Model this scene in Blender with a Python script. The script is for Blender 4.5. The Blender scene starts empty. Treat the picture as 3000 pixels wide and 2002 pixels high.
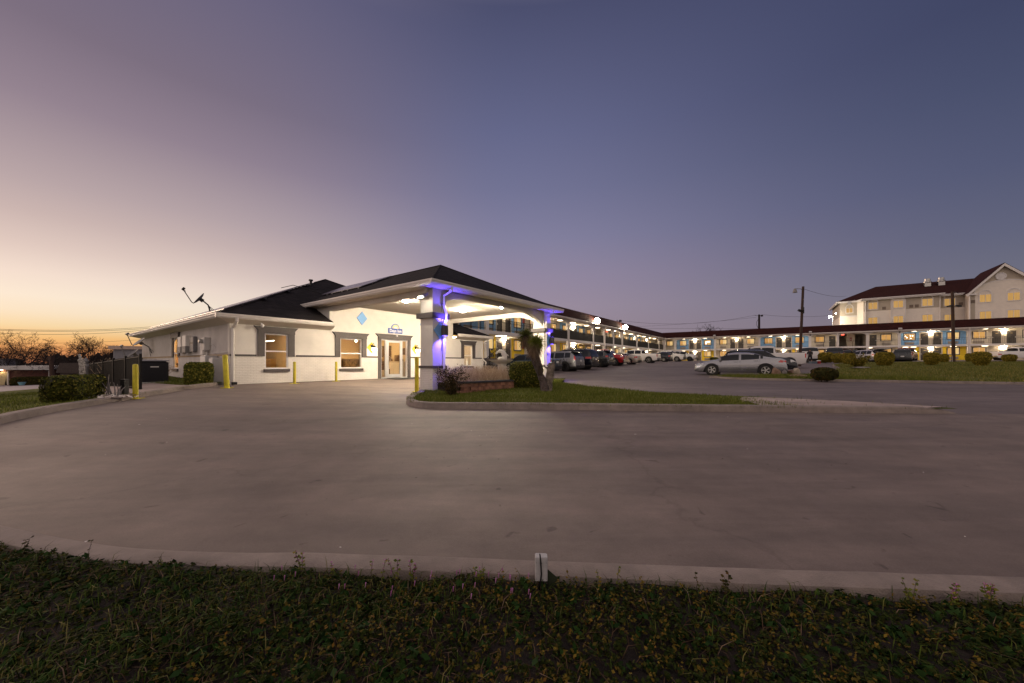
import bpy, math, random
import numpy as np
from mathutils import Vector, Matrix, Euler, noise as mnoise
from mathutils.geometry import delaunay_2d_cdt
random.seed(7)
RNG = np.random.default_rng(7)
SC = bpy.context.scene
COL = SC.collection
CAMZ = 1.25                      # camera height above the verge
FOC, PX, PY = 1080.0, 1500.0, 1062.0   # focal length in photo pixels, principal column, horizon row
R = math.radians

# ---------------------------------------------------------------- survey helpers
def ray(px, py=PY):
    return np.array([(px-PX)/FOC, 1.0, -(py-PY)/FOC])

class Frame:
    """building frame: x runs along d1 (right and away), y along d2 (left and away)"""
    def __init__(s, O, az):
        s.O = np.array([O[0], O[1], 0.0]); s.az = az
        s.d1 = np.array([math.sin(az), math.cos(az), 0]); s.d2 = np.array([-math.cos(az), math.sin(az), 0])
        s.rot = math.pi/2-az
    def onY(s, px, v=0.0, py=PY):
        r = ray(px, py); A = np.array([[s.d1[0], -r[0]], [s.d1[1], -r[1]]])
        u, t = np.linalg.solve(A, -(s.O+v*s.d2)[:2]); return float(u), float(t*r[2]), float(t)
    def onX(s, px, u=0.0, py=PY):
        r = ray(px, py); A = np.array([[s.d2[0], -r[0]], [s.d2[1], -r[1]]])
        v, t = np.linalg.solve(A, -(s.O+u*s.d1)[:2]); return float(v), float(t*r[2]), float(t)
    def onZ(s, px, py, z):
        r = ray(px, py); t = z/r[2]; p = r*t-s.O; return float(p@s.d1), float(p@s.d2)
    def w(s, u, v, z=0.0):
        p = s.O+u*s.d1+v*s.d2; return Vector((p[0], p[1], z))

def at(px, Y, rel=0.0):
    return Vector(((px-PX)/FOC*Y, Y, CAMZ+rel))

# ---------------------------------------------------------------- mesh builder
class MB:
    def __init__(s): s.v = []; s.f = []; s.m = []; s.M = None
    def add(s, vs, fs, mi=0):
        b = len(s.v)
        if s.M is not None: vs = [tuple(s.M @ Vector(p)) for p in vs]
        s.v.extend([tuple(p) for p in vs]); s.f.extend([tuple(i+b for i in f) for f in fs]); s.m.extend([mi]*len(fs))
    def box(s, x0, x1, y0, y1, z0, z1, mi=0):
        if x0 > x1: x0, x1 = x1, x0
        if y0 > y1: y0, y1 = y1, y0
        if z0 > z1: z0, z1 = z1, z0
        s.add([(x0,y0,z0),(x1,y0,z0),(x1,y1,z0),(x0,y1,z0),(x0,y0,z1),(x1,y0,z1),(x1,y1,z1),(x0,y1,z1)],
              [(0,3,2,1),(4,5,6,7),(0,1,5,4),(1,2,6,5),(2,3,7,6),(3,0,4,7)], mi)
    def obox(s, c, size, rot=(0,0,0), mi=0):
        old = s.M; T = Matrix.Translation(c) @ Euler(rot).to_matrix().to_4x4()
        s.M = T if old is None else old @ T
        a, b, d = size[0]/2, size[1]/2, size[2]/2
        s.box(-a, a, -b, b, -d, d, mi); s.M = old
    def bbox(s, x0, x1, y0, y1, z0, z1, r=.02, mi=0):
        """box with bevelled vertical and top edges"""
        r = min(r, (x1-x0)/2.2, (y1-y0)/2.2, (z1-z0)/2.2)
        pr = [(x0+r,y0),(x1-r,y0),(x1,y0+r),(x1,y1-r),(x1-r,y1),(x0+r,y1),(x0,y1-r),(x0,y0+r)]
        pt = [(x0+2*r,y0+r),(x1-2*r,y0+r),(x1-r,y0+2*r),(x1-r,y1-2*r),(x1-2*r,y1-r),(x0+2*r,y1-r),(x0+r,y1-2*r),(x0+r,y0+2*r)]
        vs = [(a,b,z0) for a,b in pr]+[(a,b,z1-r) for a,b in pr]+[(a,b,z1) for a,b in pt]
        fs = [tuple(range(7,-1,-1)), tuple(range(16,24))]
        for k in range(8):
            j = (k+1) % 8
            fs += [(k,j,8+j,8+k),(8+k,8+j,16+j,16+k)]
        s.add(vs, fs, mi)
    def prism(s, poly, axis, a0, a1, mi=0):
        """poly: list of 2-D points; axis 'x' -> (y,z), 'y' -> (x,z), 'z' -> (x,y)"""
        def P(p, a):
            return (a,p[0],p[1]) if axis == 'x' else (p[0],a,p[1]) if axis == 'y' else (p[0],p[1],a)
        n = len(poly); vs = [P(p,a0) for p in poly]+[P(p,a1) for p in poly]
        fs = [tuple(range(n-1,-1,-1)), tuple(range(n,2*n))]+[(k,(k+1)%n,n+(k+1)%n,n+k) for k in range(n)]
        s.add(vs, fs, mi)
    def tube(s, pts, rad, n=8, mi=0, cap=True):
        pts = [Vector(p) for p in pts]
        if not hasattr(rad, '__len__'): rad = [rad]*len(pts)
        vs = []; prev = None
        for i, p in enumerate(pts):
            t = (pts[min(i+1,len(pts)-1)]-pts[max(i-1,0)])
            if t.length < 1e-9: t = Vector((0,0,1))
            t.normalize()
            if prev is None:
                a = Vector((0,0,1)) if abs(t.z) < .9 else Vector((1,0,0))
                e = t.cross(a).normalized()
            else:
                e = (prev-t*prev.dot(t))
                e = e.normalized() if e.length > 1e-6 else t.orthogonal().normalized()
            prev = e; g = t.cross(e)
            for k in range(n):
                q = 2*math.pi*k/n
                vs.append(tuple(p+rad[i]*(math.cos(q)*e+math.sin(q)*g)))
        fs = []
        for i in range(len(pts)-1):
            for k in range(n):
                j = (k+1) % n
                fs.append((i*n+k, i*n+j, (i+1)*n+j, (i+1)*n+k))
        if cap: fs += [tuple(range(n-1,-1,-1)), tuple(range((len(pts)-1)*n, len(pts)*n))]
        s.add(vs, fs, mi)
    def lathe(s, prof, n=16, c=(0,0,0), mi=0, axis='z', cap=True):
        vs = []; fs = []
        for (r, h) in prof:
            for k in range(n):
                q = 2*math.pi*k/n; a, b = r*math.cos(q), r*math.sin(q)
                p = (a,b,h) if axis == 'z' else (a,h,b) if axis == 'y' else (h,a,b)
                vs.append((p[0]+c[0],p[1]+c[1],p[2]+c[2]))
        for i in range(len(prof)-1):
            for k in range(n):
                j = (k+1) % n; q = (i*n+k, i*n+j, (i+1)*n+j, (i+1)*n+k)
                fs.append(q if axis != 'y' else q[::-1])
        if cap: fs += [tuple(range(n-1,-1,-1)), tuple(range((len(prof)-1)*n, len(prof)*n))]
        s.add(vs, fs, mi)
    def wall(s, x0, x1, z0, z1, y0, y1, holes=(), mi=0):
        """slab in the xz plane from y0 to y1 with rectangular holes (hx0,hx1,hz0,hz1)"""
        xs = sorted({x0, x1, *[min(max(h[0],x0),x1) for h in holes], *[min(max(h[1],x0),x1) for h in holes]})
        zs = sorted({z0, z1, *[min(max(h[2],z0),z1) for h in holes], *[min(max(h[3],z0),z1) for h in holes]})
        def solid(i, j):
            if i < 0 or j < 0 or i >= len(xs)-1 or j >= len(zs)-1: return False
            cx, cz = (xs[i]+xs[i+1])/2, (zs[j]+zs[j+1])/2
            return not any(h[0] < cx < h[1] and h[2] < cz < h[3] for h in holes)
        for i in range(len(xs)-1):
            for j in range(len(zs)-1):
                if not solid(i, j): continue
                a, b, c, d = xs[i], xs[i+1], zs[j], zs[j+1]
                s.add([(a,y0,c),(b,y0,c),(b,y0,d),(a,y0,d)], [(0,1,2,3)], mi)
                s.add([(a,y1,c),(b,y1,c),(b,y1,d),(a,y1,d)], [(3,2,1,0)], mi)
                if not solid(i-1,j): s.add([(a,y0,c),(a,y0,d),(a,y1,d),(a,y1,c)], [(0,1,2,3)], mi)
                if not solid(i+1,j): s.add([(b,y0,c),(b,y0,d),(b,y1,d),(b,y1,c)], [(3,2,1,0)], mi)
                if not solid(i,j-1): s.add([(a,y0,c),(b,y0,c),(b,y1,c),(a,y1,c)], [(3,2,1,0)], mi)
                if not solid(i,j+1): s.add([(a,y0,d),(b,y0,d),(b,y1,d),(a,y1,d)], [(0,1,2,3)], mi)
    def arch(s, x0, x1, zt, zf, y0, y1, n=24, mi=0, axis='y'):
        """beam with straight top zt and curved underside zf(x)"""
        for k in range(n):
            a, b = x0+(x1-x0)*k/n, x0+(x1-x0)*(k+1)/n
            za, zb = zf(a), zf(b)
            vs = [(a,y0,za),(b,y0,zb),(b,y0,zt),(a,y0,zt),(a,y1,za),(b,y1,zb),(b,y1,zt),(a,y1,zt)]
            if axis == 'x': vs = [(p[1],p[0],p[2]) for p in vs]
            fs = [(0,1,2,3),(7,6,5,4),(4,5,1,0),(3,2,6,7)]
            if k == 0: fs.append((0,3,7,4))
            if k == n-1: fs.append((2,1,5,6))
            if axis == 'x': fs = [f[::-1] for f in fs]
            s.add(vs, fs, mi)
    def build(s, name, mats, parent=None, smooth=None, loc=None):
        me = bpy.data.meshes.new(name)
        me.from_pydata(s.v, [], s.f)
        if not isinstance(mats, (list, tuple)): mats = [mats]
        for m in mats: me.materials.append(m)
        if len(mats) > 1: me.polygons.foreach_set('material_index', s.m)
        me.update()
        if smooth is not None:
            me.polygons.foreach_set('use_smooth', [True]*len(me.polygons))
            me.set_sharp_from_angle(angle=R(smooth))
        o = bpy.data.objects.new(name, me); COL.objects.link(o)
        if parent is not None: o.parent = parent
        if loc is not None: o.location = loc
        return o

def npmesh(name, V, F, mat, parent=None, smooth=False):
    """fast mesh from numpy arrays, F is (n,k)"""
    me = bpy.data.meshes.new(name); n, k = F.shape
    me.vertices.add(len(V)); me.vertices.foreach_set('co', V.astype(np.float32).ravel())
    me.loops.add(n*k); me.loops.foreach_set('vertex_index', F.astype(np.int32).ravel())
    me.polygons.add(n); me.polygons.foreach_set('loop_start', np.arange(0, n*k, k, dtype=np.int32))
    me.update(calc_edges=True)
    if smooth: me.polygons.foreach_set('use_smooth', [True]*n)
    for m in (mat if isinstance(mat, (list, tuple)) else [mat]): me.materials.append(m)
    o = bpy.data.objects.new(name, me); COL.objects.link(o)
    if parent is not None: o.parent = parent
    return o

def tag(o, label=None, cat=None, group=None, kind=None):
    if label: o['label'] = label
    if cat: o['category'] = cat
    if group: o['group'] = group
    if kind: o['kind'] = kind
    return o

def thing(name, label, cat, loc=(0,0,0), rz=0.0, group=None):
    o = bpy.data.objects.new(name, None); COL.objects.link(o)
    o.empty_display_size = .2
    o.location = loc; o.rotation_euler = (0,0,rz)
    return tag(o, label, cat, group)

def kids(o): return [c for c in bpy.data.objects if c.parent == o]
def copy_tree(o, parent=None):
    c = o.copy(); COL.objects.link(c)
    if parent is not None: c.parent = parent
    for ch in kids(o): copy_tree(ch, c)
    return c

# ---------------------------------------------------------------- materials
def srgb(h):
    h = h.lstrip('#'); c = [int(h[i:i+2],16)/255 for i in (0,2,4)]
    return tuple((x/12.92 if x <= .04045 else ((x+.055)/1.055)**2.4) for x in c)+(1,)
def col(c): return tuple(c)+(1,) if len(c) == 3 else c

def mat(name, c, rough=.7, metal=0.0, var=.12, scale=3.0, bump=0.0, bscale=30.0, spec=.4, coat=0.0,
        c2=None, dirt=0.0, detail=6, stretch=None, trans=0.0, sheen=0.0):
    m = bpy.data.materials.new(name); m.use_nodes = True
    nt = m.node_tree; N = nt.nodes; L = nt.links; bs = N['Principled BSDF']
    bs.inputs['Roughness'].default_value = rough; bs.inputs['Metallic'].default_value = metal
    bs.inputs['Specular IOR Level'].default_value = spec; bs.inputs['Coat Weight'].default_value = coat
    c = col(c)
    tc = N.new('ShaderNodeTexCoord'); src = tc.outputs['Object']
    if stretch:
        mp = N.new('ShaderNodeMapping'); mp.inputs['Scale'].default_value = stretch
        L.new(src, mp.inputs['Vector']); src = mp.outputs[0]
    if var > 0 or c2:
        nz = N.new('ShaderNodeTexNoise'); nz.inputs['Scale'].default_value = scale; nz.inputs['Detail'].default_value = detail
        nz.inputs['Roughness'].default_value = .62
        L.new(src, nz.inputs['Vector'])
        rp = N.new('ShaderNodeValToRGB'); rp.color_ramp.elements[0].position = .32; rp.color_ramp.elements[1].position = .70
        a = tuple(x*(1-var) for x in c[:3])+(1,); b = col(c2) if c2 else tuple(min(1,x*(1+var)) for x in c[:3])+(1,)
        rp.color_ramp.elements[0].color = a; rp.color_ramp.elements[1].color = b
        L.new(nz.outputs['Fac'], rp.inputs['Fac']); out = rp.outputs['Color']
        if dirt > 0:
            n2 = N.new('ShaderNodeTexNoise'); n2.inputs['Scale'].default_value = scale*.17; n2.inputs['Detail'].default_value = 8
            L.new(src, n2.inputs['Vector'])
            r2 = N.new('ShaderNodeValToRGB'); r2.color_ramp.elements[0].position = .38; r2.color_ramp.elements[1].position = .66
            r2.color_ramp.elements[0].color = (1-dirt,)*3+(1,); r2.color_ramp.elements[1].color = (1,1,1,1)
            mx = N.new('ShaderNodeMix'); mx.data_type = 'RGBA'; mx.blend_type = 'MULTIPLY'; mx.inputs['Factor'].default_value = 1
            L.new(n2.outputs['Fac'], r2.inputs['Fac']); L.new(out, mx.inputs['A']); L.new(r2.outputs['Color'], mx.inputs['B'])
            out = mx.outputs['Result']
        L.new(out, bs.inputs['Base Color'])
        rr = N.new('ShaderNodeMapRange'); rr.inputs['To Min'].default_value = max(.02, rough-.1); rr.inputs['To Max'].default_value = min(1, rough+.12)
        L.new(nz.outputs['Fac'], rr.inputs['Value']); L.new(rr.outputs[0], bs.inputs['Roughness'])
    else:
        bs.inputs['Base Color'].default_value = c
    if bump > 0:
        n3 = N.new('ShaderNodeTexNoise'); n3.inputs['Scale'].default_value = bscale; n3.inputs['Detail'].default_value = 5
        L.new(src, n3.inputs['Vector'])
        bp = N.new('ShaderNodeBump'); bp.inputs['Strength'].default_value = bump; bp.inputs['Distance'].default_value = .02
        L.new(n3.outputs['Fac'], bp.inputs['Height']); L.new(bp.outputs[0], bs.inputs['Normal'])
    return m

def wallvec(nt, sx=1.0, sz=1.0):
    """(x+y, z) of the object: courses run level on every wall and slope"""
    N = nt.nodes; L = nt.links
    tc = N.new('ShaderNodeTexCoord'); sp = N.new('ShaderNodeSeparateXYZ'); L.new(tc.outputs['Object'], sp.inputs[0])
    ad = N.new('ShaderNodeMath'); ad.operation = 'ADD'; L.new(sp.outputs[0], ad.inputs[0]); L.new(sp.outputs[1], ad.inputs[1])
    cb = N.new('ShaderNodeCombineXYZ')
    m1 = N.new('ShaderNodeMath'); m1.operation = 'MULTIPLY'; m1.inputs[1].default_value = sx
    m2 = N.new('ShaderNodeMath'); m2.operation = 'MULTIPLY'; m2.inputs[1].default_value = sz
    L.new(ad.outputs[0], m1.inputs[0]); L.new(sp.outputs[2], m2.inputs[0])
    L.new(m1.outputs[0], cb.inputs[0]); L.new(m2.outputs[0], cb.inputs[1])
    return cb.outputs[0]

def brickmat(name, c1, c2, mortar, bw=.2, bh=.065, msize=.008, rough=.85, bump=.5, sz=1.0, squash=1.0, noise_amt=.25, spec=.3):
    m = bpy.data.materials.new(name); m.use_nodes = True; nt = m.node_tree; N = nt.nodes; L = nt.links; bs = N['Principled BSDF']
    v = wallvec(nt, 1, sz)
    br = N.new('ShaderNodeTexBrick'); br.inputs['Color1'].default_value = col(c1); br.inputs['Color2'].default_value = col(c2)
    br.inputs['Mortar'].default_value = col(mortar); br.inputs['Scale'].default_value = 1
    br.inputs['Brick Width'].default_value = bw; br.inputs['Row Height'].default_value = bh
    br.inputs['Mortar Size'].default_value = msize; br.inputs['Mortar Smooth'].default_value = .3
    L.new(v, br.inputs['Vector'])
    nz = N.new('ShaderNodeTexNoise'); nz.inputs['Scale'].default_value = 2.2; nz.inputs['Detail'].default_value = 8
    tc = N.new('ShaderNodeTexCoord'); L.new(tc.outputs['Object'], nz.inputs['Vector'])
    mr = N.new('ShaderNodeMapRange'); mr.inputs['From Min'].default_value = .3; mr.inputs['From Max'].default_value = .7
    mr.inputs['To Min'].default_value = 1-noise_amt; mr.inputs['To Max'].default_value = 1+noise_amt*.5
    L.new(nz.outputs['Fac'], mr.inputs['Value'])
    mx = N.new('ShaderNodeVectorMath'); mx.operation = 'SCALE'
    L.new(br.outputs['Color'], mx.inputs[0]); L.new(mr.outputs[0], mx.inputs['Scale'])
    L.new(mx.outputs[0], bs.inputs['Base Color'])
    bp = N.new('ShaderNodeBump'); bp.inputs['Strength'].default_value = bump; bp.inputs['Distance'].default_value = .012; bp.invert = True
    L.new(br.outputs['Fac'], bp.inputs['Height']); L.new(bp.outputs[0], bs.inputs['Normal'])
    bs.inputs['Roughness'].default_value = rough; bs.inputs['Specular IOR Level'].default_value = spec
    return m

def emis(name, c, strength=1.0):
    m = bpy.data.materials.new(name); m.use_nodes = True; bs = m.node_tree.nodes['Principled BSDF']
    bs.inputs['Base Color'].default_value = (.8,.8,.8,1); bs.inputs['Emission Color'].default_value = col(c)
    bs.inputs['Emission Strength'].default_value = strength
    return m

def curtain(name, c_lo, c_hi, strength=1.0, folds=16.0):
    """a curtain lit from the room behind it, with vertical folds"""
    m = bpy.data.materials.new(name); m.use_nodes = True; nt = m.node_tree; N = nt.nodes; L = nt.links; bs = N['Principled BSDF']
    v = wallvec(nt, folds, .35)
    nz = N.new('ShaderNodeTexNoise'); nz.inputs['Scale'].default_value = 1.0; nz.inputs['Detail'].default_value = 3; L.new(v, nz.inputs['Vector'])
    rp = N.new('ShaderNodeValToRGB'); rp.color_ramp.elements[0].position = .35; rp.color_ramp.elements[1].position = .65
    rp.color_ramp.elements[0].color = col(c_lo); rp.color_ramp.elements[1].color = col(c_hi)
    L.new(nz.outputs['Fac'], rp.inputs['Fac']); L.new(rp.outputs[0], bs.inputs['Emission Color'])
    bs.inputs['Emission Strength'].default_value = strength
    bs.inputs['Base Color'].default_value = tuple(x*.25 for x in col(c_lo)[:3])+(1,); bs.inputs['Roughness'].default_value = .8
    return m

def glassmat(name, tint=(.9,.92,.93), rough=.02, ior=1.5):
    m = bpy.data.materials.new(name); m.use_nodes = True; nt = m.node_tree; N = nt.nodes; L = nt.links
    N.remove(N['Principled BSDF']); out = N['Material Output']
    tr = N.new('ShaderNodeBsdfTransparent'); tr.inputs[0].default_value = col(tint)
    gl = N.new('ShaderNodeBsdfGlossy'); gl.inputs['Roughness'].default_value = rough
    fr = N.new('ShaderNodeFresnel'); ge = N.new('ShaderNodeNewGeometry'); io = N.new('ShaderNodeMapRange')
    io.inputs['To Min'].default_value = ior; io.inputs['To Max'].default_value = 1/ior; L.new(ge.outputs['Backfacing'], io.inputs['Value']); L.new(io.outputs[0], fr.inputs[0])
    mx = N.new('ShaderNodeMixShader'); L.new(fr.outputs[0], mx.inputs[0]); L.new(tr.outputs[0], mx.inputs[1]); L.new(gl.outputs[0], mx.inputs[2])
    L.new(mx.outputs[0], out.inputs[0]); return m

M = {}
def setup_mats():
    M['stucco'] = mat('stucco', (.76,.71,.66), .85, var=.05, scale=2.5, bump=.25, bscale=60, dirt=.12)
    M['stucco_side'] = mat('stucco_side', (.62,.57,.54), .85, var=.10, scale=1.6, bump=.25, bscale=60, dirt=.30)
    M['paint_brick'] = brickmat('paint_brick', (.76,.71,.66), (.78,.73,.68), (.66,.60,.55), .2, .067, .007, .8, .55, noise_amt=.08)
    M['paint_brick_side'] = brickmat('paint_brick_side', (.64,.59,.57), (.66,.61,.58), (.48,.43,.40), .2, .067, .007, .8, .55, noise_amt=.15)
    M['trim'] = mat('trim', (.085,.072,.07), .6, var=.12, scale=9, bump=.08)
    M['white'] = mat('white', (.78,.74,.71), .5, var=.05, scale=5, dirt=.08)
    M['white_gutter'] = mat('white_gutter', (.76,.71,.67), .35, var=.04, scale=4, spec=.5)
    M['soffit'] = mat('soffit', (.72,.66,.57), .8, var=.05)
    M['ceiling'] = mat('ceiling', (.86,.81,.73), .75, var=.05, scale=.8)
    M['vinyl'] = mat('vinyl', (.74,.72,.72), .35, var=.03)
    M['shingle'] = brickmat('shingle', (.011,.009,.010), (.025,.020,.021), (.005,.004,.005), .32, .145, .006, .95, .7, sz=2.2, noise_amt=.3, spec=.15)
    M['shingle_light'] = M['shingle']
    M['red_shingle'] = brickmat('red_shingle', (.046,.012,.010), (.030,.008,.008), (.012,.004,.004), .45, .17, .014, .95, .8, sz=1.0, noise_amt=.25, spec=.15)
    M['hotel_roof'] = brickmat('hotel_roof', (.042,.012,.009), (.034,.009,.008), (.018,.005,.005), .5, .2, .012, .95, .5, sz=2.0, noise_amt=.2, spec=.15)
    M['blue'] = mat('blue', (.19,.39,.72), .6, var=.06, scale=3)
    M['yellow'] = mat('yellow', (.80,.58,.03), .6, var=.06, scale=3)
    M['bollard'] = mat('bollard', (.60,.50,.02), .45, var=.18, scale=7, dirt=.25, bump=.1)
    M['cream'] = mat('cream', (.70,.64,.55), .8, var=.06, scale=2, dirt=.08)
    M['hotel_light'] = brickmat('hotel_light', (.84,.76,.66), (.85,.77,.67), (.76,.68,.59), 4.0, .2, .008, .8, .25, noise_amt=.06)
    M['hotel_dark'] = brickmat('hotel_dark', (.50,.43,.34), (.51,.44,.35), (.44,.37,.29), 4.0, .2, .008, .8, .25, noise_amt=.06)
    M['door'] = mat('door', (.060,.055,.052), .5, var=.1, scale=4)
    M['darkmetal'] = mat('darkmetal', (.012,.011,.012), .45, metal=.3, var=.1)
    M['rail'] = mat('rail', (.010,.009,.009), .6, metal=.0, spec=.2, var=.1)
    M['screen'] = mat('screen', (.035,.032,.028), .85, var=.2, scale=9)
    M['steel'] = mat('steel', (.45,.44,.43), .35, metal=.9, var=.08)
    M['grey'] = mat('grey', (.22,.21,.21), .55, var=.1, scale=5, dirt=.15)
    M['lightgrey'] = mat('lightgrey', (.50,.48,.47), .5, var=.06, scale=5, dirt=.1)
    M['acmetal'] = mat('acmetal', (.022,.021,.026), .5, metal=.3, var=.15)
    M['concrete'] = None
    M['kerb'] = mat('kerb', (.285,.23,.205), .9, var=.18, scale=6, bump=.5, bscale=120, dirt=.25)
    M['bark'] = mat('bark', (.085,.062,.055), .95, var=.45, scale=14, bump=.9, bscale=45)
    M['bark_dark'] = mat('bark_dark', (.022,.014,.012), .95, var=.3, scale=8)
    M['glass'] = glassmat('glass')
    M['glass_warm'] = glassmat('glass_warm', (1,.86,.62))
    M['steelblue_panel'] = mat('panel', (.16,.14,.17), .22, metal=.2, var=.08, scale=1.2, spec=.9)
    M['mat_rubber'] = mat('rubber', (.03,.03,.03), .95, var=.2, scale=30)
    M['wood_floor'] = mat('wood_floor', (.30,.20,.11), .35, var=.25, scale=2, stretch=(1,9,1))
    M['warmwall'] = mat('warmwall', (.58,.45,.28), .8, var=.04)
    M['planter_brick'] = None
setup_mats()
# ---------------------------------------------------------------- terrain height
CP = np.array([
 (-6,2.6,-1.26),(-2,2.3,-1.25),(0,2.0,-1.24),(2.5,1.9,-1.24),(5,1.6,-1.24),(0,-3,-1.24),(-8,-3,-1.26),(8,-3,-1.22),
 (0,5,-1.17),(0,8.1,-1.10),(-2.2,8.8,-1.11),(5,7.6,-1.10),(9.4,7.6,-1.09),(16,7,-1.06),(25,6,-1.05),
 (-2.85,13.2,-1.13),(2.1,19.9,-1.02),(-6,12,-1.06),(-4.4,17.5,-.97),
 (-11.16,14.5,-.89),(-6.6,20.7,-.88),(-2.2,26.6,-.86),(-8.9,17.6,-.885),
 (-8.7,6.27,-1.05),(-9.6,8,-1.02),(-10.3,10.1,-.99),(-11.2,12.6,-.93),
 (-14.5,15.2,-.95),(-20,19,-1.0),(-24,24,-1.2),(-12.5,12.4,-1.02),(-20.6,17.8,-1.3),(-16,10,-1.3),(-14,6,-1.3),
 (-37,28,-2.3),(-56,42,-2.9),(-82,60,-3.7),(-60,80,-3.2),(-30,40,-1.6),(-28,14,-1.9),(-40,5,-2.3),
 (4.9,11.4,-1.06),(8.5,9.2,-1.07),(2,15.5,-.98),(11.5,21.1,-.90),(13.5,17.6,-.92),(20,14,-.93),(35,12,-.9),
 (13.3,24.3,-.82),(15.6,22.6,-.82),(7,25,-.86),
 (3.5,31,-.75),(5.9,35.5,-.65),(10.2,44,-.38),(19,52.6,-.08),(29,65,.14),(14,34,-.62),(22,44,-.26),
 (41.5,32,-.33),(30,26,-.62),(49.6,47,.08),(69,50,.25),(60,35,-.1),(40,55,.12),(60,25,-.4),
 (-5,42,.2),(10,60,.3),(30,85,.35),(60,75,.4),(100,45,.3),(-15,45,-.6),(-5,33,-.5),
 (-300,100,-4.5),(-200,300,-4),(0,400,-.3),(300,300,0),(400,100,-.3),(300,-100,-1),(0,-200,-1.6),(-300,-100,-4),
], float)
def _phi(d): return np.sqrt(d*d+2.25)
_D = np.linalg.norm(CP[:,None,:2]-CP[None,:,:2], axis=2)
_A = np.zeros((len(CP)+1,)*2); _A[:-1,:-1] = _phi(_D)-np.eye(len(CP))*.02; _A[-1,:-1] = 1; _A[:-1,-1] = 1
_W = np.linalg.solve(_A, np.append(CP[:,2], 0))
def relz_arr(P):
    P = np.asarray(P, float)
    d = np.linalg.norm(P[:,None,:2]-CP[None,:,:2], axis=2)
    return _phi(d)@_W[:-1]+_W[-1]
def gz(x, y): return CAMZ+float(relz_arr([(x,y)])[0])
def onground(px, py, lift=0.0):
    """where the photo's pixel ray meets the ground"""
    r = ray(px, py); a, b = 1.0, 400.0
    t = a
    prev = None
    while t < b:
        d = r[2]*t-(relz_arr([(r[0]*t, t)])[0]+lift)
        if d < 0: break
        prev = t; t *= 1.01
    lo, hi = (prev or a), t
    for _ in range(30):
        m = (lo+hi)/2
        if r[2]*m-(relz_arr([(r[0]*m, m)])[0]+lift) < 0: hi = m
        else: lo = m
    return Vector((r[0]*hi, hi, CAMZ+r[2]*hi))

def smooth_line(pts, n=8):
    """Catmull-Rom through the points"""
    P = [Vector(p) for p in pts]; out = []
    for i in range(len(P)-1):
        p0, p1, p2, p3 = P[max(i-1,0)], P[i], P[i+1], P[min(i+2,len(P)-1)]
        for k in range(n):
            t = k/n
            out.append(.5*((2*p1)+(-p0+p2)*t+(2*p0-5*p1+4*p2-p3)*t*t+(-p0+3*p1-3*p2+p3)*t**3))
    out.append(P[-1]); return out

def inside(poly, x, y):
    c = False; n = len(poly); j = n-1
    for i in range(n):
        if ((poly[i][1] > y) != (poly[j][1] > y)) and (x < (poly[j][0]-poly[i][0])*(y-poly[i][1])/(poly[j][1]-poly[i][1])+poly[i][0]): c = not c
        j = i
    return c

def densify(poly, step):
    out = []
    for i in range(len(poly)):
        a, b = Vector(poly[i][:2]), Vector(poly[(i+1)%len(poly)][:2]); n = max(1, int((b-a).length/step))
        for k in range(n): out.append(a+(b-a)*k/n)
    return out

def sheet(name, poly, m, step=1.0, dz=0.0, stepfn=None, hole=None, zfun=None):
    b = densify(poly, step if not stepfn else 1.0)
    pts = list(b); edges = [(i,(i+1)%len(b)) for i in range(len(b))]
    nb = len(b)
    if hole:
        for hp in hole:
            h = densify(hp, step); s0 = len(pts); pts += h
            edges += [(s0+i, s0+(i+1)%len(h)) for i in range(len(h))]
    xs = [p[0] for p in b]; ys = [p[1] for p in b]
    y = min(ys)+.01
    while y < max(ys):
        st = stepfn(y) if stepfn else step
        x = min(xs)+.013
        while x < max(xs):
            if inside(b, x, y) and not (hole and any(inside(h, x, y) for h in hole)): pts.append(Vector((x,y)))
            x += st
        y += st
    res = delaunay_2d_cdt([Vector((p[0],p[1])) for p in pts], edges, [], 1, 1e-4)
    V = [(p[0],p[1]) for p in res[0]]
    F = []
    for f in res[2]:
        cx = sum(V[i][0] for i in f)/len(f); cy = sum(V[i][1] for i in f)/len(f)
        if hole and any(inside(h, cx, cy) for h in hole): continue
        F.append(f)
    z = CAMZ+relz_arr(V)+dz if zfun is None else zfun(V)
    me = bpy.data.meshes.new(name); me.from_pydata([(a[0],a[1],float(c)) for a, c in zip(V, z)], [], F)
    me.polygons.foreach_set('use_smooth', [True]*len(me.polygons)); me.materials.append(m); me.update()
    o = bpy.data.objects.new(name, me); COL.objects.link(o)
    if me.polygons and me.polygons[0].normal.z < 0: me.flip_normals()
    return o

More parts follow.
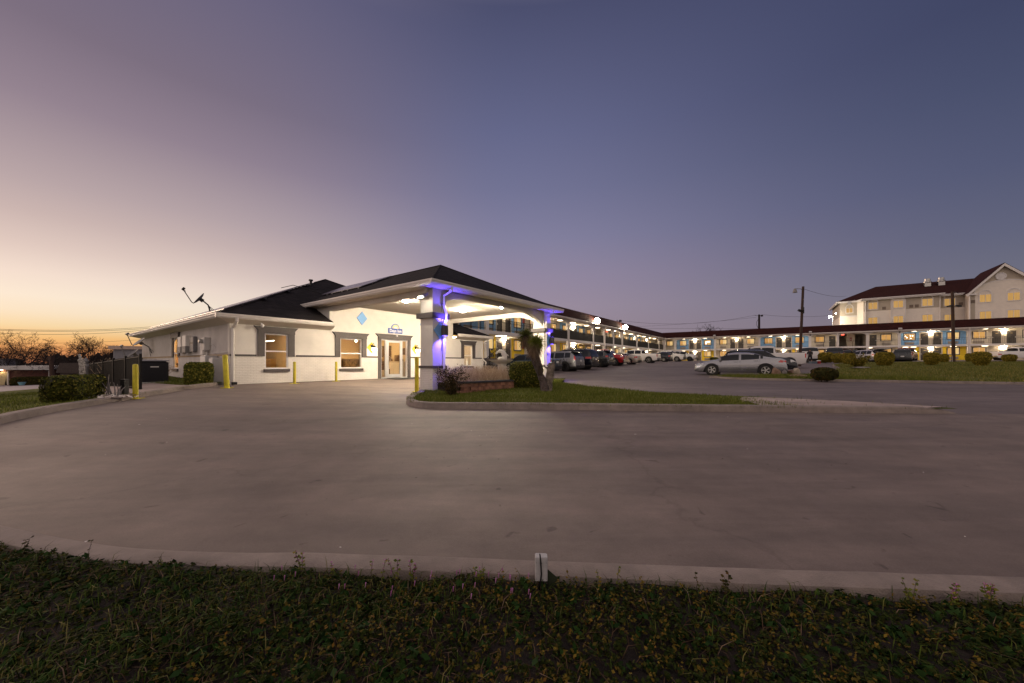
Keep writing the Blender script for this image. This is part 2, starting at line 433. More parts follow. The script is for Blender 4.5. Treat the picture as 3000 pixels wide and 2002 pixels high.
def pave(name, base, light, dark, rough, cracks, crackscale, bump):
    m = bpy.data.materials.new(name); m.use_nodes = True; nt = m.node_tree; N = nt.nodes; L = nt.links; bs = N['Principled BSDF']
    tc = N.new('ShaderNodeTexCoord'); O = tc.outputs['Object']
    def noise(scale, detail, rgh=.6, src=O, dist=0):
        n = N.new('ShaderNodeTexNoise'); n.inputs['Scale'].default_value = scale; n.inputs['Detail'].default_value = detail
        n.inputs['Roughness'].default_value = rgh; n.inputs['Distortion'].default_value = dist; L.new(src, n.inputs['Vector']); return n.outputs['Fac']
    def ramp(f, a, b, ca, cb):
        r = N.new('ShaderNodeValToRGB'); r.color_ramp.elements[0].position = a; r.color_ramp.elements[1].position = b
        r.color_ramp.elements[0].color = col(ca); r.color_ramp.elements[1].color = col(cb); L.new(f, r.inputs['Fac']); return r.outputs['Color']
    def mul(a, b, fac=1.0, mode='MULTIPLY'):
        x = N.new('ShaderNodeMix'); x.data_type = 'RGBA'; x.blend_type = mode; x.inputs['Factor'].default_value = fac
        L.new(a, x.inputs['A']); L.new(b, x.inputs['B']); return x.outputs['Result']
    big = ramp(noise(.22, 7, .62, dist=.6), .36, .66, dark, light)
    mp = N.new('ShaderNodeMapping'); mp.inputs['Rotation'].default_value = (0,0,.9); mp.inputs['Scale'].default_value = (.35,2.2,1); L.new(O, mp.inputs['Vector'])
    streak = ramp(noise(.8, 6, .65, mp.outputs[0], .4), .38, .64, (.82,.82,.82), (1.13,1.11,1.10))
    mid = ramp(noise(2.4, 8, .7), .35, .68, (.87,.87,.87), (1.11,1.11,1.11))
    fine = ramp(noise(90, 4, .7), .3, .7, (.86,.86,.86), (1.12,1.12,1.12))
    c = mul(mul(mul(big, streak), mid), fine)
    spot = ramp(noise(5.5, 2, .4, dist=.8), .24, .29, (.55,.53,.52), (1,1,1))
    c = mul(c, spot, .8)
    if cracks:
        vo = N.new('ShaderNodeTexVoronoi'); vo.feature = 'DISTANCE_TO_EDGE'; vo.inputs['Scale'].default_value = crackscale
        dz = N.new('ShaderNodeTexNoise'); dz.inputs['Scale'].default_value = 1.6; dz.inputs['Detail'].default_value = 6; L.new(O, dz.inputs['Vector'])
        ml = N.new('ShaderNodeVectorMath'); ml.operation = 'MULTIPLY_ADD'; ml.inputs[1].default_value = (1.6,1.6,0); L.new(dz.outputs['Color'], ml.inputs[0]); L.new(O, ml.inputs[2])
        L.new(ml.outputs[0], vo.inputs['Vector'])
        c = mul(c, ramp(vo.outputs['Distance'], 0.0, cracks, (.55,.53,.53), (1,1,1)), .35)
    L.new(c, bs.inputs['Base Color'])
    rr = N.new('ShaderNodeMapRange'); rr.inputs['To Min'].default_value = rough-.16; rr.inputs['To Max'].default_value = rough+.12
    L.new(noise(.7, 6), rr.inputs['Value']); L.new(rr.outputs[0], bs.inputs['Roughness'])
    bp = N.new('ShaderNodeBump'); bp.inputs['Strength'].default_value = bump; bp.inputs['Distance'].default_value = .006
    L.new(noise(140, 4, .75), bp.inputs['Height']); L.new(bp.outputs[0], bs.inputs['Normal'])
    bs.inputs['Specular IOR Level'].default_value = .35
    return m
M['concrete'] = pave('concrete', None, (.215,.167,.146), (.148,.115,.102), .72, .0011, .10, .5)
M['asphalt'] = pave('asphalt', None, (.19,.152,.15), (.13,.104,.102), .8, .006, .13, .7)
M['dirtstrip'] = pave('dirtstrip', None, (.48,.38,.34), (.26,.20,.18), .85, 0, 1, .8)
M['soil'] = mat('soil', (.016,.010,.007), .98, var=.4, scale=9, bump=1, bscale=40)
def lawnmat(name, g1, g2, brown):
    m = bpy.data.materials.new(name); m.use_nodes = True; nt = m.node_tree; N = nt.nodes; L = nt.links; bs = N['Principled BSDF']
    tc = N.new('ShaderNodeTexCoord'); O = tc.outputs['Object']
    def noise(s, d, r=.6):
        n = N.new('ShaderNodeTexNoise'); n.inputs['Scale'].default_value = s; n.inputs['Detail'].default_value = d; n.inputs['Roughness'].default_value = r; L.new(O, n.inputs['Vector']); return n.outputs['Fac']
    r = N.new('ShaderNodeValToRGB'); e = r.color_ramp.elements
    e[0].position = .36; e[0].color = col(g1); e[1].position = .56; e[1].color = col(g2); x = e.new(.72); x.color = col(brown)
    L.new(noise(.45, 9, .68), r.inputs['Fac'])
    r2 = N.new('ShaderNodeValToRGB'); r2.color_ramp.elements[0].position = .3; r2.color_ramp.elements[1].position = .7
    r2.color_ramp.elements[0].color = (.45,.45,.45,1); r2.color_ramp.elements[1].color = (1.4,1.4,1.3,1); L.new(noise(7, 6, .75), r2.inputs['Fac'])
    mx = N.new('ShaderNodeMix'); mx.data_type = 'RGBA'; mx.blend_type = 'MULTIPLY'; mx.inputs['Factor'].default_value = 1
    L.new(r.outputs[0], mx.inputs['A']); L.new(r2.outputs[0], mx.inputs['B']); L.new(mx.outputs['Result'], bs.inputs['Base Color'])
    bp = N.new('ShaderNodeBump'); bp.inputs['Strength'].default_value = 1; bp.inputs['Distance'].default_value = .06
    L.new(noise(18, 5, .7), bp.inputs['Height']); L.new(bp.outputs[0], bs.inputs['Normal'])
    bs.inputs['Roughness'].default_value = 1; bs.inputs['Specular IOR Level'].default_value = .1
    return m
M['lawn'] = lawnmat('lawn', (.075,.088,.022), (.13,.138,.034), (.23,.18,.09))
M['lawn_far'] = lawnmat('lawn_far', (.095,.108,.030), (.16,.165,.044), (.28,.22,.11))

# ---------------------------------------------------------------- outlines (metres, camera foot at 0,0)
near_in = smooth_line([(-14,6.6),(-9,4.5),(-6,3.35),(-3.56,2.566),(-2.25,2.23),(-1.08,2.156),(0,2.08),(.95,2.008),(2.65,1.91),(6,1.72),(12,1.5)], 8)
near_out = smooth_line([(-14,6.42),(-9,4.32),(-6,3.17),(-3.50,2.40),(-2.55,2.13),(-2.08,2.055),(-1.2,1.985),(0,1.925),(.87,1.84),(2.5,1.75),(6,1.56),(12,1.34)], 8)
left_k = smooth_line([(-7.2,5.0),(-7.9,5.3),(-8.7,6.27),(-9.57,7.96),(-10.3,10.1),(-11.0,12.4),(-11.35,14.2)], 8)
isl_front = [(-3.25,12.9),(-3.15,11.6),(-2.95,10.3),(-2.55,9.3),(-2.0,8.85),(-1.2,8.72),(0,8.6),(3,8.3),(6,8.02),(8.6,7.85),(9.45,7.82)]
isl_front_s = smooth_line([(a,b,0) for a,b in isl_front], 6)
isl_back = [(9.5,7.95),(8.5,9.2),(6.8,10.4),(4.9,11.4),(3.0,13.6),(2.1,15.6),(2.5,18.2),(3.0,20.6)]
OF = Frame((-11.161,14.559), math.atan(800/1080))           # office
MF = Frame(tuple(ray(1455)[:2]*37.34), math.atan(775/1080))  # motel, left wing wall at y = 0
def W2(fr, u, v): p = fr.w(u, v); return (p.x, p.y)
island = [(p[0],p[1]) for p in isl_front_s]+isl_back+[W2(OF,12.9,-7.0), W2(OF,3.9,-7.0)]
lawnR = [(11.5,21.5),(11.75,20.4),(12.3,19.4),(13.5,18.3),(16,17.1),(20,15.3),(27,13.2),(40,11.5),(75,9),(90,22),(86,34),(62,41),(50,43.5),(40,43),(33,38),(26.5,30),(21,25.2),(17.4,22.3),(14.5,21.2),(12.4,22.0)]
lawnR = [(p[0],p[1]) for p in smooth_line([(a,b,0) for a,b in lawnR], 3)]
leftbed = [(-11.42,14.6)]+[(p[0],p[1]) for p in reversed(left_k)]+[(-9.5,4.9),(-14,6.9),(-30,9),(-34,20),(-26,30),W2(OF,-.02,17)]
# paving: concrete drive and asphalt lot meet along one shared line
seam = [(9.45,7.82),(11.5,7.7),(14,7.6),(20,7.3),(40,6.5)]
drive = [(p[0],p[1]) for p in near_in]+[(40,.9),(40,6.5),(20,7.3),(14,7.6),(11.5,7.7)]+[(p[0],p[1]) for p in reversed(isl_front_s)]
drive += [W2(OF,4.4,-7.35),W2(OF,4.7,-5.4),W2(OF,11.9,-5.4),W2(OF,13.0,-5.4),W2(OF,15.2,-5.4),W2(OF,15.2,.1),W2(OF,0,.1)]
drive += [(p[0],p[1]) for p in reversed(left_k)]+[(-9.5,6.2),(-14,8.2)]
lot = list(reversed(seam[::-1]))
lot = [(9.45,7.82),(11.5,7.7),(14,7.6),(20,7.3),(40,6.5),(120,3),(150,40),(130,70),(70,85),(40,105),(20,80),W2(MF,30,-.3),W2(MF,0,-.3),W2(MF,-14,-.3),W2(OF,15.2,14),W2(OF,15.2,-5.4),W2(OF,13.0,-5.4)]+[(p[0],p[1]) for p in reversed(isl_back)]
tag(sheet('driveway', drive, M['concrete'], .8), kind='structure')
tag(sheet('parking_lot', lot, M['asphalt'], 1.6), kind='structure')
# the wide terrain under everything, out to the horizon
def ringgrid():
    rad = [0,4,8,12,16,20,25,30,36,43,52,62,75,90,110,140,180,240,320,450,700,1100,1800,3000]
    V = [(0,0)]; n = 72
    for r_ in rad[1:]:
        for k in range(n): V.append((r_*math.cos(2*math.pi*k/n), 12+r_*math.sin(2*math.pi*k/n)))
    V[0] = (0,12); F = [(0,1+k,1+(k+1)%n) for k in range(n)]
    for i in range(len(rad)-2):
        for k in range(n):
            a = 1+i*n+k; b = 1+i*n+(k+1)%n; F.append((a,a+n,b+n,b))
    P = np.array(V); Q = P.copy(); rr = np.linalg.norm(P-[0,12], axis=1); s = np.minimum(1, 330/np.maximum(rr,1)); Q = (P-[0,12])*s[:,None]+[0,12]
    z = CAMZ+relz_arr(Q)-.22
    me = bpy.data.meshes.new('ground'); me.from_pydata([(a[0],a[1],float(c)) for a, c in zip(V, z)], [], F)
    me.polygons.foreach_set('use_smooth', [True]*len(me.polygons)); me.materials.append(mat('far_ground', (.035,.032,.018), .98, var=.4, scale=.2)); me.update()
    if me.polygons[0].normal.z < 0: me.flip_normals()
    o = bpy.data.objects.new('ground', me); COL.objects.link(o); tag(o, kind='structure')
ringgrid()
tag(sheet('lawn', island, M['lawn'], .6, dz=.10), kind='structure')
tag(sheet('lawn', lawnR, M['lawn_far'], 1.4, dz=.07), kind='structure')
tag(sheet('lawn', leftbed, M['lawn'], 1.0, dz=.09), kind='structure')
verge = [(p[0],p[1]-.16) for p in near_in]+[(12,-4),(-14,-4)]
def vz(V):
    V = np.array(V); z = CAMZ+relz_arr(V)
    return z+.118-.03*np.clip((V[:,0]+.2)/1.2,0,1)+.02*np.sin(V[:,0]*2.1+V[:,1]*3)+.012*np.sin(V[:,0]*7.3-V[:,1]*5.1)-.0*V[:,1]
tag(sheet('verge', verge, M['soil'], .3, zfun=vz), kind='structure')
# pale worn apron behind the kerb, right of the island grass
apron = [(5.6,8.12),(7.4,8.0),(9.0,7.93),(9.4,8.0),(8.3,9.15),(7.2,9.85),(6.4,10.2),(5.9,9.6)]
tag(sheet('worn_apron', apron, M['dirtstrip'], .5, dz=.115), kind='structure')
# side path by the fence
path = [(-11.25,13.0),(-10.75,11.3),(-10.55,10.5),(-12.9,11.2),(-16.5,14.2),(-15.0,15.3)]
tag(sheet('path', path, M['dirtstrip'], .5, dz=.112), kind='structure')
# neighbour's yard
yard = [(-30,19),(-70,28),(-98,44),(-96,62),(-74,61),(-40,42),(-27,31)]
tag(sheet('neighbour_yard', yard, pave('yard', None, (.42,.36,.36), (.28,.23,.23), .85, 0, 1, .4), 3.0, dz=.02), kind='structure')

def kerb(name, inner, outer, h, label=None, lo=-.12, taper=0):
    """a rounded concrete kerb between two lines; inner side faces the road"""
    mb = MB(); n = len(inner); vs = []
    Z = relz_arr([(p[0],p[1]) for p in inner])+CAMZ
    for i in range(n):
        a, b = Vector(inner[i][:2]), Vector(outer[i][:2]); z = Z[i]; hh = h
        if taper and i > n-1-taper: hh = h*(n-1-i+.05)/taper
        j = .004*mnoise.noise(Vector((a.x*3, a.y*3, 0)))
        for t, zz in ((-.10,lo),(-.06,.0),(.02,hh*.72+j),(.12,hh*.95+j),(.26,hh+j),(.85,hh+j),(.96,hh*.93),(1.0,hh*.7),(1.0,lo)):
            p = a+(b-a)*t; vs.append((p.x,p.y,z+zz))
    k = 9; fs = []
    for i in range(n-1):
        for q in range(k-1): fs.append((i*k+q, i*k+q+1, (i+1)*k+q+1, (i+1)*k+q))
    fs += [tuple(range(k)), tuple(range((n-1)*k+k-1, (n-1)*k-1, -1))]
    mb.add(vs, fs); o = mb.build(name, M['kerb'], smooth=40); tag(o, kind='structure'); return o
def offset(line, d):
    out = []
    for i, p in enumerate(line):
        a = Vector(line[max(i-1,0)][:2]); b = Vector(line[min(i+1,len(line)-1)][:2]); t = (b-a).normalized()
        out.append((p[0]-t.y*d, p[1]+t.x*d))
    return out
def resample(line, step):
    P = [Vector(p[:2]) for p in line]; out = [P[0]]; acc = 0
    for a, b in zip(P, P[1:]):
        L_ = (b-a).length; n = max(1, int(L_/step))
        for k in range(1, n+1): out.append(a+(b-a)*k/n)
    return out
ni = resample(near_in, .12); no_ = []
near_out = [(a,b,0) for a,b in offset([(p[0],p[1]) for p in resample(near_in,.15)], -.165)]; NOs = [Vector(p[:2]) for p in near_out]
for p in ni:
    q = min(((a+(b-a)*max(0,min(1,(p-a).dot(b-a)/max(1e-9,(b-a).length_squared)))) for a, b in zip(NOs, NOs[1:])), key=lambda z: (z-p).length)
    no_.append(q)
kerb('kerb', ni, no_, .145)
lk = resample(left_k, .25); kerb('kerb', lk, offset(lk, .2), .13)
ik = resample([(p[0],p[1]) for p in isl_front_s], .15); kerb('kerb', ik, offset(ik, .2), .145, taper=6)
rk = resample(lawnR[:46], .4); kerb('kerb', rk, offset(rk, .16), .10)
rk = resample(lawnR[46:]+lawnR[:1], .4); kerb('kerb', rk, offset(rk, .16), .10)
# ================================================================ OFFICE BUILDING with drive-through canopy
OZ = CAMZ-.88
office = thing('office_building', 'white single storey office with dark shingled hip roof and a large drive-through canopy', 'building',
               OF.w(0,0,OZ), OF.rot)
def zl(rel): return rel+.88
KS = .47                      # roof slope
FWIN = [(1.22,2.14,.60,2.11), (4.50,5.66,.58,2.08), (9.9,11.1,.58,2.08), (13.22,14.08,.62,2.07)]
DOOR = (6.79,8.55,0.0,2.16)
# walls
w = MB(); w.wall(0,15.25,1.165,2.5,0,.2,[(a,b,c,d) for a,b,c,d in FWIN]+[DOOR])
w.wall(3.99,12.2,2.5,3.72,0,.2)
w.build('wall', M['stucco'], office)
w = MB(); w.wall(0,15.25,-.5,1.165,-.012,.2,[(a,b,c,1.165) for a,b,c,d in FWIN]+[(6.79,8.55,-.5,1.165)]); w.build('brick_wainscot', M['paint_brick'], office)
w = MB()
SW = (7.58,8.54,.55,2.15)
w.M = Matrix.Rotation(math.pi/2,4,'Z')        # wall along y at x = 0, thickness toward +x
w.wall(.2,16.5,1.165,2.5,-.2,0,[(SW[0],SW[1],SW[2],SW[3])])
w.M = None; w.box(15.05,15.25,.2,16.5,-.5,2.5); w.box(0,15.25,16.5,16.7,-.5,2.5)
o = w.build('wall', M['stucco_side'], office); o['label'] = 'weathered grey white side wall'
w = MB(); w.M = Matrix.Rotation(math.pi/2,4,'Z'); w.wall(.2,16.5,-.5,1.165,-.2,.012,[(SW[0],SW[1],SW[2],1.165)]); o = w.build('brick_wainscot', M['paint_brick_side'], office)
# canopy gable side walls above the eaves
w = MB()
for x in (3.99,12.0):
    w.box(x,x+.2,.2,2.9,2.45,3.6)
w.build('upper_side_wall', M['stucco'], office)
# trim band
b = MB()
segs = [0,.92,2.46,4.24,5.92,6.60,8.74,9.62,11.38,13.0,14.32,15.26]
for a, c in zip(segs[::2], segs[1::2]): b.box(a,c,-.035,.01,1.13,1.205)
b.build('trim_band', M['trim'], office)
b = MB(); b.box(-.03,.01,.1,7.3,1.13,1.215); b.box(-.03,.01,8.82,16.5,1.13,1.215)
o = b.build('trim_band', mat('tan_course', (.34,.25,.16), .85, var=.25, scale=12, bump=.3), office)

def window(parent, x0, x1, z0, z1, y=0.0, trim=True, sill=True, axis='y', glass=None, meet=.5, band=1.13, frame='vinyl'):
    """double hung window in the plane y, with grey surround"""
    def mk():
        q = MB()
        if axis == 'x': q.M = Matrix.Rotation(math.pi/2,4,'Z') @ Matrix.Scale(-1,4,(0,1,0))
        return q
    f = mk(); t = .055
    f.box(x0,x0+t,y+.01,y+.09,z0,z1); f.box(x1-t,x1,y+.01,y+.09,z0,z1); f.box(x0+t,x1-t,y+.01,y+.09,z0,z0+t); f.box(x0+t,x1-t,y+.01,y+.09,z1-t,z1)
    zm = z0+(z1-z0)*meet; f.box(x0+t,x1-t,y-.005,y+.085,zm-.028,zm+.028)
    fo = f.build('window_frame', M[frame], parent)
    g = mk(); g.box(x0+t,x1-t,y+.045,y+.052,z0+t,zm-.028); g.box(x0+t,x1-t,y+.06,y+.067,zm+.028,z1-t)
    go = g.build('pane', glass or M['glass'], fo)
    if trim:
        s = mk(); j = .26
        s.box(x0-j,x0,y-.05,y+.01,band,z1); s.box(x1,x1+j,y-.05,y+.01,band,z1)
        s.prism([(x0-j,z1),(x1+j,z1),(x1+j,z1+.13),(x1+j+.14,z1+.29),(x0-j-.14,z1+.29),(x0-j,z1+.13)], 'y', y-.085, y+.01)
        if sill: s.box(x0-.04,x1+.05,y-.09,y+.01,z0-.125,z0-.005)
        s.build('surround', M['trim'], fo)
    return fo
for a,b_,c,d in FWIN: window(office, a,b_,c,d)
fo = window(office, SW[0],SW[1],SW[2],SW[3], axis='x', glass=M['glass_warm'])
# entrance: sidelights and glazed door in pale aluminium
al = mat('aluminium', (.62,.61,.62), .35, metal=.35, var=.04)
e = MB()
for x0,x1 in ((6.79,6.85),(7.09,7.17),(8.13,8.21),(8.49,8.55)): e.box(x0,x1,.02,.12,0,2.16)
e.box(6.85,8.49,.02,.12,2.09,2.16); e.box(6.85,7.09,.02,.12,0,.06); e.box(8.21,8.49,.02,.12,0,.06)
en = e.build('entrance_frame', al, office)
g = MB(); g.box(6.85,7.09,.06,.068,.06,2.09); g.box(8.21,8.49,.06,.068,.06,2.09); g.build('sidelight_pane', M['glass'], en)
e = MB(); x0,x1,z0,z1 = 7.18,8.12,.02,2.08
e.box(x0,x0+.11,.0,.05,z0,z1); e.box(x1-.09,x1,.0,.05,z0,z1); e.box(x0+.11,x1-.09,.0,.05,z1-.1,z1); e.box(x0+.11,x1-.09,.0,.05,z0,z0+.2)
dr = e.build('glass_door', al, office)
g = MB(); g.box(x0+.11,x1-.09,.02,.028,z0+.2,z1-.1); g.build('pane', M['glass'], dr)
h = MB(); h.tube([(7.235,-.01,.93),(7.235,-.07,.95),(7.235,-.07,1.2),(7.235,-.01,1.22)], .014); h.tube([(7.235,-.07,.95),(7.35,-.07,.97),(7.35,-.07,1.18),(7.235,-.07,1.2)], .012); h.build('handle', M['steel'], dr)
s = MB(); s.box(6.60,6.79,-.05,.01,0,2.16); s.box(8.55,8.74,-.05,.01,0,2.16)
s.prism([(6.6,2.16),(8.74,2.16),(8.74,2.27),(8.9,2.43),(6.44,2.43),(6.6,2.27)], 'y', -.085, .01); s.build('door_surround', M['trim'], office)
mo = MB()
for k in range(2): pass
mo.bbox(0,2.3,0,1.25,0,.018,.006); door_mat = mo.build('door_mat', M['mat_rubber'], loc=OF.w(6.75,-1.4,OZ-.012)); door_mat.rotation_euler = (0,0,OF.rot)
tag(door_mat, 'dark rubber mat lying in front of the lit glass entrance door', 'door mat')

# diamonds on the wall
dm = MB()
for cx in (5.67,9.72): dm.prism([(cx-.3,3.16),(cx,2.80),(cx+.3,3.16),(cx,3.52)], 'y', -.03, 0.0)
for k, cx in enumerate((5.67,9.72)):
    q = MB(); q.prism([(cx-.29,3.16),(cx,2.81),(cx+.29,3.16),(cx,3.51)], 'y', -.035, 0.0); q.build('blue_diamond', M['blue'], office)

# main hip roof
X0,X1,Y0,Y1,ZE = -.45,15.7,-.4,17.3,zl(1.87)
hx = (X1-X0)/2; zr = ZE+KS*hx
rf = MB()
A=(X0,Y0,ZE);B=(X1,Y0,ZE);Cc=(X1,Y1,ZE);D=(X0,Y1,ZE);P=((X0+X1)/2,Y0+hx,zr);Q=((X0+X1)/2,Y1-hx,zr)
xa_,xb_ = 4.02,12.22; yi_ = .3; zi_ = ZE+KS*(yi_-Y0)
rf.add([A,(xa_,Y0,ZE),(xa_,yi_,zi_),(xb_,yi_,zi_),(xb_,Y0,ZE),B,P],[(0,1,2,6),(2,3,6),(3,4,5,6)])
rf.add([A,B,Cc,D,P,Q],[(1,2,5,4),(2,3,5),(3,0,4,5)])
roof = rf.build('roof', M['shingle'], office)
# canopy hip roof (end hip toward the lot), ridge runs back into the main roof
cx0,cx1,cy0,cz = 3.52,12.66,-7.85,zl(2.87); ch = (cx1-cx0)/2; czr = cz+KS*ch; cxm = (cx0+cx1)/2
rf = MB(); yb = Y0+(cz-ZE)/KS; yr = Y0+(czr-ZE)/KS
rf.add([(cx0,cy0,cz),(cx1,cy0,cz),(cx1,yb,cz),(cx0,yb,cz),(cxm,cy0+ch,czr),(cxm,yr,czr)],[(0,1,4),(1,2,5,4),(3,0,4,5)])
rf.build('canopy_roof', M['shingle'], office)
# hip caps
hc = MB()
for a,b_ in ((A,P),(B,P),((cx0,cy0,cz),(cxm,cy0+ch,czr)),((cx1,cy0,cz),(cxm,cy0+ch,czr)),((cxm,cy0+ch,czr),(cxm,yr,czr)),(P,Q)):
    hc.tube([Vector(a)+Vector((0,0,.0)),Vector(b_)+Vector((0,0,.0))], .05, 5)
hc.build('ridge_cap', M['shingle'], office)
def gutterbox(q, pts, outward):
    """k-style gutter along a polyline of (x,y,z)"""
    for (a,b_),nv in zip(zip(pts, pts[1:]), outward):
        a=Vector(a);b_=Vector(b_);nv=Vector(nv); 
        prof=[(-.02,-.17),(.05,-.17),(.10,-.11),(.085,-.09),(.115,-.03),(.115,.012),(.095,.012),(-.02,-.002)]
        vs=[a+nv*p+Vector((0,0,h)) for p,h in prof]+[b_+nv*p+Vector((0,0,h)) for p,h in prof]
        n=len(prof); fs=[(k,(k+1)%n,n+(k+1)%n,n+k) for k in range(n)]+[tuple(range(n-1,-1,-1)),tuple(range(n,2*n))]
        q.add(vs,fs)
g = MB(); e_ = .115
gutterbox(g, [(X0-e_,Y0,ZE),(3.97,Y0,ZE)], [(0,-1,0)]); gutterbox(g, [(12.25,Y0,ZE),(X1+e_,Y0,ZE)], [(0,-1,0)])
gutterbox(g, [(X0,Y0-e_*.0,ZE),(X0,Y1,ZE)], [(-1,0,0)]); gutterbox(g, [(X1,Y0,ZE),(X1,Y1,ZE)], [(1,0,0)])
g.build('gutter', M['white_gutter'], office)
g = MB()
gutterbox(g, [(cx0-e_,cy0,cz),(cx1+e_,cy0,cz)], [(0,-1,0)]); gutterbox(g, [(cx0,cy0,cz),(cx0,yb+.15,cz)], [(-1,0,0)]); gutterbox(g, [(cx1,cy0,cz),(cx1,yb+.15,cz)], [(1,0,0)])
g.build('canopy_gutter', M['white_gutter'], office)
# soffits: sloped boxed undersides
s = MB()
def soff(q, a, b_, c, d): q.add([a,b_,c,d],[(0,1,2,3)]); 
zo, zi = ZE-.16, zl(1.54)
for x0,x1 in ((X0,4.05),(12.2,X1)):
    s.add([(x0,Y0,zo),(x1,Y0,zo),(min(x1,15.25),.0,zi),(max(x0,0),.0,zi)],[(0,1,2,3),(3,2,1,0)][:1])
s.add([(X0,Y0,zo),(0,0,zi),(0,16.5,zi),(X0,Y1,zo)],[(0,1,2,3)])
s.add([(X1,Y0,zo),(15.25,0,zi),(15.25,16.5,zi),(X1,Y1,zo)],[(3,2,1,0)])
s.build('soffit', M['soffit'], office)
s = MB(); zc = cz-.17
s.box(cx0,4.0,cy0,2.6,zc,zc+.02); s.box(12.2,cx1,cy0,2.6,zc,zc+.02); s.box(4.0,12.2,cy0,-7.42,zc,zc+.02)
s.build('canopy_soffit', M['soffit'], office)
s = MB(); s.box(4.2,11.98,-7.2,-.002,3.70,3.74); 
ce = s.build('canopy_ceiling', M['ceiling'], office)
# columns with bands and painted brick feet
for (x0,x1,y0,y1,zb) in ((3.93,4.55,-7.42,-6.75,-.35),(11.60,12.22,-7.42,-6.75,-.35)):
    q = MB(); q.box(x0,x1,y0,y1,zb+.0,3.60); co = q.build('column', M['stucco'], office)
    q = MB(); q.box(x0-.012,x1+.012,y0-.012,y1+.012,zb,.66); q.build('brick_foot', M['paint_brick'], co)
    for za,zb_ in ((.665,.755),(2.49,2.68)):
        q = MB(); q.box(x0-.05-.06*(za>1),x1+.05+.06*(za>1),y0-.05-.06*(za>1),y1+.05+.06*(za>1),za,zb_); q.build('column_band', M['trim'], co)
# arched beams
def ell(x, x0, L_, d, sgn=1):
    t = min(1, max(0, (x-x0)*sgn/L_)); return d*(1-math.sqrt(max(0, 1-(1-t)**2)))
bm = MB(); bm.arch(4.55,11.60,3.62, lambda x: 3.42-ell(x,4.55,1.5,.42)-ell(x,11.6,2.5,.66,-1), -7.30,-7.08, 60)
bm.build('arched_beam', M['stucco'], office)
bm = MB(); bm.arch(-6.75,0,3.62, lambda y: 3.36-ell(y,-6.75,1.0,.33), 3.99,4.2, 50, axis='x'); bm.build('arched_beam', M['stucco'], office)
bm = MB(); bm.arch(-6.75,0,3.70, lambda y: 3.45-ell(y,-6.75,1.9,.62), 11.98,12.2, 50, axis='x'); bm.build('arched_beam', M['stucco'], office)
# fascia closing beam top to soffit
bm = MB(); bm.box(4.0,12.2,-7.29,-7.09,3.6,3.72); bm.box(4.0,4.19,-7.0,2.6,3.55,3.72); bm.build('beam_cap', M['stucco'], office)

# downspouts
def spout(pts, r=.045, mat_=None):
    q = MB(); q.tube(pts, r, 4); return q.build('downspout', mat_ or M['white_gutter'], office)
spout([(.12,Y0-.06,ZE-.1),(.12,Y0-.06,ZE-.25),(.10,-.06,ZE-.52),(.10,-.06,.12)], .06)
spout([(15.5,Y0-.06,ZE-.12),(15.4,-.3,ZE-.3),(15.1,-.07,ZE-.5),(15.1,-.07,1.1),(15.3,-.2,.9),(15.3,-.2,-.3)], .055)
spout([(4.42,-7.9,3.7),(4.42,-7.9,3.5),(4.42,-7.49,3.35),(4.42,-7.49,2.9),(4.46,-7.56,2.7),(4.46,-7.56,2.45),(4.42,-7.49,2.3),(4.42,-7.49,-.3)], .05)
spout([(11.72,-7.9,3.7),(11.72,-7.9,3.5),(11.66,-7.49,3.35),(11.66,-7.49,-.3)], .05)
q = MB(); q.tube([(4.33,-7.46,3.5),(4.33,-7.46,1.3)], .012, 5); q.box(4.30,4.36,-7.5,-7.43,3.0,3.07); q.build('cable', M['grey'], office)
q = MB(); q.box(.05,.2,-.2,-.05,.0,.1); q.build('spout_shoe', M['darkmetal'], office)

# vents and pipe on the roof
q = MB(); q.tube([(5.66,5.5,zl(4.5)),(5.66,5.5,zl(4.94))], .07, 10); q.tube([(5.66,5.5,zl(4.94)),(5.66,5.5,zl(5.02))], [.12,.12], 10)
q.tube([(5.3,4.9,zl(4.36)),(5.9,5.0,zl(4.42))], .03, 5); q.build('flue_pipe', M['darkmetal'], office)
q = MB(); q.tube([(6.0,3.9,zl(3.92)),(4.4,4.9,zl(4.4)),(3.9,5.2,zl(4.2))], .018, 5); q.build('cable', M['darkmetal'], office)

# interior: floor, lit rooms and furniture seen through the glass
q = MB(); q.box(.2,15.05,.2,6.5,.0,.02); q.build('interior_floor', M['wood_floor'], office)
q = MB(); q.box(.2,15.05,.2,6.5,2.7,2.74); q.box(.2,15.05,6.4,6.5,.02,2.7); q.box(3.4,3.5,.2,6.4,.02,2.7); q.box(9.3,9.4,.2,6.4,.02,2.7)
q.box(.215,.235,.2,6.4,.02,2.7) ; q.box(12.2,12.3,.2,6.4,.02,2.7); q.box(5.9,6.0,2.6,6.4,.02,2.7)
q.build('interior_wall', M['warmwall'], office)
q = MB(); q.box(.22,.26,6.6,9.6,.02,2.7); q.box(.26,1.9,6.6,6.7,.02,2.7); q.box(1.8,1.9,6.6,9.6,.02,2.7); q.box(.26,1.9,9.5,9.6,.02,2.7); 
q = MB(); q.box(1.6,1.7,6.6,9.7,.02,2.7); q.build('interior_wall', M['warmwall'], office)
warm = (1,.68,.34)
lamp_e = emis('room_light', warm, 62.0)
q = MB()
for cx,cy in ((1.9,2.2),(5.0,2.5),(7.6,2.2),(7.6,4.4),(10.8,2.5),(13.6,1.4),(.9,8.1)): q.box(cx-.35,cx+.35,cy-.35,cy+.35,2.66,2.69)
q.build('room_ceiling_light', lamp_e, office)
q = MB(); q.box(8.75,9.29,1.0,4.6,.02,.9); q.box(8.70,9.29,.95,4.65,.9,.94)
cab = q.build('counter', mat('cabinet', (.62,.52,.40), .5, var=.05), office)
q = MB()
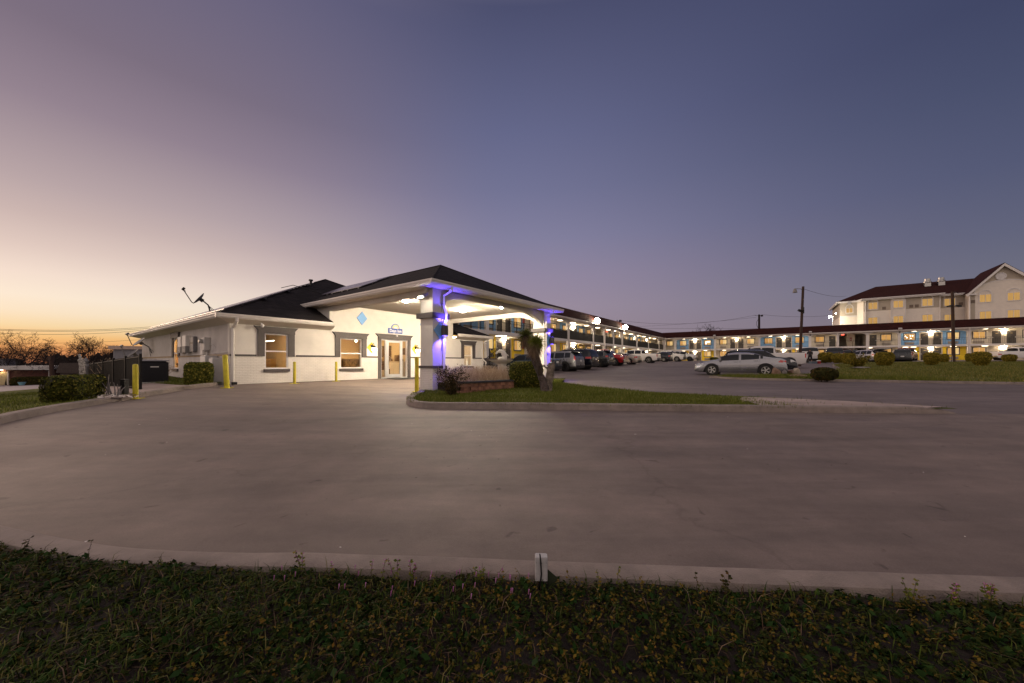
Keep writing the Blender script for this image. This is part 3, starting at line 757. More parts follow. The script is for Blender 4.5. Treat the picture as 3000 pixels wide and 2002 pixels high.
for k in range(6): q.box(8.73,8.748,1.03+.6*k,1.57+.6*k,.1,.86)
q.build('cabinet_door', mat('cabinet_d', (.70,.60,.47), .45, var=.03), cab)
q = MB()
random.seed(3)
for k in range(14):
    x = 1.1+.24*k; hh = random.uniform(.08,.38); q.lathe([(.03,.94),(.045,.95),(.05,.94+hh*.5),(.025,.94+hh*.9),(.02,.94+hh)], 8, (9.0+random.uniform(-.1,.12),x,0))
q.box(8.95,9.2,1.5,1.8,.94,1.32); q.box(8.9,9.2,2.5,2.9,.94,1.25); q.build('counter_item', mat('items', (.20,.12,.06), .5, var=.5, scale=9), cab)
q = MB(); q.box(9.26,9.295,1.15,1.55,1.35,1.75); q.box(9.26,9.295,2.6,3.0,1.2,1.95); q.box(9.26,9.295,3.3,3.7,1.2,1.95); q.build('picture', mat('picture', (.10,.06,.03), .6, var=.4), office)
q = MB(); q.box(8.12,8.5,1.6,2.0,.42,.47); q.box(8.12,8.16,1.6,2.0,.47,.95); 
for a,b_ in ((8.14,1.62),(8.48,1.62),(8.14,1.98),(8.48,1.98)): q.box(a-.02,a+.02,b_-.02,b_+.02,.02,.42)
q.box(8.12,8.62,2.3,2.9,.72,.76); q.box(8.35,8.4,2.55,2.62,.02,.72); q.build('chair', mat('dwood', (.06,.03,.015), .5, var=.2), office)
q = MB(); q.box(6.2,6.7,1.4,3.4,.02,1.05); q.build('reception_desk', mat('stonefront', (.22,.15,.09), .8, var=.5, scale=7, bump=.6, bscale=14), office)
q = MB(); q.box(6.15,6.75,1.35,3.45,1.05,1.10); q.box(4.2,5.6,2.5,3.2,.02,.75); q.build('desk_top', mat('dt', (.5,.38,.22), .4, var=.1), office)
q = MB(); q.lathe([(.02,1.9),(.07,1.88),(.09,1.7),(.02,1.68)], 12, (6.95,1.6,0)); q.lathe([(.02,2.25),(.05,2.24),(.06,2.1),(.02,2.08)], 12, (7.0,2.8,0)); q.build('pendant_lamp', emis('pendant', (1,.86,.62), 14), office)
q = MB(); q.tube([(1.93,1.5,2.66),(1.93,1.5,2.02)], .006, 5); q.build('pendant_cord', M['darkmetal'], office)
q = MB(); q.obox((1.93,1.5,1.86),(.42,.10,.03),(0,-.15,0)); q.build('tube_lamp', emis('tubelamp', (1,.86,.6), 12), office)
# bench and leaf ornament behind the left window
q = MB(); q.box(1.2,2.3,1.1,1.7,.02,.62); q.box(1.2,2.3,1.7,1.85,.02,1.05)
for k in range(4): q.box(1.2,2.3,1.66,1.70,.3+.16*k,.42+.16*k)
q.build('bench', mat('bench', (.42,.26,.10), .5, var=.2), office)
# plants / bottle in right window
q = MB(); q.lathe([(.03,.64),(.05,.66),(.05,.95),(.02,1.05),(.02,1.15)], 10, (13.9,.35,0)); q.build('bottle', emis('bottle_glow', (1,.9,.7), .5), office)  # bottle given a faint glow of its own to look lit

# ---------------------------------------------------------------- things fixed to the office
def local(fr, z0): 
    return lambda u, v, z: fr.w(u, v, z0+z)
OL = local(OF, OZ)
# entrance sign with the rising sun
sg = thing('entrance_sign', 'blue sign with a yellow rising sun above the lit glass entrance', 'sign', OL(7.685,-.02,2.47), OF.rot)
q = MB(); q.bbox(-.47,.47,-.05,0,.03,.31,.01); q.build('board', mat('signblue', (.045,.085,.34), .4, var=.03), sg)
def halfdisc(q, r, y0, y1, zc, n=28):
    q.prism([(r*math.cos(math.pi*k/n), zc+r*math.sin(math.pi*k/n)) for k in range(n+1)], 'y', y0, y1)
q = MB(); halfdisc(q, .27, -.045, 0, .31); q.build('arch', mat('signarch', (.16,.26,.50), .4, var=.03), sg)
q = MB(); halfdisc(q, .205, -.055, -.045, .31); q.build('sun_field', mat('sun2', (.80,.60,.16), .4, var=.03), sg)
q = MB(); halfdisc(q, .11, -.064, -.055, .31)
for k in range(15):
    a = math.pi*(k+.5)/15; q.add([(.12*math.cos(a-.05),-.06,.31+.12*math.sin(a-.05)),(.12*math.cos(a+.05),-.06,.31+.12*math.sin(a+.05)),(.195*math.cos(a+.012),-.06,.31+.195*math.sin(a+.012)),(.195*math.cos(a-.012),-.06,.31+.195*math.sin(a-.012))],[(0,1,2,3)])
q.build('sun_ray', mat('sun1', (.92,.88,.72), .4, var=.02), sg)
def lettering(txt, size, m, parent, loc, rot, name='lettering', ext=.004, bold=.0, sx=1.0, spacing=1.0):
    cu = bpy.data.curves.new(name, 'FONT'); cu.body = txt; cu.size = size; cu.extrude = ext; cu.offset = bold; cu.align_x = 'CENTER'; cu.align_y = 'CENTER'; cu.resolution_u = 3; cu.space_character = spacing
    t = bpy.data.objects.new(name, cu); COL.objects.link(t); bpy.context.view_layer.update()
    me = bpy.data.meshes.new_from_object(t.evaluated_get(bpy.context.evaluated_depsgraph_get())); bpy.data.objects.remove(t)
    me.materials.clear(); me.materials.append(m)
    o = bpy.data.objects.new(name, me); COL.objects.link(o); o.parent = parent; o.location = loc; o.rotation_euler = rot; o.scale = (sx,1,1)
    return o
lettering('Days Inn', .235, mat('signwhite', (.85,.85,.85), .4, var=0), sg, (0,-.054,.165), (math.pi/2,0,0), bold=.004, sx=.95)
# wall lanterns on yellow diamonds
for k, (x, lb) in enumerate(((6.22,'lit barn lantern on a yellow diamond left of the glass entrance'),(9.10,'lit barn lantern on a yellow diamond right of the glass entrance'))):
    t = thing('wall_lantern', lb, 'lamp', OL(x,0,1.66), OF.rot, 'wall lanterns beside the entrance')
    q = MB(); q.prism([(-.26,0),(0,-.28),(.26,0),(0,.28)], 'y', -.03, -.001); q.build('yellow_diamond', M['yellow'], t)
    q = MB(); q.box(-.06,.06,-.06,-.03,-.02,.16); q.tube([(0,-.05,.1),(0,-.12,.2),(0,-.22,.22),(0,-.25,.12)], .013, 6); q.lathe([(.03,.1),(.05,.08),(.15,.0),(.155,-.02)], 14, (0,-.25,0)); q.build('arm', M['darkmetal'], t)
    q = MB(); q.lathe([(.10,-.02),(.12,-.06),(.11,-.15),(.06,-.19)], 14, (0,-.25,0)); q.build('shade', emis('lantern_glow', (1,.80,.52), 26), t)
# small camera above the door
t = MB(); t.lathe([(.05,0),(.06,-.03),(.05,-.08),(.02,-.1)], 10); cam_ = t.build('door_camera', M['vinyl'], loc=OL(7.72,-.14,2.40)); tag(cam_, 'small white dome camera over the entrance door', 'camera')
# recessed ceiling lights
for k, (x, y, lb) in enumerate(((5.42,-3.96,'round bright ceiling light under the canopy, nearer the office door'),(9.27,-3.74,'round bright ceiling light under the canopy, behind the arched beam'))):
    t = thing('canopy_light', lb, 'ceiling light', OL(x,y,3.70), OF.rot, 'round lights in the canopy ceiling')
    q = MB(); q.lathe([(.20,0),(.20,-.03),(.16,-.03)], 20); q.build('rim', M['vinyl'], t)
    q = MB(); q.lathe([(.15,-.03),(.145,-.07),(.11,-.11),(.04,-.13)], 20); q.build('lens', emis('canopy_glow', (1,.84,.62), 1450), t)
t = thing('canopy_light', 'glaring bare light at the canopy edge above the yucca', 'ceiling light', OL(9.12,-6.5,3.70), OF.rot)
q = MB(); q.lathe([(.10,0),(.10,-.04),(.05,-.05)], 12); q.build('base', M['vinyl'], t)
q = MB(); q.lathe([(.03,-.05),(.07,-.08),(.075,-.13),(.03,-.17)], 12); q.build('bulb', emis('bare_glow', (1,.86,.64), 3600), t)
# flood light on the near column
t = thing('flood_light', 'square flood light clamped high on the front canopy column', 'flood light', OL(3.92,-7.22,3.42), OF.rot)
q = MB(); q.obox((-.10,0,.10),(.10,.10,.10)); q.tube([(-.1,0,.08),(-.2,0,-.04)], .018, 6); q.build('bracket', M['vinyl'], t)
q = MB(); q.obox((-.27,0,-.14),(.26,.30,.09),(0,-.5,0)); hd = q.build('housing', mat('floodh', (.30,.29,.27), .4, metal=.5, var=.05), t)
q = MB(); q.obox((-.30,0,-.19),(.23,.27,.01),(0,-.5,0)); q.build('lens', emis('flood_glow', (1,.90,.70), 200), t)
# motion sensor lamp under the left soffit
t = MB(); t.tube([(0,0,0),(0,0,-.05)], .04, 10); t.lathe([(.03,-.05),(.07,-.09),(.05,-.16),(.02,-.18)], 10, (.05,0,0)); o = t.build('soffit_sensor', M['vinyl'], loc=OL(1.0,-.3,2.5)); tag(o, 'small white sensor lamp under the eave left of the first window', 'sensor')
# blue up/down lights on both columns
BLUE = (.10,.06,1.0)
for k, (x, y, lb) in enumerate(((4.24,-7.47,'dark cube wall light throwing blue light on the front canopy column'),(11.98,-7.47,'dark cube wall light throwing blue light on the far canopy column'))):
    t = thing('cube_light', lb, 'wall light', OL(x,y,2.05), OF.rot, 'blue cube lights on the canopy columns')
    q = MB(); q.prism([(-.30,0),(0,-.32),(.30,0),(0,.32)], 'y', 0, .02); q.build('blue_diamond', M['blue'], t)
    q = MB(); q.bbox(.0,.2,-.22,-.06,-.19,.19,.01); q.box(.05,.15,-.06,.0,-.08,.08); q.build('housing', M['trim'], t)
    for s_ in (-1,1):
        q = MB(); q.box(.03,.17,-.2,-.08,.192*s_-.002,.192*s_+.002); q.build('lens', emis('blue_lens', BLUE, 12), t)
        ld = bpy.data.lights.new('blue_beam', 'SPOT'); ld.energy = 200; ld.color = (.12,.07,1.0); ld.spot_size = R(112); ld.spot_blend = .6; ld.shadow_soft_size = .05
        lo = bpy.data.objects.new('blue_beam', ld); COL.objects.link(lo); lo.parent = t; lo.location = (.1,-.19,.21*s_)
        lo.rotation_euler = Vector((0,.22,s_)).to_track_quat('-Z','Y').to_euler()
# house number on the far column
n_ = lettering('601', .26, M['darkmetal'], office, (11.93,-7.435,1.32), (math.pi/2,.32,0), name='house_number', ext=.008, spacing=1.15)

# solar panels
def solar(lb, plane, rects, z0, x0):
    t = thing('solar_array', lb, 'solar panel', OF.w(0,0,OZ), OF.rot)
    sl = math.atan(KS)
    for (xa,xb,ya,yb_) in rects:
        q = MB(); d = .10
        def Z(x): return z0+KS*(x-x0)+d
        q.add([(xa,ya,Z(xa)),(xb,ya,Z(xb)),(xb,yb_,Z(xb)),(xa,yb_,Z(xa)),(xa,ya,Z(xa)-.04),(xb,ya,Z(xb)-.04),(xb,yb_,Z(xb)-.04),(xa,yb_,Z(xa)-.04)],[(0,1,2,3),(7,6,5,4),(0,4,5,1),(1,5,6,2),(2,6,7,3),(3,7,4,0)])
        q.build('panel', M['steelblue_panel'], t)
    q = MB()
    for (xa,xb,ya,yb_) in rects:
        for yy in (ya+.25,yb_-.25): q.box(xa,xa+.06,yy-.04,yy+.04,z0+KS*(xa-x0)-.02,z0+KS*(xa-x0)+.07); q.box(xb-.1,xb,yy-.04,yy+.04,z0+KS*(xb-x0)-.05,z0+KS*(xb-x0)+.06)
    q.build('rack', M['grey'], t)
rc = []
for k in range(3):
    xa = .25+1.72*k; ya = xa+1.3; yb_ = 16.6-xa
    n = int((yb_-ya)/1.03)
    for j in range(n): rc.append((xa,xa+1.68,ya+1.03*j,ya+1.03*j+1.0))
solar('long array of grey solar panels on the left slope of the office roof', 0, rc, ZE, X0)
rc = []
for k in range(2):
    xa = 5.55+1.05*k
    for j in range(3): rc.append((xa,xa+1.0,-.1+.35*k+1.6*j,1.45+.35*k+1.6*j))
solar('small array of grey solar panels on the canopy roof', 0, rc, cz, cx0)

# satellite dishes
def dish(lb, loc, rz, tilt, size, base_to, armlen=.9, legs=(), d3=True, mat_d=None):
    t = thing('satellite_dish', lb, 'satellite dish', loc, rz)
    q = MB(); n = 20; prof = [(0.001,0),(size*.35,.03*size),(size*.7,.12*size),(size,.25*size),(size*1.02,.27*size),(size,.23*size),(size*.7,.09*size),(size*.3,0),(0.001,-.03)]
    T = Matrix.Translation(base_to) @ Matrix.Rotation(tilt,4,'Y')
    q.M = T; q.lathe(prof, n); q.build('reflector', mat_d or M['grey'], t, smooth=60)
    q = MB(); q.M = T
    q.tube([(-size*.98,0,.2*size),(-size*1.0,0,.5*size),(-size*.15,0,armlen)], .022, 6); q.obox((-.02,0,armlen+.02),(.13,.24,.09)); q.tube([(-.06,.1,armlen),(-.06,.1,armlen-.1)], .03, 8)
    q.build('feed_arm', M['bark_dark'] if d3 else M['grey'], t)
    q = MB(); c = Vector(base_to); q.tube([(0,0,0),(c.x*.25,0,c.z*.62),(c.x*.8,0,c.z*.93),c], .032, 8); q.obox((c.x*.9,0,c.z*.95),(.16,.16,.16),(0,tilt,0))
    for L_ in legs: q.tube([(c.x*.25,0,c.z*.6),L_], .014, 5)
    q.build('mast', M['darkmetal'] if d3 else M['grey'], t)
    return t
# on the roof corner, aiming left
bl = OL(.93,6.0,zl(2.50)); 
dish('dark satellite dish standing on the front left corner of the office roof', bl, R(42), R(-54), .34, (-.40,0,.68), .76, legs=((.25,.2,.1),(.1,-.25,.05)))
# two on the far end of the left wall
pw = OF.onX(470,0.0); bl = OL(-.02,13.8,1.62)
dish('upper white satellite dish on the far end of the left office wall', OL(-.04,13.6,1.44), R(60), R(-46), .34, (-.52,0,.62), .72, legs=((.1,.5,-.2),(.1,-.5,-.15)), d3=False, mat_d=M['lightgrey'])
dish('lower grey satellite dish near the far end of the left office wall', OL(-.04,15.6,.78), R(60), R(-46), .36, (-.52,0,.62), .72, legs=((.1,.4,-.2),), d3=False)

# electrical equipment on the left wall (local x < 0 is outside)
def wallbox(name, lb, cat, y0, y1, z0, z1, d, m, extra=None):
    t = thing(name, lb, cat, OF.w(0,(y0+y1)/2,OZ+z0), OF.rot)
    h = (y1-y0)/2; q = MB(); q.bbox(-d,-.012,-h,h,0,z1-z0,.012); q.build('case', m, t)
    if extra: extra(t, h, z1-z0, d)
    return t
def lower(t, h, H, d):
    q = MB(); q.box(-d-.012,-.02,-h-.006,h+.006,-.01,H*.36); q.build('lower_cover', M['grey'], t)
    q = MB(); q.box(-d-.016,-d-.012,-.02,.03,H*.12,H*.16); q.build('badge', M['vinyl'], t)
wallbox('inverter', 'white and grey solar inverter nearest the lit side window', 'inverter', 6.2,6.78,zl(.48),zl(1.26),.2,M['white'],lower)
wallbox('inverter', 'white and grey solar inverter in the middle of the wall equipment', 'inverter', 5.15,5.75,zl(.48),zl(1.28),.24,M['white'],lower)
def lab(t,h,H,d):
    q = MB(); q.box(-d-.004,-d,-h*.7,h*.7,H*.5,H*.64); q.build('label_plate', M['darkmetal'], t)
wallbox('breaker_box', 'dark grey breaker box beside the two white inverters', 'electrical box', 4.25,4.85,zl(.50),zl(1.2),.16,mat('bbox', (.16,.155,.17), .5, var=.1),lab)
def mtr(t,h,H,d):
    q = MB(); q.lathe([(.09,0),(.09,-.1),(.07,-.13)], 14, (-d,0,H*.7), axis='x'); q.build('meter_glass', M['steel'], t)
wallbox('meter_cabinet', 'pale metal meter cabinet above the utility boxes', 'electrical box', 2.35,2.85,zl(.52),zl(1.08),.22,M['lightgrey'],mtr)
wallbox('conduit_panel', 'narrow white panel left of the meter cabinet', 'electrical box', 3.1,3.42,zl(.34),zl(.93),.1,M['white'])
wallbox('junction_box', 'small grey junction box below the trim band near the corner', 'electrical box', 1.55,2.0,zl(-.22),zl(.12),.14,M['grey'])
q = MB()
q.tube([(-.05,4.1,zl(.72)),(-.05,3.4,zl(.70)),(-.05,3.0,zl(.72))], .012, 5); q.tube([(-.05,5.9,zl(.47)),(-.05,5.7,zl(.34)),(-.05,3.2,zl(.34))], .014, 5)
q.tube([(-.06,2.9,zl(1.0)),(-.06,2.9,zl(-.7))], .03, 6); q.tube([(-.07,2.55,zl(.5)),(-.07,2.55,zl(-.8))], .05, 6); q.tube([(-.06,2.75,zl(.5)),(-.1,2.7,zl(.1)),(-.06,2.8,zl(-.3)),(-.06,2.7,zl(-.8))], .012, 5)
q.tube([(-.05,2.0,zl(.6)),(-.05,1.9,zl(.4)),(-.05,.1,zl(.41))], .012, 5); q.tube([(-.05,2.3,zl(.75)),(-.12,1.8,zl(.8)),(-.05,1.6,zl(.6))], .012, 5)
q.build('conduit', M['lightgrey'], office)
for (y0,y1,d,H,lb) in ((1.25,1.95,.42,1.22,'tall white utility cabinet on the ground, larger of the pair at the corner'),(.55,1.05,.36,1.12,'white utility cabinet on the ground nearest the corner bollard')):
    x = -.55; t = thing('utility_cabinet', lb, 'cabinet', OF.w(-d/2-.03,(y0+y1)/2,OZ-.06), OF.rot)
    q = MB(); q.bbox(-d/2,d/2,-(y1-y0)/2,(y1-y0)/2,0,H,.02); q.build('case', M['lightgrey'], t)
    q = MB(); q.box(-d/2-.006,-d/2,-(y1-y0)/2+.03,(y1-y0)/2-.03,.08,H*.52); q.box(-d/2-.006,-d/2,-(y1-y0)/2+.03,(y1-y0)/2-.03,H*.56,H-.05); q.build('door_panel', M['white'], t)
# air conditioner
acp = OF.onX(500,-1.6); ACc = OF.w(-1.55,4.3)
t = thing('air_conditioner', 'black air conditioning unit standing between two hedges beside the office', 'air conditioner', Vector((ACc.x,ACc.y,gz(ACc.x,ACc.y)+.10)), OF.rot)
q = MB(); q.bbox(-.48,.48,-.48,.48,.04,.92,.07); q.build('case', M['acmetal'], t)
q = MB()
for k in range(26):
    z = .10+.031*k
    q.box(-.49,.49,-.49,-.482,z,z+.012); q.box(-.49,-.482,-.49,.49,z,z+.012)
q.build('louvre', mat('louvre', (.03,.03,.036), .5, metal=.4, var=.1), t)
q = MB(); q.bbox(-.50,.50,-.50,.50,.92,.97,.03); q.lathe([(.36,.965),(.36,.985),(.30,.985),(.30,.97),(.1,.975),(.02,.98)], 20); q.build('lid', mat('aclid', (.25,.24,.26), .35, metal=.5, var=.1), t)
q = MB(); q.box(-.494,-.488,-.1,.16,.66,.70); q.box(-.1,.16,-.494,-.488,.66,.70); q.build('badge', M['vinyl'], t)
q = MB(); q.box(-.55,.55,-.55,.55,-.04,.04); q.build('pad', M['lightgrey'], t)

# bollards
def bollard(lb, x, y, h, r=.075, lean=0.0):
    z = gz(x,y); t = thing('bollard', lb, 'bollard', (x,y,z), 0, 'yellow bollards round the drive')
    q = MB(); q.M = Matrix.Rotation(lean,4,'Y'); q.lathe([(r,0),(r,h-.04),(r*.85,h-.01),(r*.4,h),(.001,h+.002)], 14); q.build('post', M['bollard'], t, smooth=50)
    q = MB(); q.bbox(-.14,.14,-.14,.14,-.01,.014,.004)
    for a in (-1,1):
        for b_ in (-1,1): q.lathe([(.012,.014),(.012,.03)], 6, (.11*a,.11*b_,0))
    q.build('base_plate', M['bollard'], t)
for (px_, py_, top, r_, ln, lb) in ((397,1168.5,1067,.060,0,'yellow bollard at the kerb in front of the black fence'),(665,1137,1040,.085,-.06,'yellow bollard leaning at the front left corner of the office'),
        (863,1124.5,1060,.055,0,'yellow bollard between the two office windows'),(985,1117.5,1060,.052,0,'yellow bollard just left of the second office window'),
        (1221,1148,1046,.075,0,'yellow bollard beside the front canopy column')):
    p = onground(px_, py_); bollard(lb, p.x, p.y, (py_-top)/FOC*p.y, r_, ln)
# ================================================================ MOTEL: two wings round the lot
MZ = CAMZ+.37
motel = thing('motel_building', 'long two storey motel with arched balconies, blue and yellow bays and dark red roof', 'building', MF.w(0,0,MZ), MF.rot)
XB = 59.3                                      # balcony edge of the right wing, in the motel frame
M_LEFT = Matrix.Identity(4)
M_RIGHT = Matrix(((0,1,0,XB+2.1),(-1,0,0,0),(0,0,1,0),(0,0,0,1)))
F2, SB, EV, RT, CE = 2.50, 2.20, 5.08, 6.42, 4.86
cur_lo = [curtain('curtain_amber', (.50,.26,.075), (.60,.33,.10), 1.0), curtain('curtain_sheer', (.66,.44,.17), (.80,.56,.25), 1.0, 22), curtain('curtain_dim', (.40,.20,.055), (.50,.26,.08), 1.0)]
bright_room = emis('bright_room', (1,.80,.46), 1.5)
casing = mat('casing', (.60,.54,.46), .6, var=.03)
lampm = emis('door_lamp_glow', (1,.77,.50), 300)
acg = mat('acgrille', (.34,.30,.27), .6, var=.08, scale=10)
def motel_window(Mx, s, z0, w=1.45, h=1.25, k=0, y=0.0, par=None):
    q = MB(); q.M = Mx; b = .10
    q.box(s,s+b,y-.05,y-.004,z0,z0+h); q.box(s+w-b,s+w,y-.05,y-.004,z0,z0+h); q.box(s+b,s+w-b,y-.05,y-.004,z0,z0+b); q.box(s+b,s+w-b,y-.05,y-.004,z0+h-b,z0+h)
    wo = q.build('window', M['trim'], motel)
    q = MB(); q.M = Mx; i = b; t = .045
    q.box(s+i,s+i+t,y-.035,y-.004,z0+i,z0+h-i); q.box(s+w-i-t,s+w-i,y-.035,y-.004,z0+i,z0+h-i); q.box(s+i+t,s+w-i-t,y-.035,y-.004,z0+i,z0+i+t); q.box(s+i+t,s+w-i-t,y-.035,y-.004,z0+h-i-t,z0+h-i)
    q.box(s+w/2-t/2,s+w/2+t/2,y-.04,y-.004,z0+i+t,z0+h-i-t); q.build('window_frame', M['vinyl'], wo)
    q = MB(); q.M = Mx; q.box(s+i+t,s+w/2-t/2,y-.016,y-.006,z0+i+t,z0+h-i-t); q.build('curtain', cur_lo[(0,2,0,0)[k%4]], wo)
    q = MB(); q.M = Mx; q.box(s+w/2+t/2,s+w-i-t,y-.016,y-.006,z0+i+t,z0+h-i-t); q.build('curtain', cur_lo[(1,0,1,0,1)[k%5]], wo)
    if k in (900,901):
        q = MB(); q.M = Mx @ Matrix.Translation((0,y,0)); y = 0
        if k == 900: q.box(s+.35,s+.5,y-.02,y-.017,z0+.25,z0+.85); q.box(s+.5,s+1.2,y-.02,y-.017,z0+.68,z0+.85)
        else:
            for a,b_ in ((.25,.75),(.42,.5),(.85,.8),(.88,.35),(1.1,.78)): q.lathe([(.001,-.024),(.07,-.022),(.08,-.019)], 10, (s+a,y,z0+b_), axis='y')
        q.build('room_lamp', emis('rl', (1,.92,.75), 3.2), wo)
    return wo
def motel_door(Mx, s, z0, hinge=1, k=0, w=.90, h=2.03):
    q = MB(); q.M = Mx; q.box(s,s+w,-.035,-.004,z0+.01,z0+h)
    for a,b_ in ((.13,.62),(.72,1.20),(1.30,1.85)):
        for c in (.12,.50): q.box(s+c,s+c+.28,-.042,-.035,z0+a,z0+b_)
    d = q.build('door', M['door'], motel)
    q = MB(); q.M = Mx; hs = s+w-.1 if hinge > 0 else s+.03; q.box(hs,hs+.07,-.065,-.035,z0+.92,z0+1.16); q.tube([(hs+.035,-.08,z0+1.0),(hs+.035-.1*hinge,-.08,z0+1.0)], .014, 5); q.build('handle', M['steel'], d)
    q = MB(); q.M = Mx; q.box(s+.34,s+.56,-.045,-.036,z0+1.60,z0+1.66); q.build('number_plate', mat_plate, d)
mat_plate = mat('plate', (.55,.40,.18), .4, metal=.4, var=.02)
def pair(Mx, c, z0, colour, hz, k=0, spec=None, left=True, right=True, doors=True, skipdoor=None):
    if colour is not None:
        q = MB(); q.M = Mx; q.box(c-3.85,c+3.85,-.022,-.002,z0+.0,z0+hz); q.build('bay_wall', M[colour], motel)
    # cream panel round the doors
    if doors:
        q = MB(); q.M = Mx; q.box(c-1.32,c+1.32,-.03,-.023,z0,z0+2.2); q.build('door_casing', casing, motel)
        if skipdoor != -1: motel_door(Mx, c-1.18, z0, -1, k)
        if skipdoor != 1: motel_door(Mx, c+.28, z0, 1, k)
        q = MB(); q.M = Mx; q.box(c-.07,c+.07,-.10,-.03,z0+1.86,z0+2.12); lp = q.build('door_lamp', M['vinyl'], motel)
        q = MB(); q.M = Mx; q.lathe([(.035,z0+1.82),(.075,z0+1.86),(.08,z0+1.98),(.06,z0+2.1)], 10, (c,-.17,0)); q.build('globe', lampm, lp)
    for sgn, on in ((-1,left),(1,right)):
        if not on: continue
        s0 = c+1.75 if sgn > 0 else c-3.20
        kk = k+sgn
        if spec and sgn in spec: kk = spec[sgn]
        motel_window(Mx, s0, z0+.85, k=kk, y=-.024)
        q = MB(); q.M = Mx; q.box(s0+.15,s0+1.25,-.12,-.023,z0+.16,z0+.56)
        for j in range(12): q.box(s0+.2+.085*j,s0+.235+.085*j,-.135,-.12,z0+.2,z0+.52)
        q.build('air_conditioner_grille', acg, motel)

def wing(Mx, s0, s1, pillars, gaps, holes, label):
    q = MB(); q.M = Mx
    a = s0
    for (g0,g1) in list(gaps)+[(s1,s1)]:
        q.wall(a,g0,-.5,5.0,0,.2,[h for h in holes if a < h[0] < g0]); a = g1
    q.build('wall', M['cream'], motel)
    for (g0,g1) in gaps:                       # breezeway lined with the same siding
        q = MB(); q.M = Mx; q.box(g0-.2,g0,.2,7,-.1,5.0); q.box(g1,g1+.2,.2,7,-.1,5.0); q.box(g0,g1,7,7.2,-.1,5.0); q.box(g0,g1,0,7,SB,F2); q.box(g0,g1,0,7,CE,5.0); q.box(g0,g1,-.02,7,-.15,0.0)
        q.box(g0+(g1-g0)*.36,g0+(g1-g0)*.66,2.0,2.2,0,SB); q.box(g0+(g1-g0)*.36,g0+(g1-g0)*.66,2.0,2.2,F2,CE)
        q.build('breezeway', M['cream'], motel)
    q = MB(); q.M = Mx; q.box(s0,s1,-2.1,-.003,SB,F2); q.build('balcony_slab', M['white'], motel)
    q = MB(); q.M = Mx; q.box(s0,s1,-2.35,0,-.30,0.0); q.build('walkway', M['kerb'], motel)
    q = MB(); q.M = Mx; q.box(s0,s1,-1.85,-.003,CE,CE+.04); q.build('balcony_ceiling', M['soffit'], motel)
    for s in pillars:
        q = MB(); q.M = Mx; q.box(s-.16,s+.16,-2.13,-1.83,-.3,SB-.002); q.box(s-.17,s+.17,-2.13,-1.83,F2+.001,CE+.2); q.box(s-.17,s+.17,-2.14,-2.1,SB-.002,F2+.001)
        p = q.build('pillar', M['white'], motel)
    ps = list(pillars)
    for a_, b_ in zip(ps, ps[1:]):
        L_ = b_-a_
        e = min(2.6, L_*.42)
        q = MB(); q.M = Mx
        q.arch(a_+.17,b_-.17,CE+.2, lambda x: (CE-.02)-.42*(1-math.sqrt(max(0,1-(1-min(1,min(x-a_-.17,b_-.17-x)/e))**2))), -2.05,-1.85, 30)
        q.build('arch', M['white'], motel)
    q = MB(); q.M = Mx; q.box(s0,s1,-2.42,-1.86,CE+.06,CE+.10); q.box(s0,s1,-2.46,-2.42,CE+.03,EV-.02); q.build('fascia', M['white'], motel)
    q = MB(); q.M = Mx; gutterbox(q, [(s0,-2.46,EV),(s1,-2.46,EV)], [(0,-1,0)]); q.build('gutter', M['white_gutter'], motel)
LP = [-4.0,3.8,11.7,19.4,23.4,27.3,31.2,39.1,46.9,55.1,59.15]
def sR(px): return -MF.onX(px, XB)[0]
def sRw(px): return -MF.onX(px, XB+2.1)[0]
RP = [2.1+.2]+[sR(p) for p in (1978,2094,2224.7,2373.4,2454.5,2541.7,2635,2839.6)]
RP.append(RP[-1]+8.0); RP.append(RP[-1]+8.0)
c1,c2,c3 = sRw(2036.6), sRw(2158.5), sRw(2296); c5 = sRw(2726.8); c6 = sRw(2940.8)
bwR = (sRw(2456), sRw(2539)); bwL = (25.3,28.4)
open_door = (c6-1.18, c6-.28, 0.0, 2.03)
wing(M_LEFT, -11.2, XB+2.1, LP, [bwL], [], 'left'); wing(M_RIGHT, 0.0, RP[-1]+2, RP, [bwR], [open_door], 'right')
# roofs: mansard slope then a nearly flat deck, mitred in the inner corner
q = MB(); a = 2.5; b_ = 1.55
L0 = -10.6; R1 = RP[-1]+2.2
q.add([(L0,-a,EV),(XB-.4,-a,EV),(XB+b_-1.0,-b_,RT),(L0,-b_,RT),(L0,7,RT+.02),(XB+7,7,RT+.02)],[(0,1,2,3),(3,2,5,4)])
q.add([(XB-.4,-a,EV),(XB-.4,-R1,EV),(XB+.55,-R1,RT),(XB+b_-1.0,-b_,RT),(XB+7,-R1,RT+.02),(XB+7,7,RT+.02)],[(0,1,2,3),(3,2,4,5)])
q.add([(L0,-a,EV),(L0,-b_,RT),(L0,7,RT+.02),(L0,7,EV)],[(0,1,2,3)])
q.build('roof', M['red_shingle'], motel)
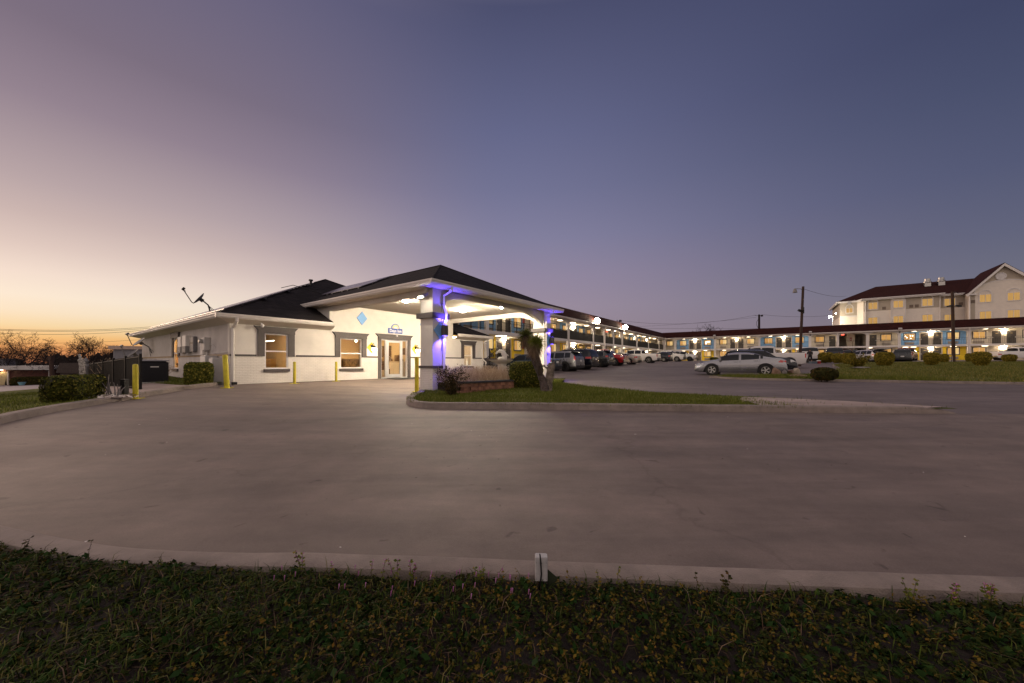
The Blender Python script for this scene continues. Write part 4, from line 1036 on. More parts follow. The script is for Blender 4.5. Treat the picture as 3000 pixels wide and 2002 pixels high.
# rooms
for i, c in enumerate((-6.8,1.17,9.2,17.2,36.9,44.9,52.9)):
    colour = ('blue','yellow') if i in (1,3,5) or i == 0 else (None,None)
    pair(M_LEFT, c, F2, colour[0], CE-F2, i); pair(M_LEFT, c, 0.0, colour[1], SB, i+2)
for z0, cl in ((F2,'blue'),(0.0,'yellow')):
    motel_window(M_LEFT, 21.75, z0+.85, k=1); motel_window(M_LEFT, 30.8, z0+.85, k=2); motel_window(M_LEFT, 33.4-.0, z0+.85, k=2) if False else None
    motel_door(M_LEFT, 29.1, z0, 1); motel_door(M_LEFT, 23.9, z0, -1)
for i, (c, cl) in enumerate(((c1,1),(c2,0),(c3,1),(c5,1),(c6,0))):
    up = {1:900} if i == 0 else {-1:901} if i == 3 else None
    pair(M_RIGHT, c, F2, 'blue' if cl else None, CE-F2, i, spec=up); pair(M_RIGHT, c, 0.0, 'yellow' if cl else None, SB, i+3, skipdoor=-1 if i == 4 else None)
pair(M_RIGHT, c6+8.0, F2, 'blue', CE-F2, 1); pair(M_RIGHT, c6+8.0, 0.0, 'yellow', SB, 2)
for z0 in (F2,0.0):
    motel_window(M_RIGHT, sRw(1953), z0+.85, k=4); motel_window(M_RIGHT, sRw(2387), z0+.85, k=1); motel_door(M_RIGHT, sRw(2429), z0, -1)
    motel_door(M_RIGHT, sRw(2547.5), z0, 1); motel_window(M_RIGHT, sRw(2579), z0+.85, k=3)
    q = MB(); q.M = M_RIGHT; s_ = sRw(2389); q.box(s_+.1,s_+1.2,-.12,-.01,z0+.16,z0+.56); s_ = sRw(2581); q.box(s_+.1,s_+1.2,-.12,-.01,z0+.16,z0+.56); q.build('air_conditioner_grille', acg, motel)
# open lit room on the ground floor at the right
q = MB(); q.M = M_RIGHT; s_ = open_door[0]
q.box(s_-.6,s_-.5,.2,4,0,2.4); q.box(s_+1.9,s_+2.0,.2,4,0,2.4); q.box(s_-.5,s_+1.9,3.9,4,0,2.4); q.box(s_-.5,s_+1.9,.2,3.9,2.4,2.45)
rm = q.build('room', M['warmwall'], motel)
q = MB(); q.M = M_RIGHT; q.box(s_-.5,s_+1.9,.05,3.9,-.02,.01); q.build('room_floor', M['wood_floor'], rm)
q = MB(); q.M = M_RIGHT; q.box(s_+.3,s_+1.5,1.2,2.6,2.36,2.39); q.build('room_light', emis('rl2', (1,.75,.4), 9), rm)
q = MB(); q.M = M_RIGHT; q.box(s_+.1,s_+.8,2.2,2.8,.7,.75); q.box(s_+.15,s_+.2,2.2,2.8,.01,.7); q.box(s_+.7,s_+.75,2.2,2.8,.01,.7); q.box(s_+.3,s_+.5,2.3,2.5,.75,1.05); q.tube([(s_+.5,1.2,.01),(s_+.5,1.2,.4)], .16, 10); q.build('table', mat('rtable', (.28,.14,.05), .5, var=.2), rm)
# breezeway details on the right wing
q = MB(); q.M = M_RIGHT; g0,g1 = bwR; mid = g0+(g1-g0)*.51
q.box(mid-.14,mid+.14,1.90,1.99,F2+1.15,F2+1.75); q.build('extinguisher_cabinet', mat('extred', (.30,.02,.02), .4, var=.05), motel)
q = MB(); q.M = M_RIGHT; q.box(mid-.25,mid+.25,1.96,1.99,F2+1.85,F2+1.9); q.box(mid-.05,mid+.05,1.88,1.9,F2+1.3,F2+1.55); q.build('extinguisher_sign', M['vinyl'], motel)
for Mx, s_ in ((M_RIGHT, g0+.35),(M_LEFT, 28.9)):
    q = MB(); q.M = Mx; q.box(s_,s_+.45,-.35,-.3,F2+2.1,F2+2.32); q.build('exit_sign', emis('exit', (1,.10,.05), 2.2), motel)
q = MB(); q.M = M_LEFT; q.box(4.55,4.9,-.14,-.02,1.15,1.75); q.box(4.62,4.95,-.14,-.02,F2+1.5,F2+2.05); q.build('extinguisher_cabinet', mat('extred2', (.32,.02,.02), .4, var=.05), motel)
# railings
def railing(Mx, a, b_, mode):
    q = MB(); q.M = Mx; z = F2
    if mode == 'screen':
        q.box(a,b_,-2.04,-2.01,z+1.02,z+1.06); q.box(a,b_,-2.04,-2.01,z+.10,z+.14)
        n = int((b_-a)/.13)
        for k in range(n): x = a+(b_-a)*(k+.5)/n; q.box(x-.012,x+.012,-2.035,-2.015,z+.06,z+1.16)
        r = q.build('railing', M['rail'], motel)
        s_ = MB(); s_.M = Mx; n = max(1,int((b_-a)/1.3))
        for k in range(n):
            x0 = a+(b_-a)*k/n; s_.box(x0+.012,x0+(b_-a)/n-.012,-2.062,-2.05,z+.0,z+1.0+.03*math.sin(k*2.1+a))
        s_.build('screen', M['screen'], r)
    elif mode == 'dense':
        q.box(a,b_,-2.04,-2.01,z+1.10,z+1.14); q.box(a,b_,-2.04,-2.01,z+.16,z+.20); q.box(a,b_,-2.04,-2.01,z+.86,z+.89)
        n = int((b_-a)/.125)
        for k in range(n):
            x = a+(b_-a)*(k+.5)/n; q.box(x-.014,x+.014,-2.035,-2.015,z+.05,z+1.12)
            if k % 10 == 5: q.box(x-.03,x+.03,-2.05,-2.0,z+.0,z+1.16)
        q.build('railing', M['rail'], motel)
    else:
        q.box(a,b_,-2.035,-2.015,z+1.05,z+1.08); q.box(a,b_,-2.035,-2.015,z+.80,z+.825); q.box(a,b_,-2.035,-2.015,z+.14,z+.165)
        n = int((b_-a)/.17)
        for k in range(n): x = a+(b_-a)*(k+.5)/n; q.box(x-.009,x+.009,-2.032,-2.018,z+.15,z+(1.06 if k%5 else .82))
        for x in (a+(b_-a)*.5,): q.box(x-.025,x+.025,-2.05,-2.0,z,z+.86)
        q.build('railing', M['rail'], motel)
for a_, c_ in zip(LP, LP[1:]):
    m_ = 'dense' if c_ < 5 else 'screen'
    if a_ < -5: continue
    railing(M_LEFT, a_+.17, c_-.17, m_)
railing(M_LEFT, -9.3, -4.17, 'dense')
for a_, c_ in zip(RP[:-1], RP[1:]): railing(M_RIGHT, a_+.17, c_-.17, 'thin')
q = MB(); q.M = M_RIGHT; q.box(2.3,RP[1]-.2,-2.06,-2.04,0,0)
# white stair enclosure at the left end, bin, low hedge pots
q = MB(); q.prism([(-11.2,F2-.3),(-10.9,F2-.3),(-9.4,F2-.3),(-9.4,F2+.35),(-10.9,F2+1.2),(-10.9,5.0),(-11.2,5.0)], 'y', -2.35,-2.12); q.build('stair_wall', M['paint_brick'], motel)
for Mx, ss in ((M_LEFT,(11.7,23.4,31.2,39.1)),(M_RIGHT,(RP[3],RP[5],RP[8]))):
    for s_ in ss:
        q = MB(); q.M = Mx; q.tube([(s_-.05,-2.5,EV-.15),(s_-.05,-2.5,EV-.35),(s_-.05,-2.19,EV-.6),(s_-.05,-2.19,F2+1.4),(s_+.05,-2.22,F2+1.1),(s_+.05,-2.20,-.2)], .05, 6); q.build('downspout', M['white_gutter'], motel)
q = MB(); q.M = M_RIGHT; q.box(RP[2]-.24,RP[2]+.24,-2.25,-1.75,-.3,.62); q.build('pillar_base', M['grey'], motel)

# lights fixed to the motel, things of their own
def motel_flood(lb, u, v, z, lit, size=.30):
    t = thing('flood_light', lb, 'flood light', MF.w(u,v,MZ+z), MF.rot if lit else MF.rot-math.pi/2, 'flood lights along the motel gutter')
    q = MB(); q.tube([(0,-.02,-.25),(0,-.12,0),(0,-.3,.25)], .03, 6); q.box(-.07,.07,-.06,.06,-.35,-.15); q.build('bracket', M['darkmetal'], t)
    if lit:
        q = MB(); q.lathe([(.06,.22),(.16,.28),(.19,.36)], 14, (0,-.34,0)); q.build('cap', M['darkmetal'], t)
        q = MB(); q.lathe([(.10,.42),(.26,.50),(.34,.62),(.37,.78),(.34,.94),(.26,1.06),(.10,1.14)], 16, (0,-.36,-.08)); q.build('globe', emis('flood_globe', (1,.84,.60), 150), t, smooth=80)
    else:
        q = MB(); q.obox((0,-.36,.30),(.42,.34,.24),(.5,0,0)); q.build('housing', M['lightgrey'], t)
motel_flood('large glaring round lamp on the motel gutter above the maroon car row, nearer one', 19.4,-2.3,4.75,True)
motel_flood('large glaring round lamp on the motel gutter, farther of the two', 31.2,-2.3,4.75,True)
for px_, lb in ((2094,'unlit flood light on the motel gutter left of the centre bays'),(2373.4,'unlit flood light on the motel gutter just right of the tall wooden pole'),(2635,'unlit flood light on the motel gutter at the right blue bay')):
    motel_flood(lb, XB-.2, -sR(px_), 4.95, False)
t = MB(); t.tube([(0,0,0),(0,-.5,.35),(0,-.8,.5)], .03, 6); t.obox((0,-.85,.5),(.25,.4,.12),(.4,0,0)); o = t.build('arm_light', M['darkmetal'], loc=MF.w(46.9,-2.3,MZ+4.6)); tag(o, 'small unlit arm lamp on the far end of the left motel wing', 'lamp')

# ================================================================ HOTEL behind
azm = math.atan(775/1080); HO = ray(2530)[:2]*72.0
HD1 = np.array([math.sin(azm), math.cos(azm)]); HDx = np.array([math.cos(azm), -math.sin(azm)])
HZ = CAMZ+.3
hotel = thing('hotel_building', 'large cream and tan four storey hotel with dark red roof standing behind the motel', 'building', (HO[0],HO[1],HZ), -azm)
def zh(r): return r-.3
XR = 34.0
q = MB(); q.box(0,10.07,0,14,0,zh(9.9)); q.box(10.07,13.45,2,14,0,zh(9.9)); q.box(13.45,21.3,-.5,14,0,zh(12.1)); q.box(21.3,XR,2,14,0,zh(9.9)); q.box(-3.3,-.75,1.5,14,0,zh(9.3)); q.prism([(-.75,1.5),(0,0),(0,14),(-.75,14)], 'z', 0, zh(12.2))
q.build('lower_wall', M['hotel_light'], hotel)
q = MB(); q.box(.002,10.07,0,14,zh(9.9),zh(12.2)); q.box(10.07,13.44,2,14,zh(9.9),zh(12.2)); q.box(-3.3,-.752,1.5,14,zh(9.3),zh(12.2)); q.box(21.31,XR,2,14,zh(9.9),zh(12.2))
q.prism([(13.45,zh(12.1)),(21.3,zh(12.1)),(17.1,zh(16.0)),(16.9,zh(16.0))], 'y', -.5, 6)
q.box(13.42,14.0,-.53,-.5,0,zh(12.1)); q.build('upper_wall', M['hotel_dark'], hotel)
# roofs
def hip(q, x0,x1,y0,y1,z,k):
    h = (y1-y0)/2; q.add([(x0,y0,z),(x1,y0,z),(x1,y1,z),(x0,y1,z),(x0+h,y0+h,z+k*h),(x1-h,y0+h,z+k*h)],[(0,1,5,4),(1,2,5),(2,3,4,5),(3,0,4)])
q = MB(); hip(q,-3.8,XR+8,1.4,15,zh(12.36),.50); hip(q,-.35,10.5,-.5,10.0,zh(12.36),.44)
q.add([(13.0,-1.0,zh(11.9)),(17.0,-1.0,zh(16.6)),(21.8,-1.0,zh(11.9)),(13.0,8,zh(11.9)),(17.0,8,zh(16.6)),(21.8,8,zh(11.9))],[(0,1,4,3),(1,2,5,4)])
q.build('roof', M['hotel_roof'], hotel)
q = MB()
for (a0,a1,y) in ((-.35,10.5,-.5),(10.5,13.3,1.5),(21.6,XR,1.5)): q.box(a0,a1,y-.08,y+.4,zh(12.0),zh(12.33)); q.box(a0,a1,y-.2,y-.05,zh(12.2),zh(12.36))
q.box(-3.85,-.9,1.3,1.6,zh(12.0),zh(12.34)); q.box(-3.9,-3.6,1.3,14,zh(12.0),zh(12.34)); q.prism([(-.9,1.3),(-.35,-.6),(-.1,-.5),(-.7,1.5)], 'z', zh(12.0), zh(12.34))
q.box(-3.36,-.74,1.44,1.5,zh(9.15),zh(9.4))
for s_, xa, xb in ((1,12.95,17.0),(1,17.0,21.85)):
    za, zb = (11.75,16.5) if xa < 15 else (16.5,11.75)
    q.prism([(xa,zh(za)),(xb,zh(zb)),(xb,zh(zb-.45)),(xa,zh(za-.45))], 'y', -1.05, -.85); q.prism([(xa,zh(za-.02)),(xb,zh(zb-.02)),(xb,zh(zb-.1)),(xa,zh(za-.1))], 'y', -.95, -.5)
q.box(12.9,14.05,-1.0,-.5,zh(11.55),zh(11.8)); q.tube([(.25,-.1,zh(12.1)),(.25,-.1,0)], .09, 4); q.tube([(13.3,-.65,zh(11.6)),(13.3,-.65,0)], .10, 4); q.tube([(10.0,-.1,zh(12.1)),(10.0,-.1,0)], .06, 4)
q.build('cornice', M['white'], hotel)
# great arch on the gable
q = MB(); n = 30; ax, aa, ah = 17.2, 3.25, 1.85
pl = [(ax-aa,0)]+[(ax-aa*math.cos(math.pi*k/n), zh(11.9)+ah*math.sin(math.pi*k/n)) for k in range(n+1)]+[(ax+aa,0)]
q.prism(pl, 'y', -.54, -.5); q.build('arch_panel', M['hotel_light'], hotel)
q = MB()
for k in range(n):
    a, b_ = math.pi*k/n, math.pi*(k+1)/n
    q.prism([(ax-aa*math.cos(a), zh(11.9)+ah*math.sin(a)),(ax-aa*math.cos(b_), zh(11.9)+ah*math.sin(b_)),(ax-(aa+.14)*math.cos(b_), zh(11.9)+(ah+.14)*math.sin(b_)),(ax-(aa+.14)*math.cos(a), zh(11.9)+(ah+.14)*math.sin(a))], 'y', -.58, -.5)
q.build('arch_trim', M['white'], hotel)
q = MB(); q.lathe([(.62,-.52),(.62,-.60),(.5,-.62),(.46,-.57),(.05,-.60)], 24, (16.75,0,zh(14.45)), axis='y'); q.build('round_vent', M['white'], hotel)
hc_ = curtain('hotel_curtain', (.48,.27,.08), (.60,.35,.11), .85, 9)
def hwin(x, y, z0, w=1.25, h=1.3, arch=True, tall=False):
    q = MB(); t = .13
    q.box(x-t,x,y-.06,y-.001,z0-t,z0+h); q.box(x+w,x+w+t,y-.06,y-.001,z0-t,z0+h); q.box(x,x+w,y-.06,y-.001,z0-t,z0); q.box(x+w/2-.03,x+w/2+.03,y-.04,y-.001,z0,z0+h); q.box(x,x+w,y-.045,y-.001,z0+h-.05,z0+h)
    if arch:
        n = 16; r = w/2; H_ = .62
        for k in range(n):
            a, b_ = math.pi*k/n, math.pi*(k+1)/n
            q.prism([(x+r-r*math.cos(a),z0+h+H_*math.sin(a)),(x+r-r*math.cos(b_),z0+h+H_*math.sin(b_)),(x+r-(r+t)*math.cos(b_),z0+h+(H_+t)*math.sin(b_)),(x+r-(r+t)*math.cos(a),z0+h+(H_+t)*math.sin(a))], 'y', y-.06, y-.001)
    else: q.box(x-t,x+w+t,y-.06,y-.001,z0+h,z0+h+t)
    o = q.build('window', M['white'], hotel)
    q = MB(); q.box(x,x+w/2-.03,y-.02,y-.005,z0,z0+h-.05); q.box(x+w/2+.03,x+w,y-.02,y-.005,z0,z0+h-.05); q.build('curtain', hc_, o)
for row, z0 in enumerate((10.28,7.40,4.5)):
    for x, y in ((.68,0),(4.1,0),(7.85,0),(11.05,2),(14.45,-.54),(17.45,-.54),(23,2),(27,2)):
        if x == 4.1: hwin(x, y-.15, zh(z0), arch=(row==0), tall=True)
        else: hwin(x, y, zh(z0), arch=(row==0))
q = MB(); q.box(3.75,5.7,-.15,0,0,zh(11.6)); n = 14
q.prism([(4.725-.975*math.cos(math.pi*k/n), zh(11.6)+.55*math.sin(math.pi*k/n)) for k in range(n+1)], 'y', -.15, 0); q.build('window_bay', M['hotel_light'], hotel)
q = MB()
for k in range(n):
    a, b_ = math.pi*k/n, math.pi*(k+1)/n
    q.prism([(4.725-.9*math.cos(a),zh(11.6)+.5*math.sin(a)),(4.725-.9*math.cos(b_),zh(11.6)+.5*math.sin(b_)),(4.725-1.0*math.cos(b_),zh(11.6)+.6*math.sin(b_)),(4.725-1.0*math.cos(a),zh(11.6)+.6*math.sin(a))], 'y', -.2, -.15)
q.box(3.72,3.82,-.2,-.15,0,zh(11.6)); q.box(5.63,5.73,-.2,-.15,0,zh(11.6)); q.build('bay_trim', M['white'], hotel)
hwin(-2.36,1.5,zh(10.0),w=.95,h=.95,arch=True)
q = MB()
for x, y, z0 in ((2.6,0,10.05),(6.2,0,10.1),(6.9,0,10.1),(12.75,2,10.2),(13.45,-.53,10.2)): q.box(x,x+.5,y-.03,y-.002,zh(z0),zh(z0+.55))
q.build('wall_vent', mat('hvent', (.20,.155,.12), .8, var=.1), hotel)
q = MB(); q.lathe([(.3,-.02),(.3,-.25),(.22,-.3)], 16, (-1.9,1.5,zh(11.95)), axis='y'); q.build('wall_lamp', M['lightgrey'], hotel)
for k, x in enumerate((9.9,11.7)):
    q = MB(); zb = zh(15.0); q.box(x-.42,x+.42,6.0,6.8,zb-.6,zb+.35); q.lathe([(.38,zb+.35),(.62,zb+.42),(.62,zb+.6),(.45,zb+.7),(.45,zb+1.15),(.3,zb+1.2)], 14, (x,6.4,0)); q.build('roof_ventilator', M['steel'], hotel)

bglow = emis('balc_fill_glow', (1,.80,.54), 11)  # ceiling discs added as fill; only the left wing has such a fitting
for Mx, cs in ((M_LEFT,(1.17,9.2,17.2,25.5,32.5,36.9,44.9,52.9)),(M_RIGHT,(c1,c2,c3,sRw(2400),sRw(2595),c5,c6,c6+8))):
    for c in cs:
        for zz, dx in ((CE,-2.2),(CE,2.2),(SB,-2.2),(SB,2.2)):
            if Mx is M_LEFT and zz == SB and dx > 0: continue
            q = MB(); q.M = Mx; q.lathe([(.001,zz-.03),(.33,zz-.025),(.33,zz-.005),(.001,zz-.005)], 12, (c+dx,-1.1,0)); q.build('balcony_fill_light', bglow, motel)
# ================================================================ VEHICLES
def interp(tab, x):
    if x <= tab[0][0]: return tab[0][1]
    for (a,va),(b,vb) in zip(tab, tab[1:]):
        if x <= b: return va+(vb-va)*(x-a)/max(1e-9,b-a)
    return tab[-1][1]
def smoothinterp(tab, x):
    if x <= tab[0][0]: return tab[0][1]
    n = len(tab)
    for i in range(n-1):
        (a,va),(b,vb) = tab[i], tab[i+1]
        if x <= b:
            h = b-a; t = (x-a)/h
            def sl(j):
                if j <= 0 or j >= n-1:
                    k = 0 if j <= 0 else n-2
                    return (tab[k+1][1]-tab[k][1])/(tab[k+1][0]-tab[k][0])
                s0 = (tab[j][1]-tab[j-1][1])/(tab[j][0]-tab[j-1][0]); s1 = (tab[j+1][1]-tab[j][1])/(tab[j+1][0]-tab[j][0])
                return 0 if s0*s1 <= 0 else 2*s0*s1/(s0+s1)
            m0, m1 = sl(i)*h, sl(i+1)*h
            return (2*t**3-3*t*t+1)*va+(t**3-2*t*t+t)*m0+(-2*t**3+3*t*t)*vb+(t**3-t*t)*m1
    return tab[-1][1]
def paint(name, c, metal=.6, rough=.28):
    return mat('paint_'+name, c, rough, metal=metal, var=.03, scale=2, spec=.4, coat=.45)
CARGLASS = mat('car_glass', (.008,.011,.014), .08, var=.0, spec=.30)
CARGLASS.node_tree.nodes['Principled BSDF'].inputs['Base Color'].default_value = (.012,.014,.018,1)
TYRE = mat('tyre', (.018,.017,.017), .85, var=.15, scale=20)
RIM = mat('rim', (.50,.49,.47), .3, metal=.8, var=.05)
RIMD = mat('rim_dark', (.03,.03,.032), .3, metal=.7, var=.05)
RED = mat('tail_red', (.42,.012,.012), .2, var=.05, spec=.8); RED.node_tree.nodes['Principled BSDF'].inputs['Emission Color'].default_value = (1,.02,.02,1); RED.node_tree.nodes['Principled BSDF'].inputs['Emission Strength'].default_value = .02
LAMP = mat('head_lamp', (.55,.55,.56), .12, var=.05, spec=.9)
BLACKP = mat('black_plastic', (.015,.014,.014), .6, var=.1)
CHROME = mat('chrome', (.55,.53,.50), .18, metal=1, var=.03)
PLATE = mat('plate_white', (.60,.60,.58), .4, var=.1, scale=14)
# table of body styles: length, width, wheel radius, wheel x front, rear; top line and belt line from rear (x=0) to front (x=L)
STY = {
 'sedan': dict(L=4.88,W=1.84,r=.345,wf=3.87,wr=1.03,gc=.19,
   top=[(0,.62),(.05,.98),(.35,1.08),(.62,1.10),(1.05,1.20),(1.55,1.36),(2.05,1.435),(2.55,1.445),(2.95,1.40),(3.35,1.20),(3.72,1.00),(4.2,.93),(4.6,.82),(4.80,.70),(4.88,.55)],
   belt=[(0,.60),(.06,.93),(.4,1.03),(1.0,1.05),(1.6,1.0),(2.6,.95),(3.5,.92),(3.72,.92),(4.2,.86),(4.6,.76),(4.80,.66),(4.88,.5)],
   win=[(.95,1.30),(1.36,2.28),(2.40,3.35)], ws=(3.0,3.72), rw=(.62,1.62)),
 'suv': dict(L=4.66,W=1.87,r=.37,wf=3.72,wr=.98,gc=.22,
   top=[(0,.70),(.03,1.0),(.12,1.22),(.35,1.55),(.55,1.655),(1.2,1.69),(2.0,1.69),(2.6,1.64),(3.05,1.42),(3.45,1.14),(3.95,1.06),(4.4,.93),(4.58,.80),(4.66,.60)],
   belt=[(0,.66),(.04,.98),(.15,1.12),(.8,1.10),(2.0,1.05),(3.4,1.02),(3.95,.98),(4.4,.86),(4.58,.74),(4.66,.55)],
   win=[(.50,1.02),(1.08,1.95),(2.05,3.0)], ws=(2.7,3.45), rw=(.12,.50)),
 'bigsuv': dict(L=5.35,W=2.03,r=.42,wf=4.25,wr=1.18,gc=.25,
   top=[(0,.75),(.03,1.1),(.12,1.40),(.30,1.78),(.48,1.87),(1.2,1.92),(2.4,1.92),(3.1,1.86),(3.5,1.62),(3.88,1.33),(4.5,1.25),(5.1,1.15),(5.28,1.0),(5.35,.7)],
   belt=[(0,.7),(.04,1.1),(.15,1.22),(1.0,1.22),(2.4,1.2),(3.8,1.18),(4.5,1.14),(5.1,1.05),(5.28,.92),(5.35,.62)],
   win=[(.35,1.35),(1.42,2.35),(2.42,3.40)], ws=(3.15,3.88), rw=(.12,.44)),
 'pickup': dict(L=5.85,W=2.02,r=.42,wf=4.78,wr=1.15,gc=.33,
   top=[(0,.75),(.02,1.24),(.1,1.27),(1.98,1.30),(2.02,1.31),(2.10,1.75),(2.22,1.88),(2.7,1.93),(3.4,1.93),(3.85,1.86),(4.2,1.6),(4.52,1.36),(5.0,1.30),(5.6,1.20),(5.78,1.06),(5.85,.75)],
   belt=[(0,.72),(.02,1.20),(.1,1.22),(1.98,1.24),(2.5,1.26),(4.4,1.22),(5.0,1.18),(5.6,1.10),(5.78,.98),(5.85,.68)],
   win=[(2.22,3.05),(3.14,4.12)], ws=(3.9,4.52), rw=(2.02,2.16), bed=(.12,1.92)),
 'wagon': dict(L=4.75,W=1.83,r=.35,wf=3.78,wr=1.0,gc=.2,
   top=[(0,.65),(.03,.95),(.1,1.10),(.3,1.42),(.5,1.50),(1.2,1.56),(2.1,1.56),(2.7,1.48),(3.1,1.28),(3.5,1.04),(4.1,.95),(4.5,.84),(4.68,.72),(4.75,.52)],
   belt=[(0,.6),(.04,.92),(.12,.99),(.8,.98),(2.1,.96),(3.5,.93),(4.1,.88),(4.5,.78),(4.68,.66),(4.75,.48)],
   win=[(.42,1.05),(1.12,1.98),(2.08,3.05)], ws=(2.8,3.5), rw=(.1,.42)),
}
def wheel(par, x, y, r, side, spokes, rimm, dbl=True):
    q = MB(); w_ = .215
    q.lathe([(r*.64,-w_/2),(r*.93,-w_/2),(r,-w_/2+.03),(r,w_/2-.03),(r*.93,w_/2),(r*.64,w_/2)], 26, (0,0,0), axis='y', cap=False)
    t = q.build('wheel', TYRE, par, smooth=50, loc=(x,y,r))
    q = MB(); o = side*(w_/2-.03); rr = r*.66
    ring = []
    q.lathe([(rr,o-.012*side),(rr,o+.02*side),(rr*.90,o+.02*side),(rr*.90,o-.012*side)], 26, (0,0,0), axis='y', cap=False)
    q.lathe([(.001,o+.018*side),(.055,o+.016*side),(.055,o-.02*side),(.001,o-.02*side)], 10, (0,0,0), axis='y')
    for k in range(spokes):
        for dd in ((-.11,.11) if dbl else (0,)):
            a = 2*math.pi*k/spokes+dd; old = q.M
            q.M = Matrix.Rotation(-a,4,'Y'); q.prism([(.03,-.016),(rr*.95,-.028 if not dbl else -.016),(rr*.95,.028 if not dbl else .016),(.03,.016)], 'y', o-.006, o+.014); q.M = old
    q.build('rim', rimm, t)
    q = MB(); q.lathe([(rr*.93,o-.05*side),(.001,o-.05*side)], 20, (0,0,0), axis='y'); q.build('brake_disc', BLACKP, t)
    return t
def car(name, lb, cat, style, pm, loc, heading, group, z=None, front=False, opts=None):
    """heading: angle of the nose from +X; the car is centred on loc"""
    opts = opts or {}
    S = STY[style]; Lc, W, r = S['L'], S['W'], S['r']*opts.get('rs',1); sc = opts.get('scale',1)
    H = Lc/2
    root = thing(name, lb, cat, loc, heading, group); root.scale = (sc,)*3
    top = lambda x: smoothinterp(S['top'], x); belt = lambda x: smoothinterp(S['belt'], x)
    def zbot(x):
        b = S['gc']+.06*max(0,(abs(x-H)-H+.35)/.35)
        for wx in (S['wf'],S['wr']):
            d = abs(x-wx); R_ = r+.065
            if d < R_: b = max(b, r+math.sqrt(R_*R_-d*d)*.98)
        return b
    def hw(x):
        e = min(x, Lc-x)/Lc; t = max(0, 1-e/.16); return W/2*(1-.10*t**2.2)
    xs = set(np.linspace(.10,Lc-.10,46).round(4)); 
    for p in S['top']: xs.add(round(p[0],4))
    for wx in (S['wf'],S['wr']):
        for k in range(-9,10): xs.add(round(wx+(r+.065)*math.sin(k/9*math.pi/2),4))
    for a,b in S['win']: xs.add(a); xs.add(b)
    for a in (*S['ws'],*S['rw']): xs.add(a)
    xs = sorted(x for x in xs if 0 <= x <= Lc)
    ys = [xs[0]]
    for x in xs[1:]:
        if x-ys[-1] > .012: ys.append(x)
    xs = ys
    NS = 12; NG = 5; NT = 5
    def section(x, sh=1.0):
        w_ = hw(x)*sh; zb, be, to = zbot(x), belt(x), top(x); to = max(to, be+.015)
        P = [(w_*.80,zb-.015),(w_*.955,zb)]
        for k in range(1,NS+1):
            t = k/NS; z = zb+(be-zb)*t; full = (z-S['gc'])/max(.1,be-S['gc'])
            bul = 1-.045*(2*full-.9)**2 if full > .45 else 1-.03*(1-full/.45)**2
            if .62 < full < .72: bul += .006
            P.append((w_*min(1,bul), z))
        dz = to-be; wb = P[-1][0]
        gh = min(1, dz/.25)
        yt = wb-(.46*dz*.62 if dz > .2 else dz*.5)-.035*(1-gh)
        for k in range(1,NG+1):
            t = k/NG; P.append((wb+(yt-wb)*(t**1.25), be+(dz*.90)*t))
        y5, z5 = P[-1]
        for k in range(1,NT+1):
            t = k/NT; P.append((y5*(1-t)**.9*(1 if t < 1 else 0), z5+(to-z5)*math.sin(t*math.pi/2)))
        return P
    n1 = 2+NS+NG+NT
    stations = [(x, 1.0) for x in xs]
    V = []; idx = []
    for x, sh in stations:
        P = section(x); row = []
        for s_ in (1,-1):
            for k, (y, z) in enumerate(P):
                if s_ == -1 and k == n1-1: continue
                row.append(len(V)); V.append((x-H, s_*y, z))
        idx.append(row)
    def I(i, k, s_):
        if s_ == 1 or k == n1-1: return idx[i][k]
        return idx[i][n1+k]
    groups = {}
    def put(g, f): groups.setdefault(g, []).append(f)
    for i in range(len(stations)-1):
        x = (stations[i][0]+stations[i+1][0])/2; tb = top(x)-belt(x); slope = (top(stations[i+1][0])-top(stations[i][0]))/(stations[i+1][0]-stations[i][0])
        for s_ in (1,-1):
            for k in range(n1-1):
                f = (I(i,k,s_),I(i+1,k,s_),I(i+1,k+1,s_),I(i,k+1,s_))
                if s_ == 1: f = f[::-1]
                zc = sum(V[j][2] for j in f)/4
                g = 'body'
                if 2+NS-1 <= k < 1+NS+NG-0 and tb > .20 and (k < 1+NS+NG-1 or tb>.3):
                    for wi, (a, b) in enumerate(S['win']):
                        if a < x < b and top(x)-belt(x) > .16 and k < 1+NS+NG-1: g = 'side_window%d%d' % (wi, s_)
                if k >= 2+NS+NG-2 and S['ws'][0]+.03 < x < S['ws'][1]-.02 : g = 'windshield'
                if k >= 2+NS+NG-2 and S['rw'][0]+.02 < x < S['rw'][1]-.02 and not (style == 'pickup'): g = 'rear_window'
                if style == 'pickup' and k >= 2+NS+NG-4 and 2.02 < x < 2.12: g = 'rear_window'
                if g == 'body' and k <= 2 and zc < S['gc']+.20 and not opts.get('nosill'): g = 'sill' if style in ('suv','bigsuv') or k <= 1 else 'body'
                # corner lamps wrap round the ends
                if g == 'body' and x < opts.get('tl',.34) and opts.get('tz',(.80,.96))[0] < zc < opts.get('tz',(.80,.96))[1] and 2 <= k < 2+NS+(3 if style in('suv','pickup') else 0): g = 'tail_light%d' % s_
                if g == 'body' and x > Lc-opts.get('hl',.42) and opts.get('hz',(.60,.80))[0] < zc < opts.get('hz',(.60,.80))[1] and 2 <= k < 2+NS: g = 'headlight%d' % s_
                put(g, f)
